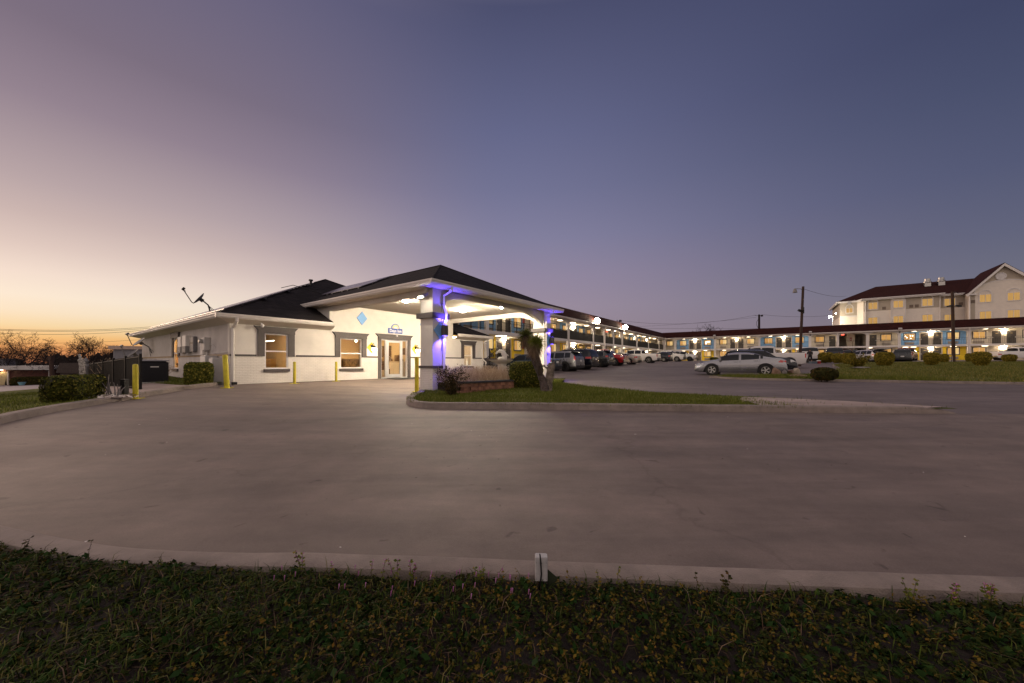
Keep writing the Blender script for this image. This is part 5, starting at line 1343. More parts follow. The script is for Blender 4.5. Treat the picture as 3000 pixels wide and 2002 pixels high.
    # end caps
    for end, i in ((0,0),(1,len(stations)-1)):
        x = stations[i][0]; dirx = -1 if end == 0 else 1
        cols = [idx[i]]; P = section(x)
        prev = {1:[I(i,k,1) for k in range(n1)], -1:[I(i,k,-1) for k in range(n1)]}
        for sh in (.85,.62,.36,.12):
            cur = {1:[], -1:[]}
            for s_ in (1,-1):
                for k, (y, z) in enumerate(P):
                    cur[s_].append(len(V)); V.append((x-H+dirx*.035*(1-sh)**.6, s_*y*sh, z))
            for s_ in (1,-1):
                for k in range(n1-1):
                    f = (prev[s_][k],cur[s_][k],cur[s_][k+1],prev[s_][k+1])
                    if (s_ == 1) != (end == 0): f = f[::-1]
                    zc = sum(V[j][2] for j in f)/4; yc = abs(sum(V[j][1] for j in f)/4); g = 'body'
                    if end == 0:
                        tz = opts.get('tz',(.80,.96))
                        if tz[0] < zc < tz[1] and yc > W*.30: g = 'tail_light%d' % s_
                        elif zc < .48 : g = 'rear_bumper'
                    else:
                        hz = opts.get('hz',(.60,.80))
                        if hz[0] < zc < hz[1] and yc > W*.28: g = 'headlight%d' % s_
                        elif hz[0]-.22 < zc < hz[1]+.02 and yc < W*.30: g = 'grille'
                        elif zc < hz[0]-.2: g = 'front_bumper'
                    put(g, f)
            prev = cur
        for k in range(n1-1):
            f = (prev[1][k],prev[-1][k],prev[-1][k+1],prev[1][k+1]); 
            if end == 1: f = f[::-1]
            f = f[::-1] if end == 0 else f[::-1]
            zc = sum(V[j][2] for j in f)/4
            g = 'body'
            if end == 1:
                hz = opts.get('hz',(.60,.80)); g = 'grille' if hz[0]-.22 < zc < hz[1]+.02 else 'front_bumper' if zc < hz[0]-.2 else 'body'
            elif zc < .48: g = 'rear_bumper'
            put(g, f)
    bump = opts.get('bumper', pm)
    mm = {'body':pm,'windshield':CARGLASS,'rear_window':CARGLASS,'sill':BLACKP if style in ('suv','bigsuv') else pm,'rear_bumper':opts.get('rbump',BLACKP),'front_bumper':opts.get('fbump',BLACKP),'grille':BLACKP}
    for g, fs in groups.items():
        base = g.rstrip('-0123456789'); used = sorted({j for f in fs for j in f}); mp = {j:n for n, j in enumerate(used)}
        m_ = mm.get(g) or (CARGLASS if base == 'side_window' else RED if base == 'tail_light' else LAMP)
        me = bpy.data.meshes.new(base); me.from_pydata([V[j] for j in used], [], [tuple(mp[j] for j in f) for f in fs]); me.materials.append(m_); me.update()
        me.polygons.foreach_set('use_smooth', [True]*len(me.polygons)); me.set_sharp_from_angle(angle=R(38))
        o = bpy.data.objects.new(base, me); COL.objects.link(o); o.parent = root
    # underbody
    q = MB(); q.box(-H+.2,H-.2,-W/2+.27,W/2-.27,S['gc']-.02,min(.75,S['gc']+.5)); 
    for wx in (S['wf'],S['wr']): q.lathe([(r+.05,-W/2+.05),(r+.05,W/2-.05)], 18, (wx-H,0,r), axis='y')
    q.build('underbody', BLACKP, root)
    for wx in (S['wf'],S['wr']):
        for s_ in (1,-1): wheel(root, wx-H, s_*(W/2-.115), r, s_, opts.get('spokes',5), opts.get('rim',RIM), opts.get('dbl',True))
    # mirrors, handles, plate, trims
    mx = S['ws'][1]-.32-H if style != 'pickup' else S['ws'][1]-.5-H
    zb_ = belt(mx+H)+.02
    for s_ in (1,-1):
        q = MB(); q.obox((mx,s_*(W/2+.07),zb_+.07),(.13,.20,.15)); q.obox((mx+.02,s_*(W/2-.03),zb_+.01),(.05,.16,.05)); q.build('mirror', pm if style != 'pickup' else BLACKP, root)
        for (a, b) in S['win'][-2:]:
            hx = a+.06-H; q = MB(); w_ = hw(a); q.bbox(hx,hx+.2,s_*(w_*.985)-.02,s_*(w_*.985)+.025,belt(a)-.12,belt(a)-.085,.01); q.build('door_handle', pm if not opts.get('chromeh') else CHROME, root)
    q = MB(); q.box(-H-.055,-H-.035,-.16,.16,opts.get('pz',.72),opts.get('pz',.72)+.15); q.build('licence_plate', PLATE, root)
    # door gaps
    q = MB()
    for a, b in S['win'][-2:]:
        for xx in (a-.03,b+.03):
            if xx > Lc-1.2: continue
            for s_ in (1,-1):
                zc_ = [zbot(xx)+.04+(belt(xx)-.02-zbot(xx)-.04)*k/5 for k in range(6)]
                for za, zb2 in zip(zc_, zc_[1:]):
                    def yy(z):
                        full = (z-S['gc'])/max(.1,belt(xx)-S['gc']); bul = 1-.045*(2*full-.9)**2 if full > .45 else 1-.03*(1-full/.45)**2
                        return hw(xx)*min(1,bul)+.0015
                    q.add([(xx-H-.004,s_*yy(za),za),(xx-H+.004,s_*yy(za),za),(xx-H+.004,s_*yy(zb2),zb2),(xx-H-.004,s_*yy(zb2),zb2)],[(0,1,2,3)])
    q.build('door_seam', BLACKP, root)
    if style == 'pickup':
        q = MB(); q.box(.12-H,1.95-H,-W/2+.14,W/2-.14,1.28,1.312); q.build('dark_bed_slab', BLACKP, root)  # flat black slab standing in for the dark hollow of the bed
        q = MB(); q.bbox(-H-.16,-H+.02,-W/2+.06,W/2-.06,.46,.66,.03); q.build('rear_bumper', opts.get('rbump',CHROME), root)
        q = MB(); q.bbox(H-.06,H+.12,-W/2+.06,W/2-.06,.46,.72,.03); q.build('front_bumper', opts.get('fbump',CHROME), root)
        q = MB()
        for k in range(4): q.box(H+.0,H+.06,-W*.30,W*.30,.80+.09*k,.83+.09*k)
        q.box(H,H+.07,-W*.31,-W*.29,.78,1.1); q.box(H,H+.07,W*.29,W*.31,.78,1.1); q.build('grille_bar', opts.get('grillem',CHROME), root)
    if opts.get('rails'):
        q = MB()
        for s_ in (1,-1): q.tube([(.7-H,s_*W*.34,top(.7)-.05),(.9-H,s_*W*.34,top(.9)+.035),(2.6-H,s_*W*.34,top(2.6)+.03),(2.9-H,s_*W*.34,top(2.9)-.06)], .018, 6)
        q.build('roof_rail', BLACKP, root)
    if opts.get('chrome'):
        q = MB()
        for s_ in (1,-1):
            pts = []
            for k in range(13):
                x = S['win'][0][0]+(S['win'][-1][1]-S['win'][0][0])*k/12; P = section(x); pts.append((x-H,s_*(P[1+NS+NG-1][0]+.006),P[1+NS+NG-1][1]))
            q.tube(pts, .011, 4); a = S['win'][0][0]; P = section(a); q.tube([(a-H,s_*(P[1+NS][0]+.006),P[1+NS][1]),(a-H,s_*(P[1+NS+NG-1][0]+.006),P[1+NS+NG-1][1])], .011, 4)
        q.build('window_chrome', CHROME, root)
    if opts.get('spoiler'):
        q = MB(); q.prism([(.10-H,top(.45)-.04),(.55-H,top(.55)+.02),(.55-H,top(.55)-.03),(.12-H,top(.45)-.09)], 'y', -W*.33, W*.33); q.build('spoiler', BLACKP, root)
    return root
def place(px, py, dx=0): 
    p = onground(px, py); return p
NOSE_IN = OFA = MF.rot+math.pi/2     # heading along d2: nose toward the left wing
def hd(v): return math.atan2(v[1], v[0])
H_IN = hd(MF.d2); H_OUT = H_IN+math.pi
G1 = 'cars parked nose to the left motel wing'; G2 = 'vehicles parked on the far right lot'
P_ = {k: paint(k, c, m_, r_) for k, c, m_, r_ in (('grey',(.19,.19,.205),.6,.28),('black',(.010,.011,.018),.3,.16),('darkgrey',(.045,.048,.05),.5,.25),('red',(.36,.010,.014),.3,.25),('champagne',(.34,.30,.26),.6,.3),
      ('white',(.70,.67,.64),.0,.3),('silver',(.45,.44,.44),.6,.28),('slate',(.055,.075,.10),.5,.25),('gunmetal',(.27,.27,.29),.85,.22),('navy',(.010,.012,.02),.3,.25),('green',(.03,.05,.045),.4,.3),('maroon',(.12,.012,.02),.4,.25),('truckwhite',(.60,.57,.56),.0,.35))}
def carat(px, Y, drop=None):
    X = (px-PX)/FOC*Y; return Vector((X, Y, gz(X,Y)))
# left row (px is where the middle of the car stands)
car('parked_car','grey blue car mostly hidden behind the clipped hedge and yucca','car','sedan',P_['slate'],carat(1553,29.5),H_IN,G1)
car('parked_car','grey crossover at the front of the left row, its rear beside the far canopy column','car','suv',P_['grey'],carat(1628,32.0),H_IN,G1,opts=dict(tz=(.92,1.32),tl=.22,spoiler=1,rim=RIMD,chrome=1,scale=1.0,pz=.78))
car('parked_car','large black sport utility vehicle between two grey ones','car','bigsuv',P_['black'],carat(1668,35.6),H_IN,G1,opts=dict(tz=(1.0,1.14),tl=.55,rails=1,spokes=10,dbl=False,pz=.86))
car('parked_car','dark grey off roader with its rear to the camera beside the red truck','car','suv',P_['darkgrey'],carat(1728,40.2),H_IN,G1,opts=dict(tz=(.98,1.12),tl=.3,chrome=1,scale=1.05,spokes=5,rim=RIMD,pz=.80,spoiler=1))
car('parked_car','bright red pickup truck parked nose outward','pickup truck','pickup',P_['red'],carat(1764,44.5),H_OUT,G1,opts=dict(hz=(.98,1.16),hl=.35,spokes=6,dbl=True,fbump=CHROME))
car('parked_car','champagne sedan seen from behind beside the red truck','car','sedan',P_['champagne'],carat(1818,47.5),H_IN,G1,opts=dict(tz=(.78,.95),tl=.4))
car('parked_car','white pickup truck with its tailgate toward the lot','pickup truck','pickup',P_['white'],carat(1868,52.6),H_IN,G1,opts=dict(tz=(.86,1.18),tl=.10,spokes=5,dbl=False,rbump=mat('dbump', (.12,.12,.12), .4, metal=.5)))
car('parked_car','dark low car squeezed between the two white trucks','car','wagon',P_['navy'],carat(1922,60),H_IN,G1)
car('parked_car','white work truck with a black front guard, nose toward the lot','pickup truck','pickup',P_['white'],carat(1953,65.0),H_OUT,G1,opts=dict(hz=(.98,1.14),fbump=BLACKP,grillem=BLACKP,spokes=8,dbl=False))
car('parked_car','silver truck at the far end of the left row','pickup truck','pickup',P_['silver'],carat(1992,70.5),H_OUT,G1,opts=dict(hz=(.96,1.14),spokes=6,rim=RIMD))
# grey saloon in front of the lawn and its neighbours
HS = hd(MF.d2)
pw_ = Vector((13.3,24.3,0)); pr_ = Vector((13.3+2.84*.8125,24.3-2.84*.583,0)); c_ = (pw_+pr_)/2
c_.z = gz(c_.x,c_.y)-.0
sx = (3.87+1.03)/2-2.44
car('parked_sedan','shiny grey sedan parked side on beside the rocks','car','sedan',P_['gunmetal'],c_-Vector((math.cos(HS),math.sin(HS),0))*sx,HS,None,opts=dict(tz=(.83,.92),tl=.40,hz=(.66,.76),hl=.5,spokes=5,dbl=True))
car('parked_car','black crossover parked nose right just behind the grey sedan','car','suv',P_['navy'],carat(2222,27.6),HS+math.pi,G2,opts=dict(tz=(.95,1.14),tl=.3,hz=(.74,.90),rails=1,scale=.98))
car('parked_truck','long white pickup truck facing left with red tail lights','pickup truck','pickup',P_['truckwhite'],carat(2238,34.2),HS,G2,opts=dict(tz=(.86,1.18),tl=.12,rbump=BLACKP,spokes=8,dbl=False,scale=1.04))
car('parked_truck','white truck behind the standing man, its tailgate down','pickup truck','bigsuv',P_['truckwhite'],carat(2362,48.5),R(60),G2,opts=dict(tz=(1.0,1.2),tl=.2))
car('parked_car','black van behind the left end of the bushes','car','bigsuv',P_['navy'],carat(2442,52),R(52),G2,opts=dict(tz=(.95,1.2),tl=.2))
car('parked_car','dark green car behind the bushes','car','wagon',P_['green'],carat(2492,53),R(45),G2,opts=dict(scale=1.05))
wg = car('parked_wagon','silver wagon with its tailgate raised and a full boot','car','wagon',P_['silver'],carat(2534,47.5),R(84),G2,opts=dict(tz=(.78,.96)))
q = MB(); q.M = Matrix.Translation((-2.0,0,1.50)) @ Matrix.Rotation(R(8),4,'Y'); q.bbox(-.85,.05,-.68,.68,-.03,.03,.02); q.build('tailgate', P_['silver'], wg)
q = MB(); q.box(-2.46,-1.9,-.62,.62,.70,1.40); q.build('dark_boot_block', BLACKP, wg)  # black box standing in for the shaded inside of the boot
q = MB()
random.seed(5)
for k in range(9): q.obox((-2.47,random.uniform(-.5,.5),random.uniform(.8,1.2)),(.06,random.uniform(.12,.3),random.uniform(.1,.25)),(random.uniform(-.3,.3),0,0))
q.build('luggage', mat('luggage', (.20,.13,.08), .8, var=.6, scale=6, c2=(.5,.45,.4)), wg)
car('parked_car','maroon pickup truck half hidden behind the dark grey estate','pickup truck','pickup',P_['maroon'],carat(2655,54.5),R(38),G2,opts=dict(tz=(.9,1.2),tl=.12))
car('parked_car','dark grey estate car seen squarely from behind','car','suv',P_['darkgrey'],carat(2643,47.5),R(44),G2,opts=dict(tz=(.92,1.02),tl=.25,scale=.93,pz=.62))
car('parked_truck','white pickup truck at the right edge by the open lit room','pickup truck','pickup',P_['white'],carat(2988,53),math.radians(-18),G2,opts=dict(hz=(.98,1.14),spokes=8,dbl=False))
# ================================================================ PLANTS
def leafmat(name, c1, c2, c3=None, rough=.75, spec=.3, transl=.0):
    """leaf colour varies from leaf to leaf (random per island)"""
    m = bpy.data.materials.new(name); m.use_nodes = True; nt = m.node_tree; N = nt.nodes; L = nt.links; bs = N['Principled BSDF']
    g = N.new('ShaderNodeNewGeometry'); r = N.new('ShaderNodeValToRGB'); e = r.color_ramp.elements
    e[0].color = col(c1); e[1].color = col(c2)
    if c3: x = e.new(.8); x.color = col(c2); e[-1].color = col(c3)
    L.new(g.outputs['Random Per Island'], r.inputs['Fac']); L.new(r.outputs[0], bs.inputs['Base Color'])
    bs.inputs['Roughness'].default_value = max(rough,.75); bs.inputs['Specular IOR Level'].default_value = spec*.25
    return m
M['hedge'] = leafmat('hedge_leaf', (.022,.030,.006), (.090,.092,.014), (.26,.21,.04), .6, .35)
M['hedge_far'] = leafmat('hedge_gold', (.050,.048,.008), (.20,.155,.020), (.38,.27,.04), .65, .3)
M['hedge_dark'] = leafmat('hedge_dark', (.016,.018,.005), (.045,.042,.010), (.10,.05,.012), .6, .35)
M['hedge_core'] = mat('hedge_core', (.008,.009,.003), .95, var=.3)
M['dry'] = leafmat('dry_stem', (.34,.24,.16), (.58,.45,.32), (.72,.60,.46), .9, .1)
M['brown_bush'] = leafmat('brown_twig', (.10,.045,.015), (.22,.10,.03), (.32,.19,.08), .9, .1)
M['grassblade'] = leafmat('grass_blade', (.065,.082,.014), (.15,.17,.030), (.30,.27,.09), .8, .15)
M['grassfar'] = leafmat('grass_far', (.08,.09,.022), (.17,.17,.04), (.32,.25,.10), .85, .1)
M['cover'] = leafmat('cover_leaf', (.010,.020,.004), (.030,.036,.006), (.105,.072,.014), .6, .3)
M['cover2'] = leafmat('cover_grass', (.018,.036,.006), (.055,.080,.012), (.16,.13,.05), .7, .2)
M['cover_dry'] = leafmat('cover_dry', (.035,.020,.012), (.09,.055,.035), (.19,.13,.09), .9, .1)
M['pink'] = leafmat('pink_flower', (.32,.10,.26), (.45,.20,.40), None, .6, .2)

def quads_to_mesh(name, C, U, Vv, m, parent=None, tri=False):
    """C centres (n,3); U, Vv half-axes (n,3) -> one leaf quad each"""
    n = len(C)
    if tri:
        P = np.stack([C-U, C+U, C+Vv], 1).reshape(-1,3); F = np.arange(n*3).reshape(n,3)
    else:
        P = np.stack([C-Vv, C+U, C+Vv, C-U], 1).reshape(-1,3); F = np.arange(n*4).reshape(n,4)
    return npmesh(name, P, F, m, parent)
def rand_unit(n, rng):
    v = rng.normal(size=(n,3)); return v/np.linalg.norm(v, axis=1)[:,None]
def leafcloud(pts, nrm, size, rng, jitter=.6, aspect=.55):
    """leaf quads near points, roughly facing nrm"""
    n = len(pts); d = nrm+jitter*rand_unit(n, rng); d /= np.linalg.norm(d, axis=1)[:,None]
    a = np.cross(d, rand_unit(n, rng)); a /= np.linalg.norm(a, axis=1)[:,None]; b = np.cross(d, a)
    s = size*rng.uniform(.6,1.35,(n,1)); return pts, a*s*aspect, b*s

def hedge(lb, loc, rz, sx, sy, h, n, size, m, rnd=.28, top_in=0.0, bulge=.08, seed=0, group=None, name='clipped_hedge', cat='hedge', bare=0.0):
    rng = np.random.default_rng(seed+11); t = thing(name, lb, cat, loc, rz, group)
    def surf(u, base=False):
        # superellipsoid from a direction, flattened below
        e = rnd; s = np.sign(u); w = np.abs(u)**(1-.0)
        p = u/ (np.sum(np.abs(u)**(2/e), axis=1)**(e/2))[:,None]
        return p
    u = rand_unit(n, rng); u[:,2] = np.where(u[:,2] < -.75, -u[:,2], u[:,2]); p = surf(u)
    nz = np.array([mnoise.noise(Vector((float(a)*2.3+seed, float(b)*2.3, float(c)*2.3))) for a, b, c in p])
    nz2 = np.array([mnoise.noise(Vector((float(a)*6+seed, float(b)*6, float(c)*6+3))) for a, b, c in p])
    k = 1+bulge*nz+bulge*.7*nz2
    depth = 1-np.abs(rng.normal(0,.045,n))+.03*(rng.random(n) > .93)
    p = p*(k*depth)[:,None]
    taper = 1-top_in*np.clip(-(p[:,2]),0,1)
    P = np.stack([p[:,0]*sx/2*taper, p[:,1]*sy/2*taper, h/2+p[:,2]*h/2], 1)
    nn = u/np.array([sx,sy,h]); nn /= np.linalg.norm(nn, axis=1)[:,None]
    if bare > 0:
        hole = np.array([mnoise.noise(Vector((float(a)*2.2, float(b)*2.2+seed, float(c)*2.2))) for a, b, c in p]) > .5-bare
        keep = ~hole | (rng.random(n) < .15); P, nn = P[keep], nn[keep]
    quads_to_mesh('foliage', *leafcloud(P, nn, size, rng), m, t)
    # solid dark core filling the leaf shell
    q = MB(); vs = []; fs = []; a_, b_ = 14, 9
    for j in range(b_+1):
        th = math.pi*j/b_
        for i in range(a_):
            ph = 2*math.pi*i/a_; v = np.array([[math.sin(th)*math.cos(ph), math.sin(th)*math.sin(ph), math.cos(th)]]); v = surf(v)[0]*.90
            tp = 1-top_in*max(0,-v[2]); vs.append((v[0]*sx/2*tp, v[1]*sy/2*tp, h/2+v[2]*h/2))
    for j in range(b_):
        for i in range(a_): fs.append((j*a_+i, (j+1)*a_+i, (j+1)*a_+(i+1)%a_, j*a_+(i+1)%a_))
    q.add(vs, fs); q.build('dark_core', M['hedge_core'], t)
    q = MB()
    rr = random.Random(seed)
    for i in range(5): a = rr.uniform(0,6.28); q.tube([(.0+.1*math.cos(a),.1*math.sin(a),-.12),(sx*.22*math.cos(a),sy*.22*math.sin(a),h*.4)], [.022,.012], 5)
    q.build('stem', M['bark'], t)
    return t
def bush_at(px, py_base, w_px, h_px, lb, n=5000, seed=0, m='hedge_far', top_in=.35, depth=1.0, size=None, Y=None, **kw):
    p = onground(px, py_base, .07) if Y is None else Vector(((px-PX)/FOC*Y, Y, CAMZ-(py_base-PY)/FOC*Y))
    sc = p.y/FOC; w_, h_ = w_px*sc, h_px*sc
    # a thing seen off axis looks wider than it is
    rz = -math.atan2(p.x, p.y)
    w_ *= math.cos(math.atan2(p.x,p.y))
    p.z -= .03
    return hedge(lb, p, rz, w_, w_*depth, h_, n, size or .045, M[m], top_in=top_in, seed=seed, **kw)
GB = 'clipped round bushes on the right lawn'
bl_ = [(2420,1063,48,30,'clipped golden bush at the far left end of the bush row',.30),(2457,1064,44,28,'golden bush second in the row, overlapped by both neighbours',.3),(2486,1067,42,32,'golden bush third in the row, beside the blurred shaggy shrub',.3),
 (2591,1072,60,40,'big golden bush in front of the rear of the dark estate car',.36),(2729,1070,50,37,'golden bush in front of the dark door of the yellow bay',.42),(2765,1062,30,24,'small golden bush just left of the second wooden pole',.2),
 (2838,1060,20,24,'small golden bush almost hidden behind the largest bush',.2),(2874,1072,62,41,'largest golden bush, in front of the ground floor window',.42),(2957,1060,46,21,'low golden bush at the right edge in front of the white pickup',.25)]
for k, (px_, py_, w_, h_, lb, ti) in enumerate(bl_):
    bush_at(px_, py_, w_, h_, lb, n=4200, seed=20+k, top_in=ti, size=.075, group=GB, name='round_bush', cat='bush', depth=.9, rnd=.5, bulge=.07)
bush_at(2415,1115,80,38,'dark rounded shrub with a brown bare patch on the lawn','5' and 5200, seed=41, m='hedge_dark', top_in=.2, size=.06, name='shrub', cat='bush', rnd=.75, bulge=.14, bare=.16)
bush_at(1541,1137,96,78,'tall clipped glossy hedge beside the yucca', n=9000, seed=50, m='hedge', top_in=.14, size=.040, name='clipped_hedge', rnd=.42, depth=.8, bulge=.07)
# left side hedges
hp_ = Vector((-11.25,9.5,gz(-11.25,9.5)+.05)); hedge('low boxy hedge on the grass beside the left kerb', hp_, math.atan2(.85,-.53), 1.75, .70, .66, 8000, .030, M['hedge'], rnd=.22, top_in=.03, seed=60, bulge=.04)
bush_at(583,1131,84,70,'square hedge between the air conditioner and the utility cabinets', n=6500, seed=61, m='hedge', top_in=.03, size=.045, rnd=.32, depth=.75, bulge=.06, Y=13.9)
bush_at(455,1126,36,58,'dark hedge just left of the air conditioner', n=3500, seed=62, m='hedge_dark', top_in=.05, size=.045, rnd=.35, depth=1.2, Y=16.2)
bush_at(2092,1058,24,11,'low dark green hedge by the yellow ground floor wall of the motel', n=1500, seed=64, m='hedge', top_in=.05, size=.08, rnd=.4, Y=76)

# dead brown bush by the fence
def twigbush(lb, loc, r, h, n, m, seed, name='dead_bush', cat='bush', rad=.006, up=.6):
    rng = random.Random(seed); t = thing(name, lb, cat, loc)
    q = MB()
    for i in range(n):
        a = rng.uniform(0,6.28); rr = rng.uniform(0,1)**.6*r; b = Vector((rr*.5*math.cos(a), rr*.5*math.sin(a), -.05)); p = [b]; d = Vector((math.cos(a)*(1-up), math.sin(a)*(1-up), up+.3)).normalized()
        L_ = h*rng.uniform(.5,1.1)
        for k in range(4):
            d = (d+Vector((rng.uniform(-.4,.4),rng.uniform(-.4,.4),rng.uniform(-.25,.35)))).normalized(); p.append(p[-1]+d*L_/4)
        q.tube(p, [rad*1.6,rad*1.2,rad,rad*.8,rad*.5], 3, cap=False)
        for k in (2,3,4):
            e = (d+Vector((rng.uniform(-1,1),rng.uniform(-1,1),rng.uniform(-.5,.8)))).normalized(); q.tube([p[k-1], p[k-1]+e*L_*.25], [rad*.8,rad*.4], 3, cap=False)
    q.build('twigs', m, t); return t
p = OF.w(-1.5,6.6); p.z = gz(p.x,p.y)+.06; twigbush('dead brown bush against the far hedge beside the fence', p, .8, 1.15, 420, M['brown_bush'], 3, rad=.008, up=.55)
p = OF.w(-2.6,6.4); p.z = gz(p.x,p.y)+.06; twigbush('thin bare twigs standing in front of the dark hedge', p, .3, 1.3, 26, M['dry'], 4, name='dry_weed', cat='weed', rad=.006, up=.9)

def looseshrub(lb, loc, w_, h, nst, nleaf, lsize, m, seed, up=.5):
    rng = random.Random(seed); nr = np.random.default_rng(seed); t = thing('shrub', lb, 'bush', loc); q = MB(); ends = []
    for i in range(nst):
        a = rng.uniform(0,6.28); d = Vector((math.cos(a)*rng.uniform(.1,1),math.sin(a)*rng.uniform(.1,1),up+rng.uniform(.2,1.2))).normalized(); p = [Vector((0,0,-.05))]; hh = h*rng.choice((.55,.7,.8,.9,1.0,1.12)); 
        for k in range(6):
            d = (d+Vector((rng.uniform(-.3,.3),rng.uniform(-.3,.3),rng.uniform(-.12,.2)))).normalized(); n_ = p[-1]+d*hh/5.2
            n_.x = max(-w_*.55,min(w_*.55,n_.x)); n_.y = max(-w_*.55,min(w_*.55,n_.y)); p.append(n_)
        q.tube(p, [.010,.008,.007,.005,.004,.003,.002], 4, cap=False)
        for k in range(1,7):
            for j in range(3): ends.append((p[k], .045+.05*rng.random()*w_))
            e = p[k]+Vector((rng.uniform(-.16,.16),rng.uniform(-.16,.16),rng.uniform(-.04,.14)))*w_*1.2; q.tube([p[k],e],[.004,.002],3,cap=False); ends += [(e,.06*w_+.02),((p[k]+e)/2,.05)]
    q.build('stem', M['bark'], t); idx = nr.integers(0,len(ends),nleaf); C = np.array([list(ends[i][0]) for i in idx]); s_ = np.array([ends[i][1] for i in idx])
    off = nr.normal(size=(nleaf,3))*s_[:,None]*.8; C = C+off; nn = off/np.linalg.norm(off,axis=1)[:,None]; nn[:,2] += .4
    quads_to_mesh('foliage', *leafcloud(C, nn, lsize, nr), m, t); return t
M['shrub_red'] = leafmat('shrub_red', (.018,.018,.006), (.055,.040,.014), (.17,.09,.035), .6, .3)
p = onground(1326,1160,.10); looseshrub('small reddish brown shrub at the foot of the front canopy column', p, .72, .80, 22, 4200, .021, M['shrub_red'], 52)
p = onground(2515,1076,.07); looseshrub('loose pale shrub beside a flat rock on the lawn', p, 1.3, 1.0, 26, 3000, .06, M['hedge_far'], 43, up=.2)
# bare trees
def baretree(lb, loc, h, seed, depth=6, spread=.55, lean=(0,0), rad=None, m=None, group=None, minr=.012, dens=3):
    rng = random.Random(seed); t = thing('bare_tree', lb, 'tree', loc, 0, group); q = MB(); tw = MB()
    def grow(p, d, L_, r, lv):
        pts = [p]; dd = d.copy(); n = 3
        for k in range(n):
            dd = (dd+Vector((rng.uniform(-.22,.22),rng.uniform(-.22,.22),rng.uniform(-.05,.16)))).normalized(); pts.append(pts[-1]+dd*L_/n)
        (q if lv < 2 else tw).tube(pts, [max(minr,r),max(minr,r*.9),max(minr,r*.8),max(minr*.8,r*.68)], 6 if lv < 2 else 3, cap=False)
        if lv >= depth: return
        nb = dens if lv < 4 else 2+(rng.random() < .6)
        for k in range(nb):
            a = rng.uniform(0,6.28); e = dd.orthogonal().normalized(); e.rotate(Matrix.Rotation(a,3,dd))
            nd = (dd*(1-spread*rng.uniform(.6,1.2))+e*spread*rng.uniform(.9,1.5)+Vector((lean[0]*.15,lean[1]*.15,.10))).normalized()
            st = pts[-1] if k == 0 else pts[rng.choice((2,3))]
            grow(st, nd, L_*rng.uniform(.62,.86), r*rng.uniform(.5,.68), lv+1)
    grow(Vector((0,0,-.3)), Vector((lean[0],lean[1],1)).normalized(), h*.27, rad or h*.022, 0)
    q.build('trunk', m or M['bark_dark'], t); tw.build('twigs', m or M['bark_dark'], t); return t
GT = 'bare trees against the sunset'
tr = [(20,58,9.6,'bare tree at the left edge of the picture',(.15,0)),(60,63,11.5,'bare tree second from the left edge',(.2,0)),(105,70,9.5,'smaller bare tree behind the flat roofed building',(0,0)),(150,66,9.5,'bare tree above the dark wooden post',(.1,0)),
      (205,60,11.5,'wide bare tree between the post and the fence',(-.05,0)),(262,64,10.5,'bare tree above the white stone post',(.2,0)),(300,70,9.6,'bare tree nearest the grey corrugated shed',(.15,0))]
for k, (px_, Y, h, lb, ln) in enumerate(tr):
    X = (px_-PX)/FOC*Y; baretree(lb, (X,Y,gz(X,Y)-.2), h, 100+k, depth=7, lean=ln, group=GT, minr=.013, spread=.62)
baretree('small bare tree rising behind the motel roof near the inner corner', at(2055,120,4.0), 11, 140, depth=5, minr=.03, m=M['bark_dark'])
baretree('tiny bare tree behind the motel beside the far utility pole', at(2236,110,4.5), 8.0, 141, depth=4, minr=.025)
# dark scrub on the far side: one mass
def scrub():
    rng = np.random.default_rng(5); n = 60000
    px_ = rng.uniform(-160,345,n); Y = rng.uniform(70,96,n); X = (px_-PX)/FOC*Y
    base = relz_arr(np.stack([X,Y],1))+CAMZ
    hh = 3.6+.5*np.sin(px_*.045)+.35*np.sin(px_*.11+2)+.3*np.sin(px_*.31)+np.clip((px_-120)/80,0,1)*1.2
    z = base+hh*rng.random(n)**.7
    C = np.stack([X,Y,z],1); d = rand_unit(n,rng); a = np.cross(d,rand_unit(n,rng)); a/=np.linalg.norm(a,axis=1)[:,None]; b=np.cross(d,a)
    s = rng.uniform(.08,.30,(n,1)); o = quads_to_mesh('scrub', C, a*s, b*s, mat('scrub', (.045,.024,.016), .98, var=.4)); tag(o, 'dark far off scrub below the bare trees', 'scrub', kind='stuff')
scrub()
# distant dark tree line so the horizon is never bare
def farline():
    q = MB(); rng = random.Random(9)
    for seg in range(0,0): pass
    pts = []
    for k in range(240):
        a = math.radians(-150+300*k/239)
        if -R(20) < a < R(0): pass
        r_ = 330; pts.append((r_*math.sin(a), r_*math.cos(a)))
    V = []; F = []
    for k, (x, y) in enumerate(pts):
        z = gz(x*.9,y*.9); h = 4.5+1.6*math.sin(k*.7)+1.1*math.sin(k*1.9+1)+rng.uniform(-.6,.6)
        if x > 0: h *= .45
        V += [(x,y,z-4),(x,y,z+h),(x*1.04,y*1.04,z+h-.6),(x*1.04,y*1.04,z-4)]
    for k in range(len(pts)-1):
        a = 4*k; F += [(a,a+4,a+5,a+1),(a+1,a+5,a+6,a+2),(a+2,a+6,a+7,a+3)]
    q.add(V, F); o = q.build('tree_line', mat('treeline', (.030,.020,.014), .98, var=.4, scale=.4)); tag(o, 'low dark line of far off woods on the horizon', 'woods', kind='stuff')
farline()

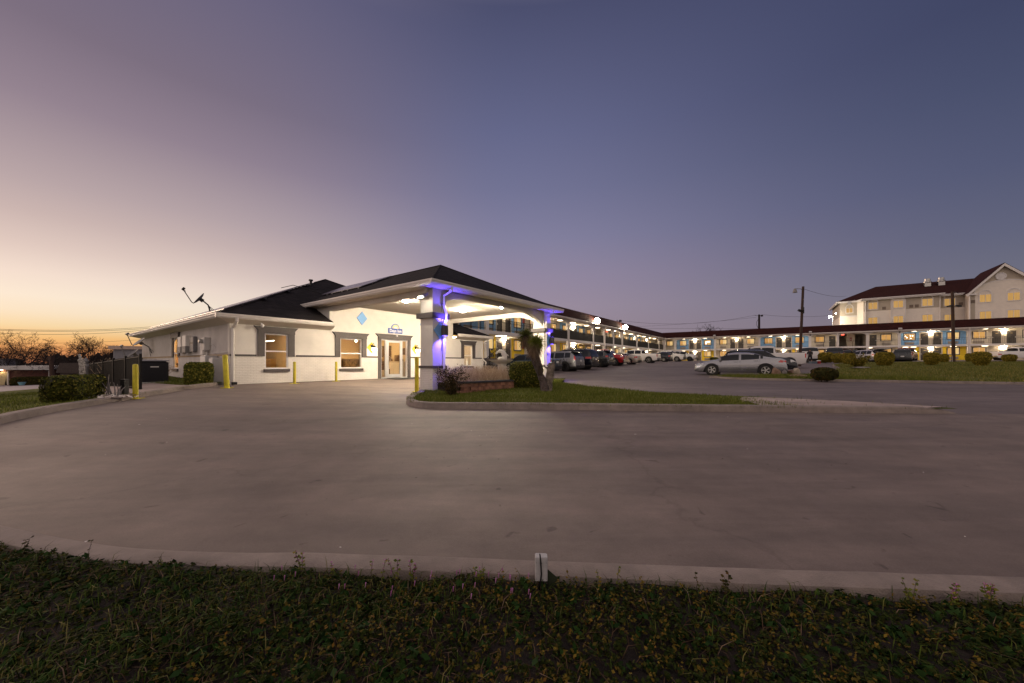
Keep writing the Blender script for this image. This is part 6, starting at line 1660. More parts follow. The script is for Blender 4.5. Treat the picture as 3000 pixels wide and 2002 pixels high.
# yucca with two leaning heads
def yucca():
    b = onground(1598,1148,.1); t = thing('yucca_tree', 'two headed yucca leaning left over the island grass', 'tree', b)
    Y = b.y
    def P(px_, py_, dy=0): return Vector(((px_-b_px)/FOC*(Y+dy)+0, dy, (by-py_)/FOC*(Y+dy)))
    b_px, by = 1598.0, 1146.0
    def PP(px_, py_, dy=0):
        w_ = Vector(((px_-PX)/FOC*(Y+dy), Y+dy, CAMZ-(py_-PY)/FOC*(Y+dy))); return w_-b
    main = [PP(1597,1150),PP(1592,1122,.1),PP(1583,1098,.2),PP(1572,1072,.25),PP(1562,1048,.25),PP(1552,1025,.3),PP(1543,1003,.3),PP(1538,982,.3)]
    r_ = [.19,.15,.13,.12,.115,.105,.095,.08]
    q = MB(); mm = []; rr = []
    sm = smooth_line(main, 6)
    for k, p_ in enumerate(sm):
        i = min(len(r_)-1, k/6); j = int(i); f = i-j; v = r_[j]*(1-f)+r_[min(j+1,len(r_)-1)]*f
        rr.append(v*.82*(1+.05*math.sin(k*2.3)+.04*math.sin(k*5.1)))
    q.tube(sm, rr, 12)
    br = smooth_line([PP(1583,1096,.2),PP(1579,1078,0),PP(1578,1060,-.1),PP(1573,1040,-.15),PP(1572,1018,-.15)], 6)
    q.tube(br, [(.098-.036*k/len(br))*(1+.05*math.sin(k*2.7)) for k in range(len(br))], 12)
    # torn bark plates
    rng = np.random.default_rng(3); n = 900
    idx = rng.integers(2,len(sm)-1,n); C = np.array([sm[i] for i in idx])+0; ang = rng.uniform(0,6.28,n); rad = np.array([rr[i] for i in idx])*1.02
    nn = np.stack([np.cos(ang),np.sin(ang),np.zeros(n)],1); C = C+nn*rad[:,None]+np.stack([0*ang,0*ang,rng.uniform(-.03,.03,n)],1)
    q.build('trunk', M['bark'], t, smooth=30)
    tan = np.stack([-np.sin(ang),np.cos(ang),np.zeros(n)],1); up = np.tile([0,0,1.0],(n,1))+nn*.5
    quads_to_mesh('bark_scale', C, tan*rng.uniform(.012,.03,(n,1)), up*rng.uniform(.015,.035,(n,1)), leafmat('bark_scales', (.05,.035,.03), (.13,.10,.09), (.22,.18,.16), .95, .1), t)
    def head(c, axis, n_up, n_dn, L_, seed, ml, md):
        rng = np.random.default_rng(seed); axis = np.array(axis)/np.linalg.norm(axis)
        def blades(n, lo, hi, Ls, w_, droop):
            u = rand_unit(n*3, rng); dv = u@axis; u = u[(dv > lo)&(dv < hi)][:n]; m_ = len(u)
            ln = Ls*rng.uniform(.6,1.1,(m_,1)); st = np.array(c)+axis*rng.uniform(-.16,.06,(m_,1))+u*.05
            tip = st+u*ln; tip[:,2] -= droop*ln[:,0]
            side = np.cross(u, rand_unit(m_, rng)); side /= np.linalg.norm(side,axis=1)[:,None]
            mid = (st+tip)/2+np.array([0,0,droop*.12])
            V = np.stack([st-side*w_, st+side*w_, mid+side*w_*.8, tip, mid-side*w_*.8],1).reshape(-1,3)
            k = np.arange(m_)[:,None]*5; F = np.concatenate([np.concatenate([k,k+1,k+2,k+4],1), np.concatenate([k+4,k+2,k+3,k+3],1)])
            return V, F
        V, F = blades(n_up, -.30, 1, L_, .0065, .05); F = F[:len(F)//2]; V2 = V
        k = np.arange(len(V)//5)[:,None]*5; T = np.concatenate([np.concatenate([k,k+1,k+2],1),np.concatenate([k,k+2,k+4],1),np.concatenate([k+4,k+2,k+3],1)])
        npmesh('leaf_rosette', V, T, ml, t)
        V, F = blades(n_dn, -1.0, -.30, L_*.95, .0065, .6)
        V[:,2] -= .04
        k = np.arange(len(V)//5)[:,None]*5; T = np.concatenate([np.concatenate([k,k+1,k+2],1),np.concatenate([k,k+2,k+4],1),np.concatenate([k+4,k+2,k+3],1)])
        npmesh('dead_skirt', V, T, md, t)
    ml = leafmat('yucca_leaf', (.045,.055,.012), (.12,.135,.03), (.26,.25,.08), .5, .4); ml2 = leafmat('yucca_leaf2', (.09,.11,.015), (.20,.23,.035), (.36,.36,.10), .5, .4)
    md = leafmat('yucca_dead', (.13,.085,.05), (.24,.165,.11), (.34,.26,.19), .9, .1)
    head(PP(1539,982,.3), (-.15,0,1), 520, 560, .29, 1, ml, md); head(PP(1571,1003,-.15), (.35,-.1,1), 620, 680, .33, 2, ml2, md)
    return t
yucca()
# dead stump beside it
b = onground(1606,1146,.1); t = thing('dead_stump', 'split grey dead stump at the foot of the yucca', 'stump', b)
sc_ = b.y/FOC
q = MB(); pts = [Vector((-.02,.0,-.1)),Vector((0,0,.25)),Vector((.05,0,.5)),Vector((.09,.02,.75)),Vector((.13,.02,.92))]
q.tube(smooth_line(pts,5), [(.155-.035*k/20)*(1+.05*math.sin(k*1.9)) for k in range(21)], 11)
q.tube([(.10,0,.6),(-.05,.05,.78),(-.2,.1,.86)], [.06,.03,.01], 6); q.tube([(.14,0,.85),(.19,0,.98)], [.09,.02], 6)
q.build('trunk', mat('deadwood', (.10,.075,.06), .95, var=.6, scale=7, bump=1, bscale=30, c2=(.30,.24,.20)), t, smooth=40)
# grass blades on the island, the right lawn and the left bed
def grass(name, poly, n, h, w_, m, seed, zoff, lb, cat='grass', band=None):
    rng = np.random.default_rng(seed); P = np.array(poly); lo, hi = P.min(0), P.max(0); out = []; cnt = 0
    while cnt < n:
        q_ = rng.uniform(lo, hi, (n,2)); px_, py_ = q_[:,0], q_[:,1]; c = np.zeros(n, bool); j = len(P)-1
        for i in range(len(P)):
            cond = ((P[i,1] > py_) != (P[j,1] > py_)) & (px_ < (P[j,0]-P[i,0])*(py_-P[i,1])/(P[j,1]-P[i,1]+1e-12)+P[i,0]); c ^= cond; j = i
        q_ = q_[c]
        if band is not None: q_ = q_[rng.random(len(q_)) < band(q_)]
        out.append(q_); cnt += len(q_)
    q_ = np.concatenate(out)[:n]; z = np.concatenate([relz_arr(q_[i:i+4000]) for i in range(0,n,4000)])+CAMZ+zoff
    patch = .5+.5*np.sin(q_[:,0]*1.3+np.sin(q_[:,1]*2.1)*1.5)*np.sin(q_[:,1]*1.7+1+np.sin(q_[:,0]*.9))
    hh = h*(.45+.9*patch)*rng.uniform(.5,1.3,n); a = rng.uniform(0,6.28,n); d = np.stack([np.cos(a),np.sin(a),0*a],1)
    C = np.stack([q_[:,0],q_[:,1],z],1); ln = rng.uniform(-.6,.6,(n,2))
    tip = C+np.stack([ln[:,0]*hh,ln[:,1]*hh,hh],1)
    V = np.stack([C-d*w_, C+d*w_, tip],1).reshape(-1,3); F = np.arange(3*n).reshape(n,3)
    o = npmesh(name, V, F, m); tag(o, lb, cat, kind='stuff'); return o
grass('grass', island, 60000, .075, .006, M['grassblade'], 1, .10, 'short green grass growing on the kerbed island', band=lambda q_: np.clip((6.6-q_[:,0])/1.2,0,1)+.015)
lr = np.array(lawnR); 
grass('grass', lawnR, 80000, .10, .014, M['grassfar'], 2, .07, 'mown grass and clover on the right lawn', band=lambda q_: np.clip(26/np.maximum(q_[:,1],1),.12,1)**1.5*(q_[:,0] < 62))
tipp = [(11.7,20.9),(12.0,19.9),(13.5,18.4),(16,17.2),(19,15.9),(20,17.5),(17,21.6),(14.2,21.3),(12.6,21.6)]
grass('grass', tipp, 14000, .16, .008, M['grassblade'], 5, .07, 'rough longer grass at the tip of the right lawn in front of the grey sedan')
grass('grass', [W2(OF,-.1,.4)]+[(p[0],p[1]) for p in reversed(left_k)]+[(-10.5,5.6),(-18,9),(-24,14),W2(OF,-6,12),W2(OF,-.1,9)], 30000, .07, .006, M['grassblade'], 3, .09, 'grass on the bed left of the drive', band=lambda q_: np.array([0.0 if inside(path, a, b_) else 1.0 for a, b_ in q_]))

# planter with dry stalks
def planter():
    a0, a1, v0 = 4.75, 11.5, -8.05
    # wall line from the photo, roughly along the canopy edge
    pL = onground(1352,1153,.10); pR = onground(1600,1128,.10)
    a = Vector((pL.x,pL.y)); b_ = Vector((pR.x,pR.y)); dr = (b_-a).normalized(); L_ = (b_-a).length; ang = math.atan2(dr.y,dr.x)
    zb = gz(pL.x,pL.y)+.05
    t = thing('brick_planter', 'low planter wall of rough red blocks with a dark cap, between the canopy columns', 'planter', (a.x,a.y,zb), ang)
    rng = random.Random(2); q = MB(); bh = .10; zt = CAMZ-.70-zb
    rows = int(zt/bh); bh = zt/rows
    for r_ in range(rows):
        x = -.05+(.14 if r_%2 else 0)
        while x < L_:
            w_ = .27+rng.uniform(-.02,.03); o_ = rng.uniform(-.03,.03)
            z0 = r_*bh; vs = [(x+.004,-o_-.0,z0+.004),(x+w_*.5,-.045-o_,z0+.004),(x+w_-.004,-o_,z0+.004),(x+w_-.004,.25,z0+.004),(x+.004,.25,z0+.004)]
            vs += [(p_[0],p_[1],z0+bh-.004) for p_ in vs]; q.add(vs, [(4,3,2,1,0),(5,6,7,8,9),(0,1,6,5),(1,2,7,6),(2,3,8,7),(3,4,9,8),(4,0,5,9)]); x += w_
    q.build('block_wall', mat('block', (.36,.18,.12), .92, var=.35, scale=4, bump=.8, bscale=50, dirt=.25), t)
    q = MB(); q.bbox(-.06,L_+.02,-.075,.22,zt,zt+.06,.012); q.build('cap', mat('cap', (.045,.040,.042), .7, var=.2), t)
    q = MB(); 
    inner = [Vector((.1,.2)),Vector((L_,.2)),Vector((L_,1.6)),Vector((.1,1.6))]
    q.box(.0,L_,.2,1.55,0,zt-.03); q.build('bed', M['soil'], t)
    return a, dr, L_, zb+zt, ang, t
pa, pd, pl, pz, pang, pt = planter()
nrm = Vector((-pd.y, pd.x))
def stalks(n, seed, lo, hi, dlo, dhi, z, hm, hM, m, name, lb, w_=.0045):
    rng = np.random.default_rng(seed); s = rng.uniform(lo,hi,n); d = rng.uniform(dlo,dhi,n); B_ = np.stack([pa.x+pd.x*s+nrm.x*d, pa.y+pd.y*s+nrm.y*d, np.full(n,z)],1)
    h = rng.uniform(hm,hM,n); V = []; F = []
    lean = rng.normal(0,.22,(n,2)); a = rng.uniform(0,6.28,n); wv = np.stack([np.cos(a),np.sin(a),0*a],1)*w_
    tip = B_+np.stack([lean[:,0]*h,lean[:,1]*h,h],1); mid = B_*.45+tip*.55+np.stack([rng.normal(0,.02,n),rng.normal(0,.02,n),0*h],1)
    V = np.stack([B_-wv,B_+wv,mid+wv*.8,mid-wv*.8,tip+wv*.3,tip-wv*.3],1).reshape(-1,3); k = np.arange(n)[:,None]*6
    F = np.concatenate([np.concatenate([k,k+1,k+2,k+3],1),np.concatenate([k+3,k+2,k+4,k+5],1)])
    # side twigs
    m2 = n*2; ii = rng.integers(0,n,m2); st = mid[ii]*rng.uniform(.2,1,(m2,1))+0; t_ = rng.uniform(.35,1,(m2,1)); st = B_[ii]*(1-t_)+tip[ii]*t_
    u = rand_unit(m2,rng); u[:,2] = np.abs(u[:,2])*.8+.2; e = st+u*rng.uniform(.04,.14,(m2,1)); sd_ = np.cross(u, rand_unit(m2,rng)); sd_ /= np.linalg.norm(sd_,axis=1)[:,None]
    k2 = len(V)+np.arange(m2)[:,None]*4; V = np.concatenate([V, np.stack([st-sd_*w_*.6,st+sd_*w_*.6,e+sd_*w_*.4,e-sd_*w_*.4],1).reshape(-1,3)]); F = np.concatenate([F, np.concatenate([k2,k2+1,k2+2,k2+3],1)])
    o = npmesh(name, V, F, m); tag(o, lb, 'weeds', kind='stuff'); return o
stalks(2600, 4, .05, pl*.72, .25, 2.2, pz-.04, .30, .62, M['dry'], 'dry_weeds', 'thicket of dry pale weed stalks in the planter bed')
# ================================================================ SMALLER THINGS
# white fountain with a leaping dolphin
def fountain():
    b = onground(1471,1112,.32); b.z = pz-.02; t = thing('fountain', 'white dolphin fountain with a wide shell basin on a fluted pedestal', 'fountain', b)
    s_ = b.y/FOC; wm = mat('plaster', (.66,.62,.57), .7, var=.06, scale=8, bump=.3, bscale=40)
    h1 = (1112-1065)*s_; h2 = (1112-1051)*s_; top_ = (1112-1026)*s_
    q = MB(); q.lathe([(.24,0),(.24,.05),(.19,.07),(.17,h1*.3),(.165,h1*.6),(.17,h1*.9),(.21,h1)], 20)
    for k in range(14):
        a = 2*math.pi*k/14
        for j in range(5): q.lathe([(.005,-.04),(.022,-.02),(.024,.01),(.01,.04)], 5, (.175*math.cos(a+.2*j),.175*math.sin(a+.2*j),.10+j*h1*.16))
    q.build('pedestal', wm, t, smooth=40)
    q = MB(); n = 28; prof = [(.16,h1-.02),(.30,h1+.04),(.42,h1+.13),(.44,h1+.16),(.40,h1+.15),(.25,h1+.07),(.05,h1+.05)]; q.lathe(prof, n)
    vs = []
    for (x, y, z) in q.v:
        r_ = math.hypot(x,y); a = math.atan2(y,x); k = 1+(.05*math.cos(a*9))*(r_/.44)+.30*max(0,math.cos(a-math.pi))**3*(r_/.44); vs.append((x*k,y*k,z))
    q.v = vs; q.build('basin', wm, t, smooth=60)
    q = MB(); q.lathe([(.20,h1+.1),(.16,h1+.16),(.19,h1+.22),(.12,h1+.28),(.10,h2*1.02)], 14); 
    for k in range(6): q.lathe([(.01,-.05),(.08,0),(.01,.06)], 7, (.13*math.cos(k),.13*math.sin(k),h1+.20))
    q.build('rockwork', wm, t, smooth=50)
    z0 = h2-.02; pts = [(.06,0,z0-.1),(.10,0,z0+.03),(.10,0,z0+.16),(.05,0,z0+.27),(-.05,0,z0+.34),(-.16,0,z0+.31),(-.21,0,z0+.25)]
    q = MB(); q.tube(smooth_line(pts,5), [.05+.055*math.sin(math.pi*min(1,(k+4)/26))**.8 if k < 22 else .09-.011*(k-21) for k in range(31)], 12)
    q.tube([(-.19,0,z0+.27),(-.27,0,z0+.235)], [.045,.02], 8); q.tube([(.12,0,z0+.21),(.24,0,z0+.17),(.27,0,z0+.13)], [.05,.03,.01], 6); q.tube([(0,.05,z0+.28),(-.02,.16,z0+.2)], [.04,.01], 6); q.tube([(0,-.05,z0+.28),(-.02,-.16,z0+.2)], [.04,.01], 6)
    q.tube([(.0,0,z0+.33),(.06,0,z0+.42)], [.04,.008], 6)
    q.build('dolphin', wm, t, smooth=60)
    q = MB(); 
fountain()
# iron handrail and steps at the right end of the office
p0 = at(1419,29,-.2); p1 = at(1480,33.5,.3)
t = thing('handrail', 'black iron handrail with lattice and pickets climbing beside the office end wall', 'railing', (p0.x,p0.y,gz(p0.x,p0.y)))
def rl(q, a, b_, h0, h1, n, latt=False):
    a, b_ = Vector(a), Vector(b_)
    for hh in (h0,h1): q.tube([a+Vector((0,0,hh)),b_+Vector((0,0,hh))], .022, 4)
    for k in range(n+1):
        c = a+(b_-a)*k/n; q.tube([c+Vector((0,0,h0)),c+Vector((0,0,h1))], .012 if k%5 else .022, 4, cap=False)
        if latt and k < n:
            d = a+(b_-a)*(k+1)/n; q.tube([c+Vector((0,0,h0)),d+Vector((0,0,h1))], .010, 3, cap=False); q.tube([c+Vector((0,0,h1)),d+Vector((0,0,h0))], .010, 3, cap=False)
base = Vector((p0.x,p0.y,gz(p0.x,p0.y)))
def rel_(px_, Y, zr): v = at(px_, Y, zr); return v-base
q = MB(); rl(q, rel_(1420,34,.35), rel_(1486,37,.35), .15, .95, 14, True); q.build('lattice_panel', M['rail'], t)
q = MB(); rl(q, rel_(1421,28,-.72), rel_(1452,30,.0), .1, .95, 12); rl(q, rel_(1452,30,.0), rel_(1484,31,.0), .05,.85,14); q.build('picket_panel', M['rail'], t)
q = MB(); rl(q, rel_(1424,26.5,-.75), rel_(1484,28.2,-.9), .05, .62, 30); q.build('picket_panel', M['rail'], t)
st = thing('steps', 'dark steps and landing in front of the yellow motel bay', 'steps', base+Vector((0,0,0)))
q = MB()
for k in range(4):
    a = at(1425,31.5+k*.5,0)-base; q.box(a.x-.2,a.x+3.6,a.y,a.y+.5,-.1,.28+.17*k)
q.build('stair_block', M['grey'], st)
a = at(1428,34.0,0); t = thing('waste_bin', 'black bin beside the white motel post at the yellow bay', 'bin', (a.x,a.y,CAMZ+.36))
q = MB(); q.bbox(-.28,.28,-.28,.28,-.35,.85,.03); q.build('body', M['darkmetal'], t); q = MB(); q.bbox(-.32,.32,-.32,.32,.85,.93,.03); q.build('lid', M['trim'], t)

# rocks at the tip of the right lawn
rockm = [mat('rock_red', (.22,.125,.085), .92, var=.35, scale=5, bump=1, bscale=18, c2=(.34,.23,.17)), mat('rock_grey', (.20,.175,.165), .92, var=.3, scale=5, bump=1, bscale=18), mat('rock_pale', (.42,.34,.27), .92, var=.25, scale=5, bump=1, bscale=18)]
def rock(lb, px_, py_, w_, h_, mi, seed, ang=0, dep=.7, cat='rock'):
    p_ = onground(px_, py_, .07); s_ = p_.y/FOC; rng = np.random.default_rng(seed); me = bpy.data.meshes.new('rock')
    import bmesh
    bm = bmesh.new(); bmesh.ops.create_icosphere(bm, subdivisions=3, radius=1)
    pl_ = rand_unit(9, rng); 
    for v in bm.verts:
        c = np.array(v.co); k = 1.0
        for n_ in pl_:
            d = c@n_
            if d > .62: c = c-n_*(d-.62)*.9
        c = c*(1+.12*mnoise.noise(Vector(c*2.2+seed))); v.co = Vector((c[0]*w_*s_/2, c[1]*w_*s_/2*dep, max(-.12, c[2]*h_*s_*.62+h_*s_*.42)))
    bm.to_mesh(me); bm.free(); me.polygons.foreach_set('use_smooth',[True]*len(me.polygons)); me.set_sharp_from_angle(angle=R(28)); me.materials.append(rockm[mi])
    o = bpy.data.objects.new('rock', me); COL.objects.link(o); o.location = p_; o.rotation_euler = (0,0,ang); tag(o, lb, cat, 'rocks at the tip of the right lawn'); return o
rock('upright reddish pointed rock under the boot of the grey sedan', 2272, 1102, 30, 25, 0, 1)
rock('small grey rock between the two larger red rocks', 2297, 1101, 16, 19, 1, 2)
rock('brown rounded rock right of the small grey one', 2316, 1098, 27, 15, 0, 3)
rock('pale sandy rock behind the row of red rocks', 2334, 1100, 24, 26, 2, 4)
rock('long flat rusty rock lying in the weeds', 2336, 1108, 54, 11, 0, 5)
rock('small white stone at the end of the flat rusty rock', 2352, 1108, 14, 6, 2, 6)
rock('flat stone slab beside the shaggy shrub on the lawn', 2520, 1080, 60, 5, 1, 7)
rock('pale broken stone on the lawn edge behind the far island tip', 2176, 1181, 10, 8, 2, 8)

# wooden poles
def pole(name, lb, px_b, px_t, Y, zt, r, extra=None, cat='pole', m='bark_dark', zb=None):
    a = at(px_b,Y); b_ = at(px_t,Y,zt); z0 = gz(a.x,a.y) if zb is None else zb
    t = thing(name, lb, cat, (a.x,a.y,z0)); H_ = b_.z-z0; dx = b_.x-a.x
    q = MB(); q.tube([(0,0,-.2),(dx*.5,0,H_*.5),(dx,0,H_)], [r,r*.9,r*.8], 12); q.build('post', M[m], t)
    if extra: extra(t, dx, H_)
    return t
M['polewood'] = mat('polewood', (.055,.032,.024), .9, var=.3, scale=6, bump=.4, bscale=40, stretch=(6,6,.5))
def ex1(t, dx, H_):
    q = MB(); q.tube([(dx,0,H_-.35),(dx-.25,0,H_-.22),(dx-.75,0,H_-.22)], .03, 6); q.lathe([(.04,.14),(.10,.08),(.16,-.10),(.20,-.28),(.05,-.28)], 14, (dx-.80,0,H_-.32)); q.build('street_lamp', M['grey'], t)
    z = (1062-911)/FOC*36+CAMZ-t.location.z; q = MB(); q.tube([(dx*.7,0,z),(dx*.7-.2,-.05,z)], .03, 6); q.obox((dx*.7-.30,-.1,z),(.26,.24,.2),(.3,.5,0)); q.obox((dx*.7+.02,-.14,H_*.70),(.1,.1,.6)); q.build('flood_head', M['darkmetal'], t)
pole('light_pole', 'tall leaning wooden pole with a small lamp arm in front of the motel', 2342.5, 2353, 36, (1062-840)/FOC*36, .13, ex1, 'light pole', 'polewood')
def ex2(t, dx, H_):
    z = (1062-897)/FOC*42+CAMZ-t.location.z
    for s_ in (-1,1): 
        q = MB(); q.tube([(0,0,z+.0),(s_*.25,0,z+.03)], .03, 6); q.obox((s_*.5,-.05,z),(.42,.3,.14),(0,.25*s_,0)); q.build('flood_head', M['darkmetal'], t)
    q = MB(); q.tube([(.12,0,H_-.05),(.5,0,H_-.2)], .025, 6); q.lathe([(.02,0),(.15,-.06),(.15,-.12)], 12, (.55,0,H_-.2)); q.build('lamp_head', M['steel'], t)
    q = MB(); q.tube([(-.155,-.02,0),(-.13,-.02,H_*.98)], .02, 5); q.build('conduit', M['lightgrey'], t)
pole('light_pole', 'tall dark wooden pole with two flood heads in front of the right blue bay', 2794, 2790, 42, (1062-855)/FOC*42, .16, ex2, 'light pole', 'polewood')
def ex3(t, dx, H_):
    q = MB(); q.tube([(-1.2,0,H_-.5),(1.3,0,H_-.5)], .07, 4)
    for k in (-1.1,-.5,.5,1.2): q.tube([(k,0,H_-.5),(k,0,H_-.2)], [.05,.04], 6)
    q.obox((.9,0,H_-.2),(.7,.3,.4)); q.tube([(-.35,0,H_-1.5),(-.7,0,H_-2.4),(-.1,0,H_-3.4)], .04, 4); q.build('crossarm', M['bark_dark'], t)
pole('utility_pole', 'utility pole with crossarm rising behind the left motel wing', 1808, 1808, 105, (1062-938)/FOC*105, .16, ex3, 'utility pole', zb=CAMZ)
def ex4(t, dx, H_):
    q = MB(); q.tube([(0,0,H_-.3),(.5,0,H_-.2)], .05, 5); q.lathe([(.08,.2),(.28,0),(.28,-.25),(.1,-.3)], 12, (.75,0,H_-.25)); q.tube([(-.15,0,H_-1.2),(-.7,0,H_-2.0),(-.7,0,H_-2.8),(-.1,0,H_-4)], .05, 4); q.tube([(-1.2,0,H_-.3),(0,0,H_-.3)], .04, 4); q.build('lamp_and_cable', M['bark_dark'], t)
pole('utility_pole', 'short utility pole with a lamp rising behind the middle of the right wing', 2224, 2224, 100, (1062-922)/FOC*100, .30, ex4, 'utility pole', zb=CAMZ)
# lit yard lamp behind the motel beside the hotel
lv_, _, lt_ = MF.onX(2440, 67.9); a = at(2440,lt_,0); t = thing('yard_lamp', 'glaring yard lamp on a pale post at the left end of the hotel', 'street lamp', (a.x,a.y,CAMZ+.3))
HL_ = (1062-927)/FOC*lt_-.3
q = MB(); q.tube([(0,0,0),(0,0,HL_)], .09, 10); q.tube([(0,0,HL_-.05),(-.3,0,HL_+.1),(-.5,0,HL_+.1)], .05, 6); q.build('post', M['white'], t)
q = MB(); q.lathe([(.04,.22),(.18,.16),(.22,.06)], 14, (-.62,0,HL_-.05)); q.build('hood', M['darkmetal'], t)
q = MB(); q.lathe([(.12,.04),(.19,-.04),(.15,-.15),(.05,-.20)], 14, (-.62,0,HL_-.05)); q.build('lens', emis('yard_glow', (1,.90,.72), 240), t)
ld = bpy.data.lights.new('added_wall_wash', 'SPOT'); ld.energy = 620; ld.color = (1,.88,.66); ld.spot_size = R(120); ld.spot_blend = .5; ld.shadow_soft_size = .2  # added spot with no fitting of its own, washing the hotel's left end
lo = bpy.data.objects.new('added_wall_wash', ld); COL.objects.link(lo); lo.parent = t; lo.location = (.2,-.1,HL_-.9)
lo.rotation_euler = Vector((.62,.30,.22)).to_track_quat('-Z','Y').to_euler()
q = MB(); q.lathe([(.02,.09),(.09,.05),(.09,-.05),(.02,-.09)], 10, (.75,.2,HL_+.6)); q.build('second_lens', emis('yard_glow2', (1,.92,.8), 40), t)

# overhead wires (each its own span)
def wire(lb, pts, r, n=16, sag=.0, m='bark_dark'):
    a, b_ = pts; q = MB(); P_ = []
    for k in range(n+1):
        t_ = k/n; p_ = a+(b_-a)*t_; p_ = p_-Vector((0,0,sag*4*t_*(1-t_))); P_.append(p_)
    q.tube(P_, r, 3, cap=False); o = q.build('wire', M[m]); tag(o, lb, 'wire', 'overhead wires'); return o
def wp(px_, py_, Y): return Vector(((px_-PX)/FOC*Y, Y, CAMZ-(py_-PY)/FOC*Y))
wire('topmost of the wires on the left, against the pale sky', (wp(-120,960,30),wp(640,932,52)), .018, sag=.8)
wire('second wire from the top on the left', (wp(-120,963,30),wp(640,936,52)), .018, sag=.8)
wire('third wire from the top on the left, a little below the pair', (wp(-120,971,30),wp(560,946,52)), .018, sag=.8)
wire('thin wire crossing above the bare trees on the left', (wp(-120,1000,60),wp(480,990,62)), .02, sag=.6)
wire('lowest wire on the left, passing in front of the bare treetops', (wp(-120,1022,60),wp(470,1016,62)), .02, sag=.2)
wire('wire from the leaning lamp pole to the hotel roof', (at(2355,36,(1062-847)/FOC*36),wp(2478,868,74)), .018, sag=.35)
wire('wire running right from the crossarm utility pole', (wp(1822,940,105),wp(2216,923,100)), .03, sag=1.6)
wire('second lower wire between the two far utility poles', (wp(1560,958,112),wp(2216,930,100)), .025, sag=1.2)
wire('wire running right from the short utility pole toward the hotel', (wp(2232,922,100),wp(2440,924,100)), .03, sag=.5)
wire('faint low wire behind the right wing', (wp(1800,962,120),wp(2500,960,120)), .03, sag=.2)

# black iron fence on the left
fa, fb = Vector((-12.45,12.35,0)), Vector((-20.9,18.1,0))
fa.z = gz(fa.x,fa.y)+.09; fb.z = gz(fb.x,fb.y)+.05
fz = math.atan2((fb-fa).y,(fb-fa).x); FL = (Vector((fb.x,fb.y))-Vector((fa.x,fa.y))).length
t = thing('iron_fence', 'black iron picket fence running back beside the path', 'fence', fa, fz)
q = MB(); dz_ = fb.z-fa.z; HF = 1.16
def fzr(x): return dz_*x/FL
for za in (.10,HF-.04): q.tube([(0,0,za),(FL,0,za+dz_)], .018, 4)
n = int(FL/.10)
for k in range(n): x = .1+.10*k; q.box(x-.011,x+.011,-.011,.011,.02+fzr(x),HF+fzr(x))
q.build('picket_panel', M['rail'], t)
for k in range(6):
    x = FL*k/5; q = MB(); q.box(x-.035,x+.035,-.035,.035,-.1+fzr(x),HF+.06+fzr(x)); q.build('post', M['rail'], t)
for k, px_ in enumerate((365,)):
    p_ = onground(px_,1157,.1); q = MB(); t = thing('low_post', 'short dark post in front of the black fence', 'post', p_); q.box(-.06,.06,-.06,.06,-.05,.40); q.box(-.07,.07,-.07,.07,.40,.43); q.build('body', M['darkmetal'], t)
# pale stone posts and driftwood beside the fence
p_ = onground(240,1148,.1); s_ = p_.y/FOC
t = thing('stone_post', 'rough white flecked stone post at the far end of the fence', 'post', p_)
q = MB(); q.tube(smooth_line([(0,0,-.1),(-.02,0,.3),(.02,0,.7),(0,0,1.0),(-.05,0,1.15),(-.10,0,1.3)],4), [.085*(1+.12*math.sin(k*2.3)) if k < 16 else .035 for k in range(21)], 9)
q.build('shaft', mat('whiteflake', (.36,.33,.31), .9, var=.8, scale=26, bump=1, bscale=60), t, smooth=25)
p_ = onground(252,1138,.1); t = thing('stone_lantern', 'grey stone figure standing behind the white flecked post', 'statue', p_)
q = MB(); q.lathe([(.14,0),(.16,.5),(.12,.9),(.15,1.05),(.19,1.15),(.12,1.25),(.14,1.33),(.17,1.40),(.10,1.50),(.02,1.60)], 12); q.build('body', M['grey'], t, smooth=40); t.scale = (.55,.55,.80)
rngd = random.Random(8)
for px_, py_, hh, lb in ((296,1160,.5,'pale driftwood pieces leaning in the bed left of the fence'),(318,1160,.75,'twisted grey driftwood figure with crossed limbs before the fence'),(344,1163,.5,'forked white driftwood stump on white pebbles')):
    p_ = onground(px_,py_,.1); t = thing('driftwood', lb, 'driftwood', p_); t.scale = (.7,.7,.75)
    q = MB()
    for k in range(4):
        a = rngd.uniform(-.22,.22); b_ = rngd.uniform(-.22,.22); q.tube(smooth_line([(rngd.uniform(-.15,.15),rngd.uniform(-.1,.1),0),(a*.6,b_*.4,hh*.4),(a,b_,hh*rngd.uniform(.6,1.05))],4), [.028-.0022*j for j in range(9)], 6)
    q.build('limbs', mat('driftw', (.17,.15,.15), .9, var=.3, scale=12, bump=.5), t, smooth=40)
peb = np.random.default_rng(4); n = 500; pp = [onground(300,1160,.09), onground(355,1166,.09)]
a = np.linspace(0,1,n)[:,None]*peb.permutation(np.ones((n,1))); q_ = np.array(pp[0])*(1-peb.random((n,1)))+0
tt = peb.random(n); C = np.array([list(pp[0]*(1-k)+pp[1]*k) for k in tt])+np.stack([peb.normal(0,.16,n),peb.normal(0,.16,n),peb.uniform(0,.05,n)],1)
o = quads_to_mesh('pebbles', *leafcloud(C, np.tile([0,0,1.0],(n,1)), .05, peb, .5, .8), mat('pebble', (.60,.52,.48), .8, var=.2)); tag(o, 'white pebbles and rubble below the driftwood by the fence', 'pebbles', kind='stuff')

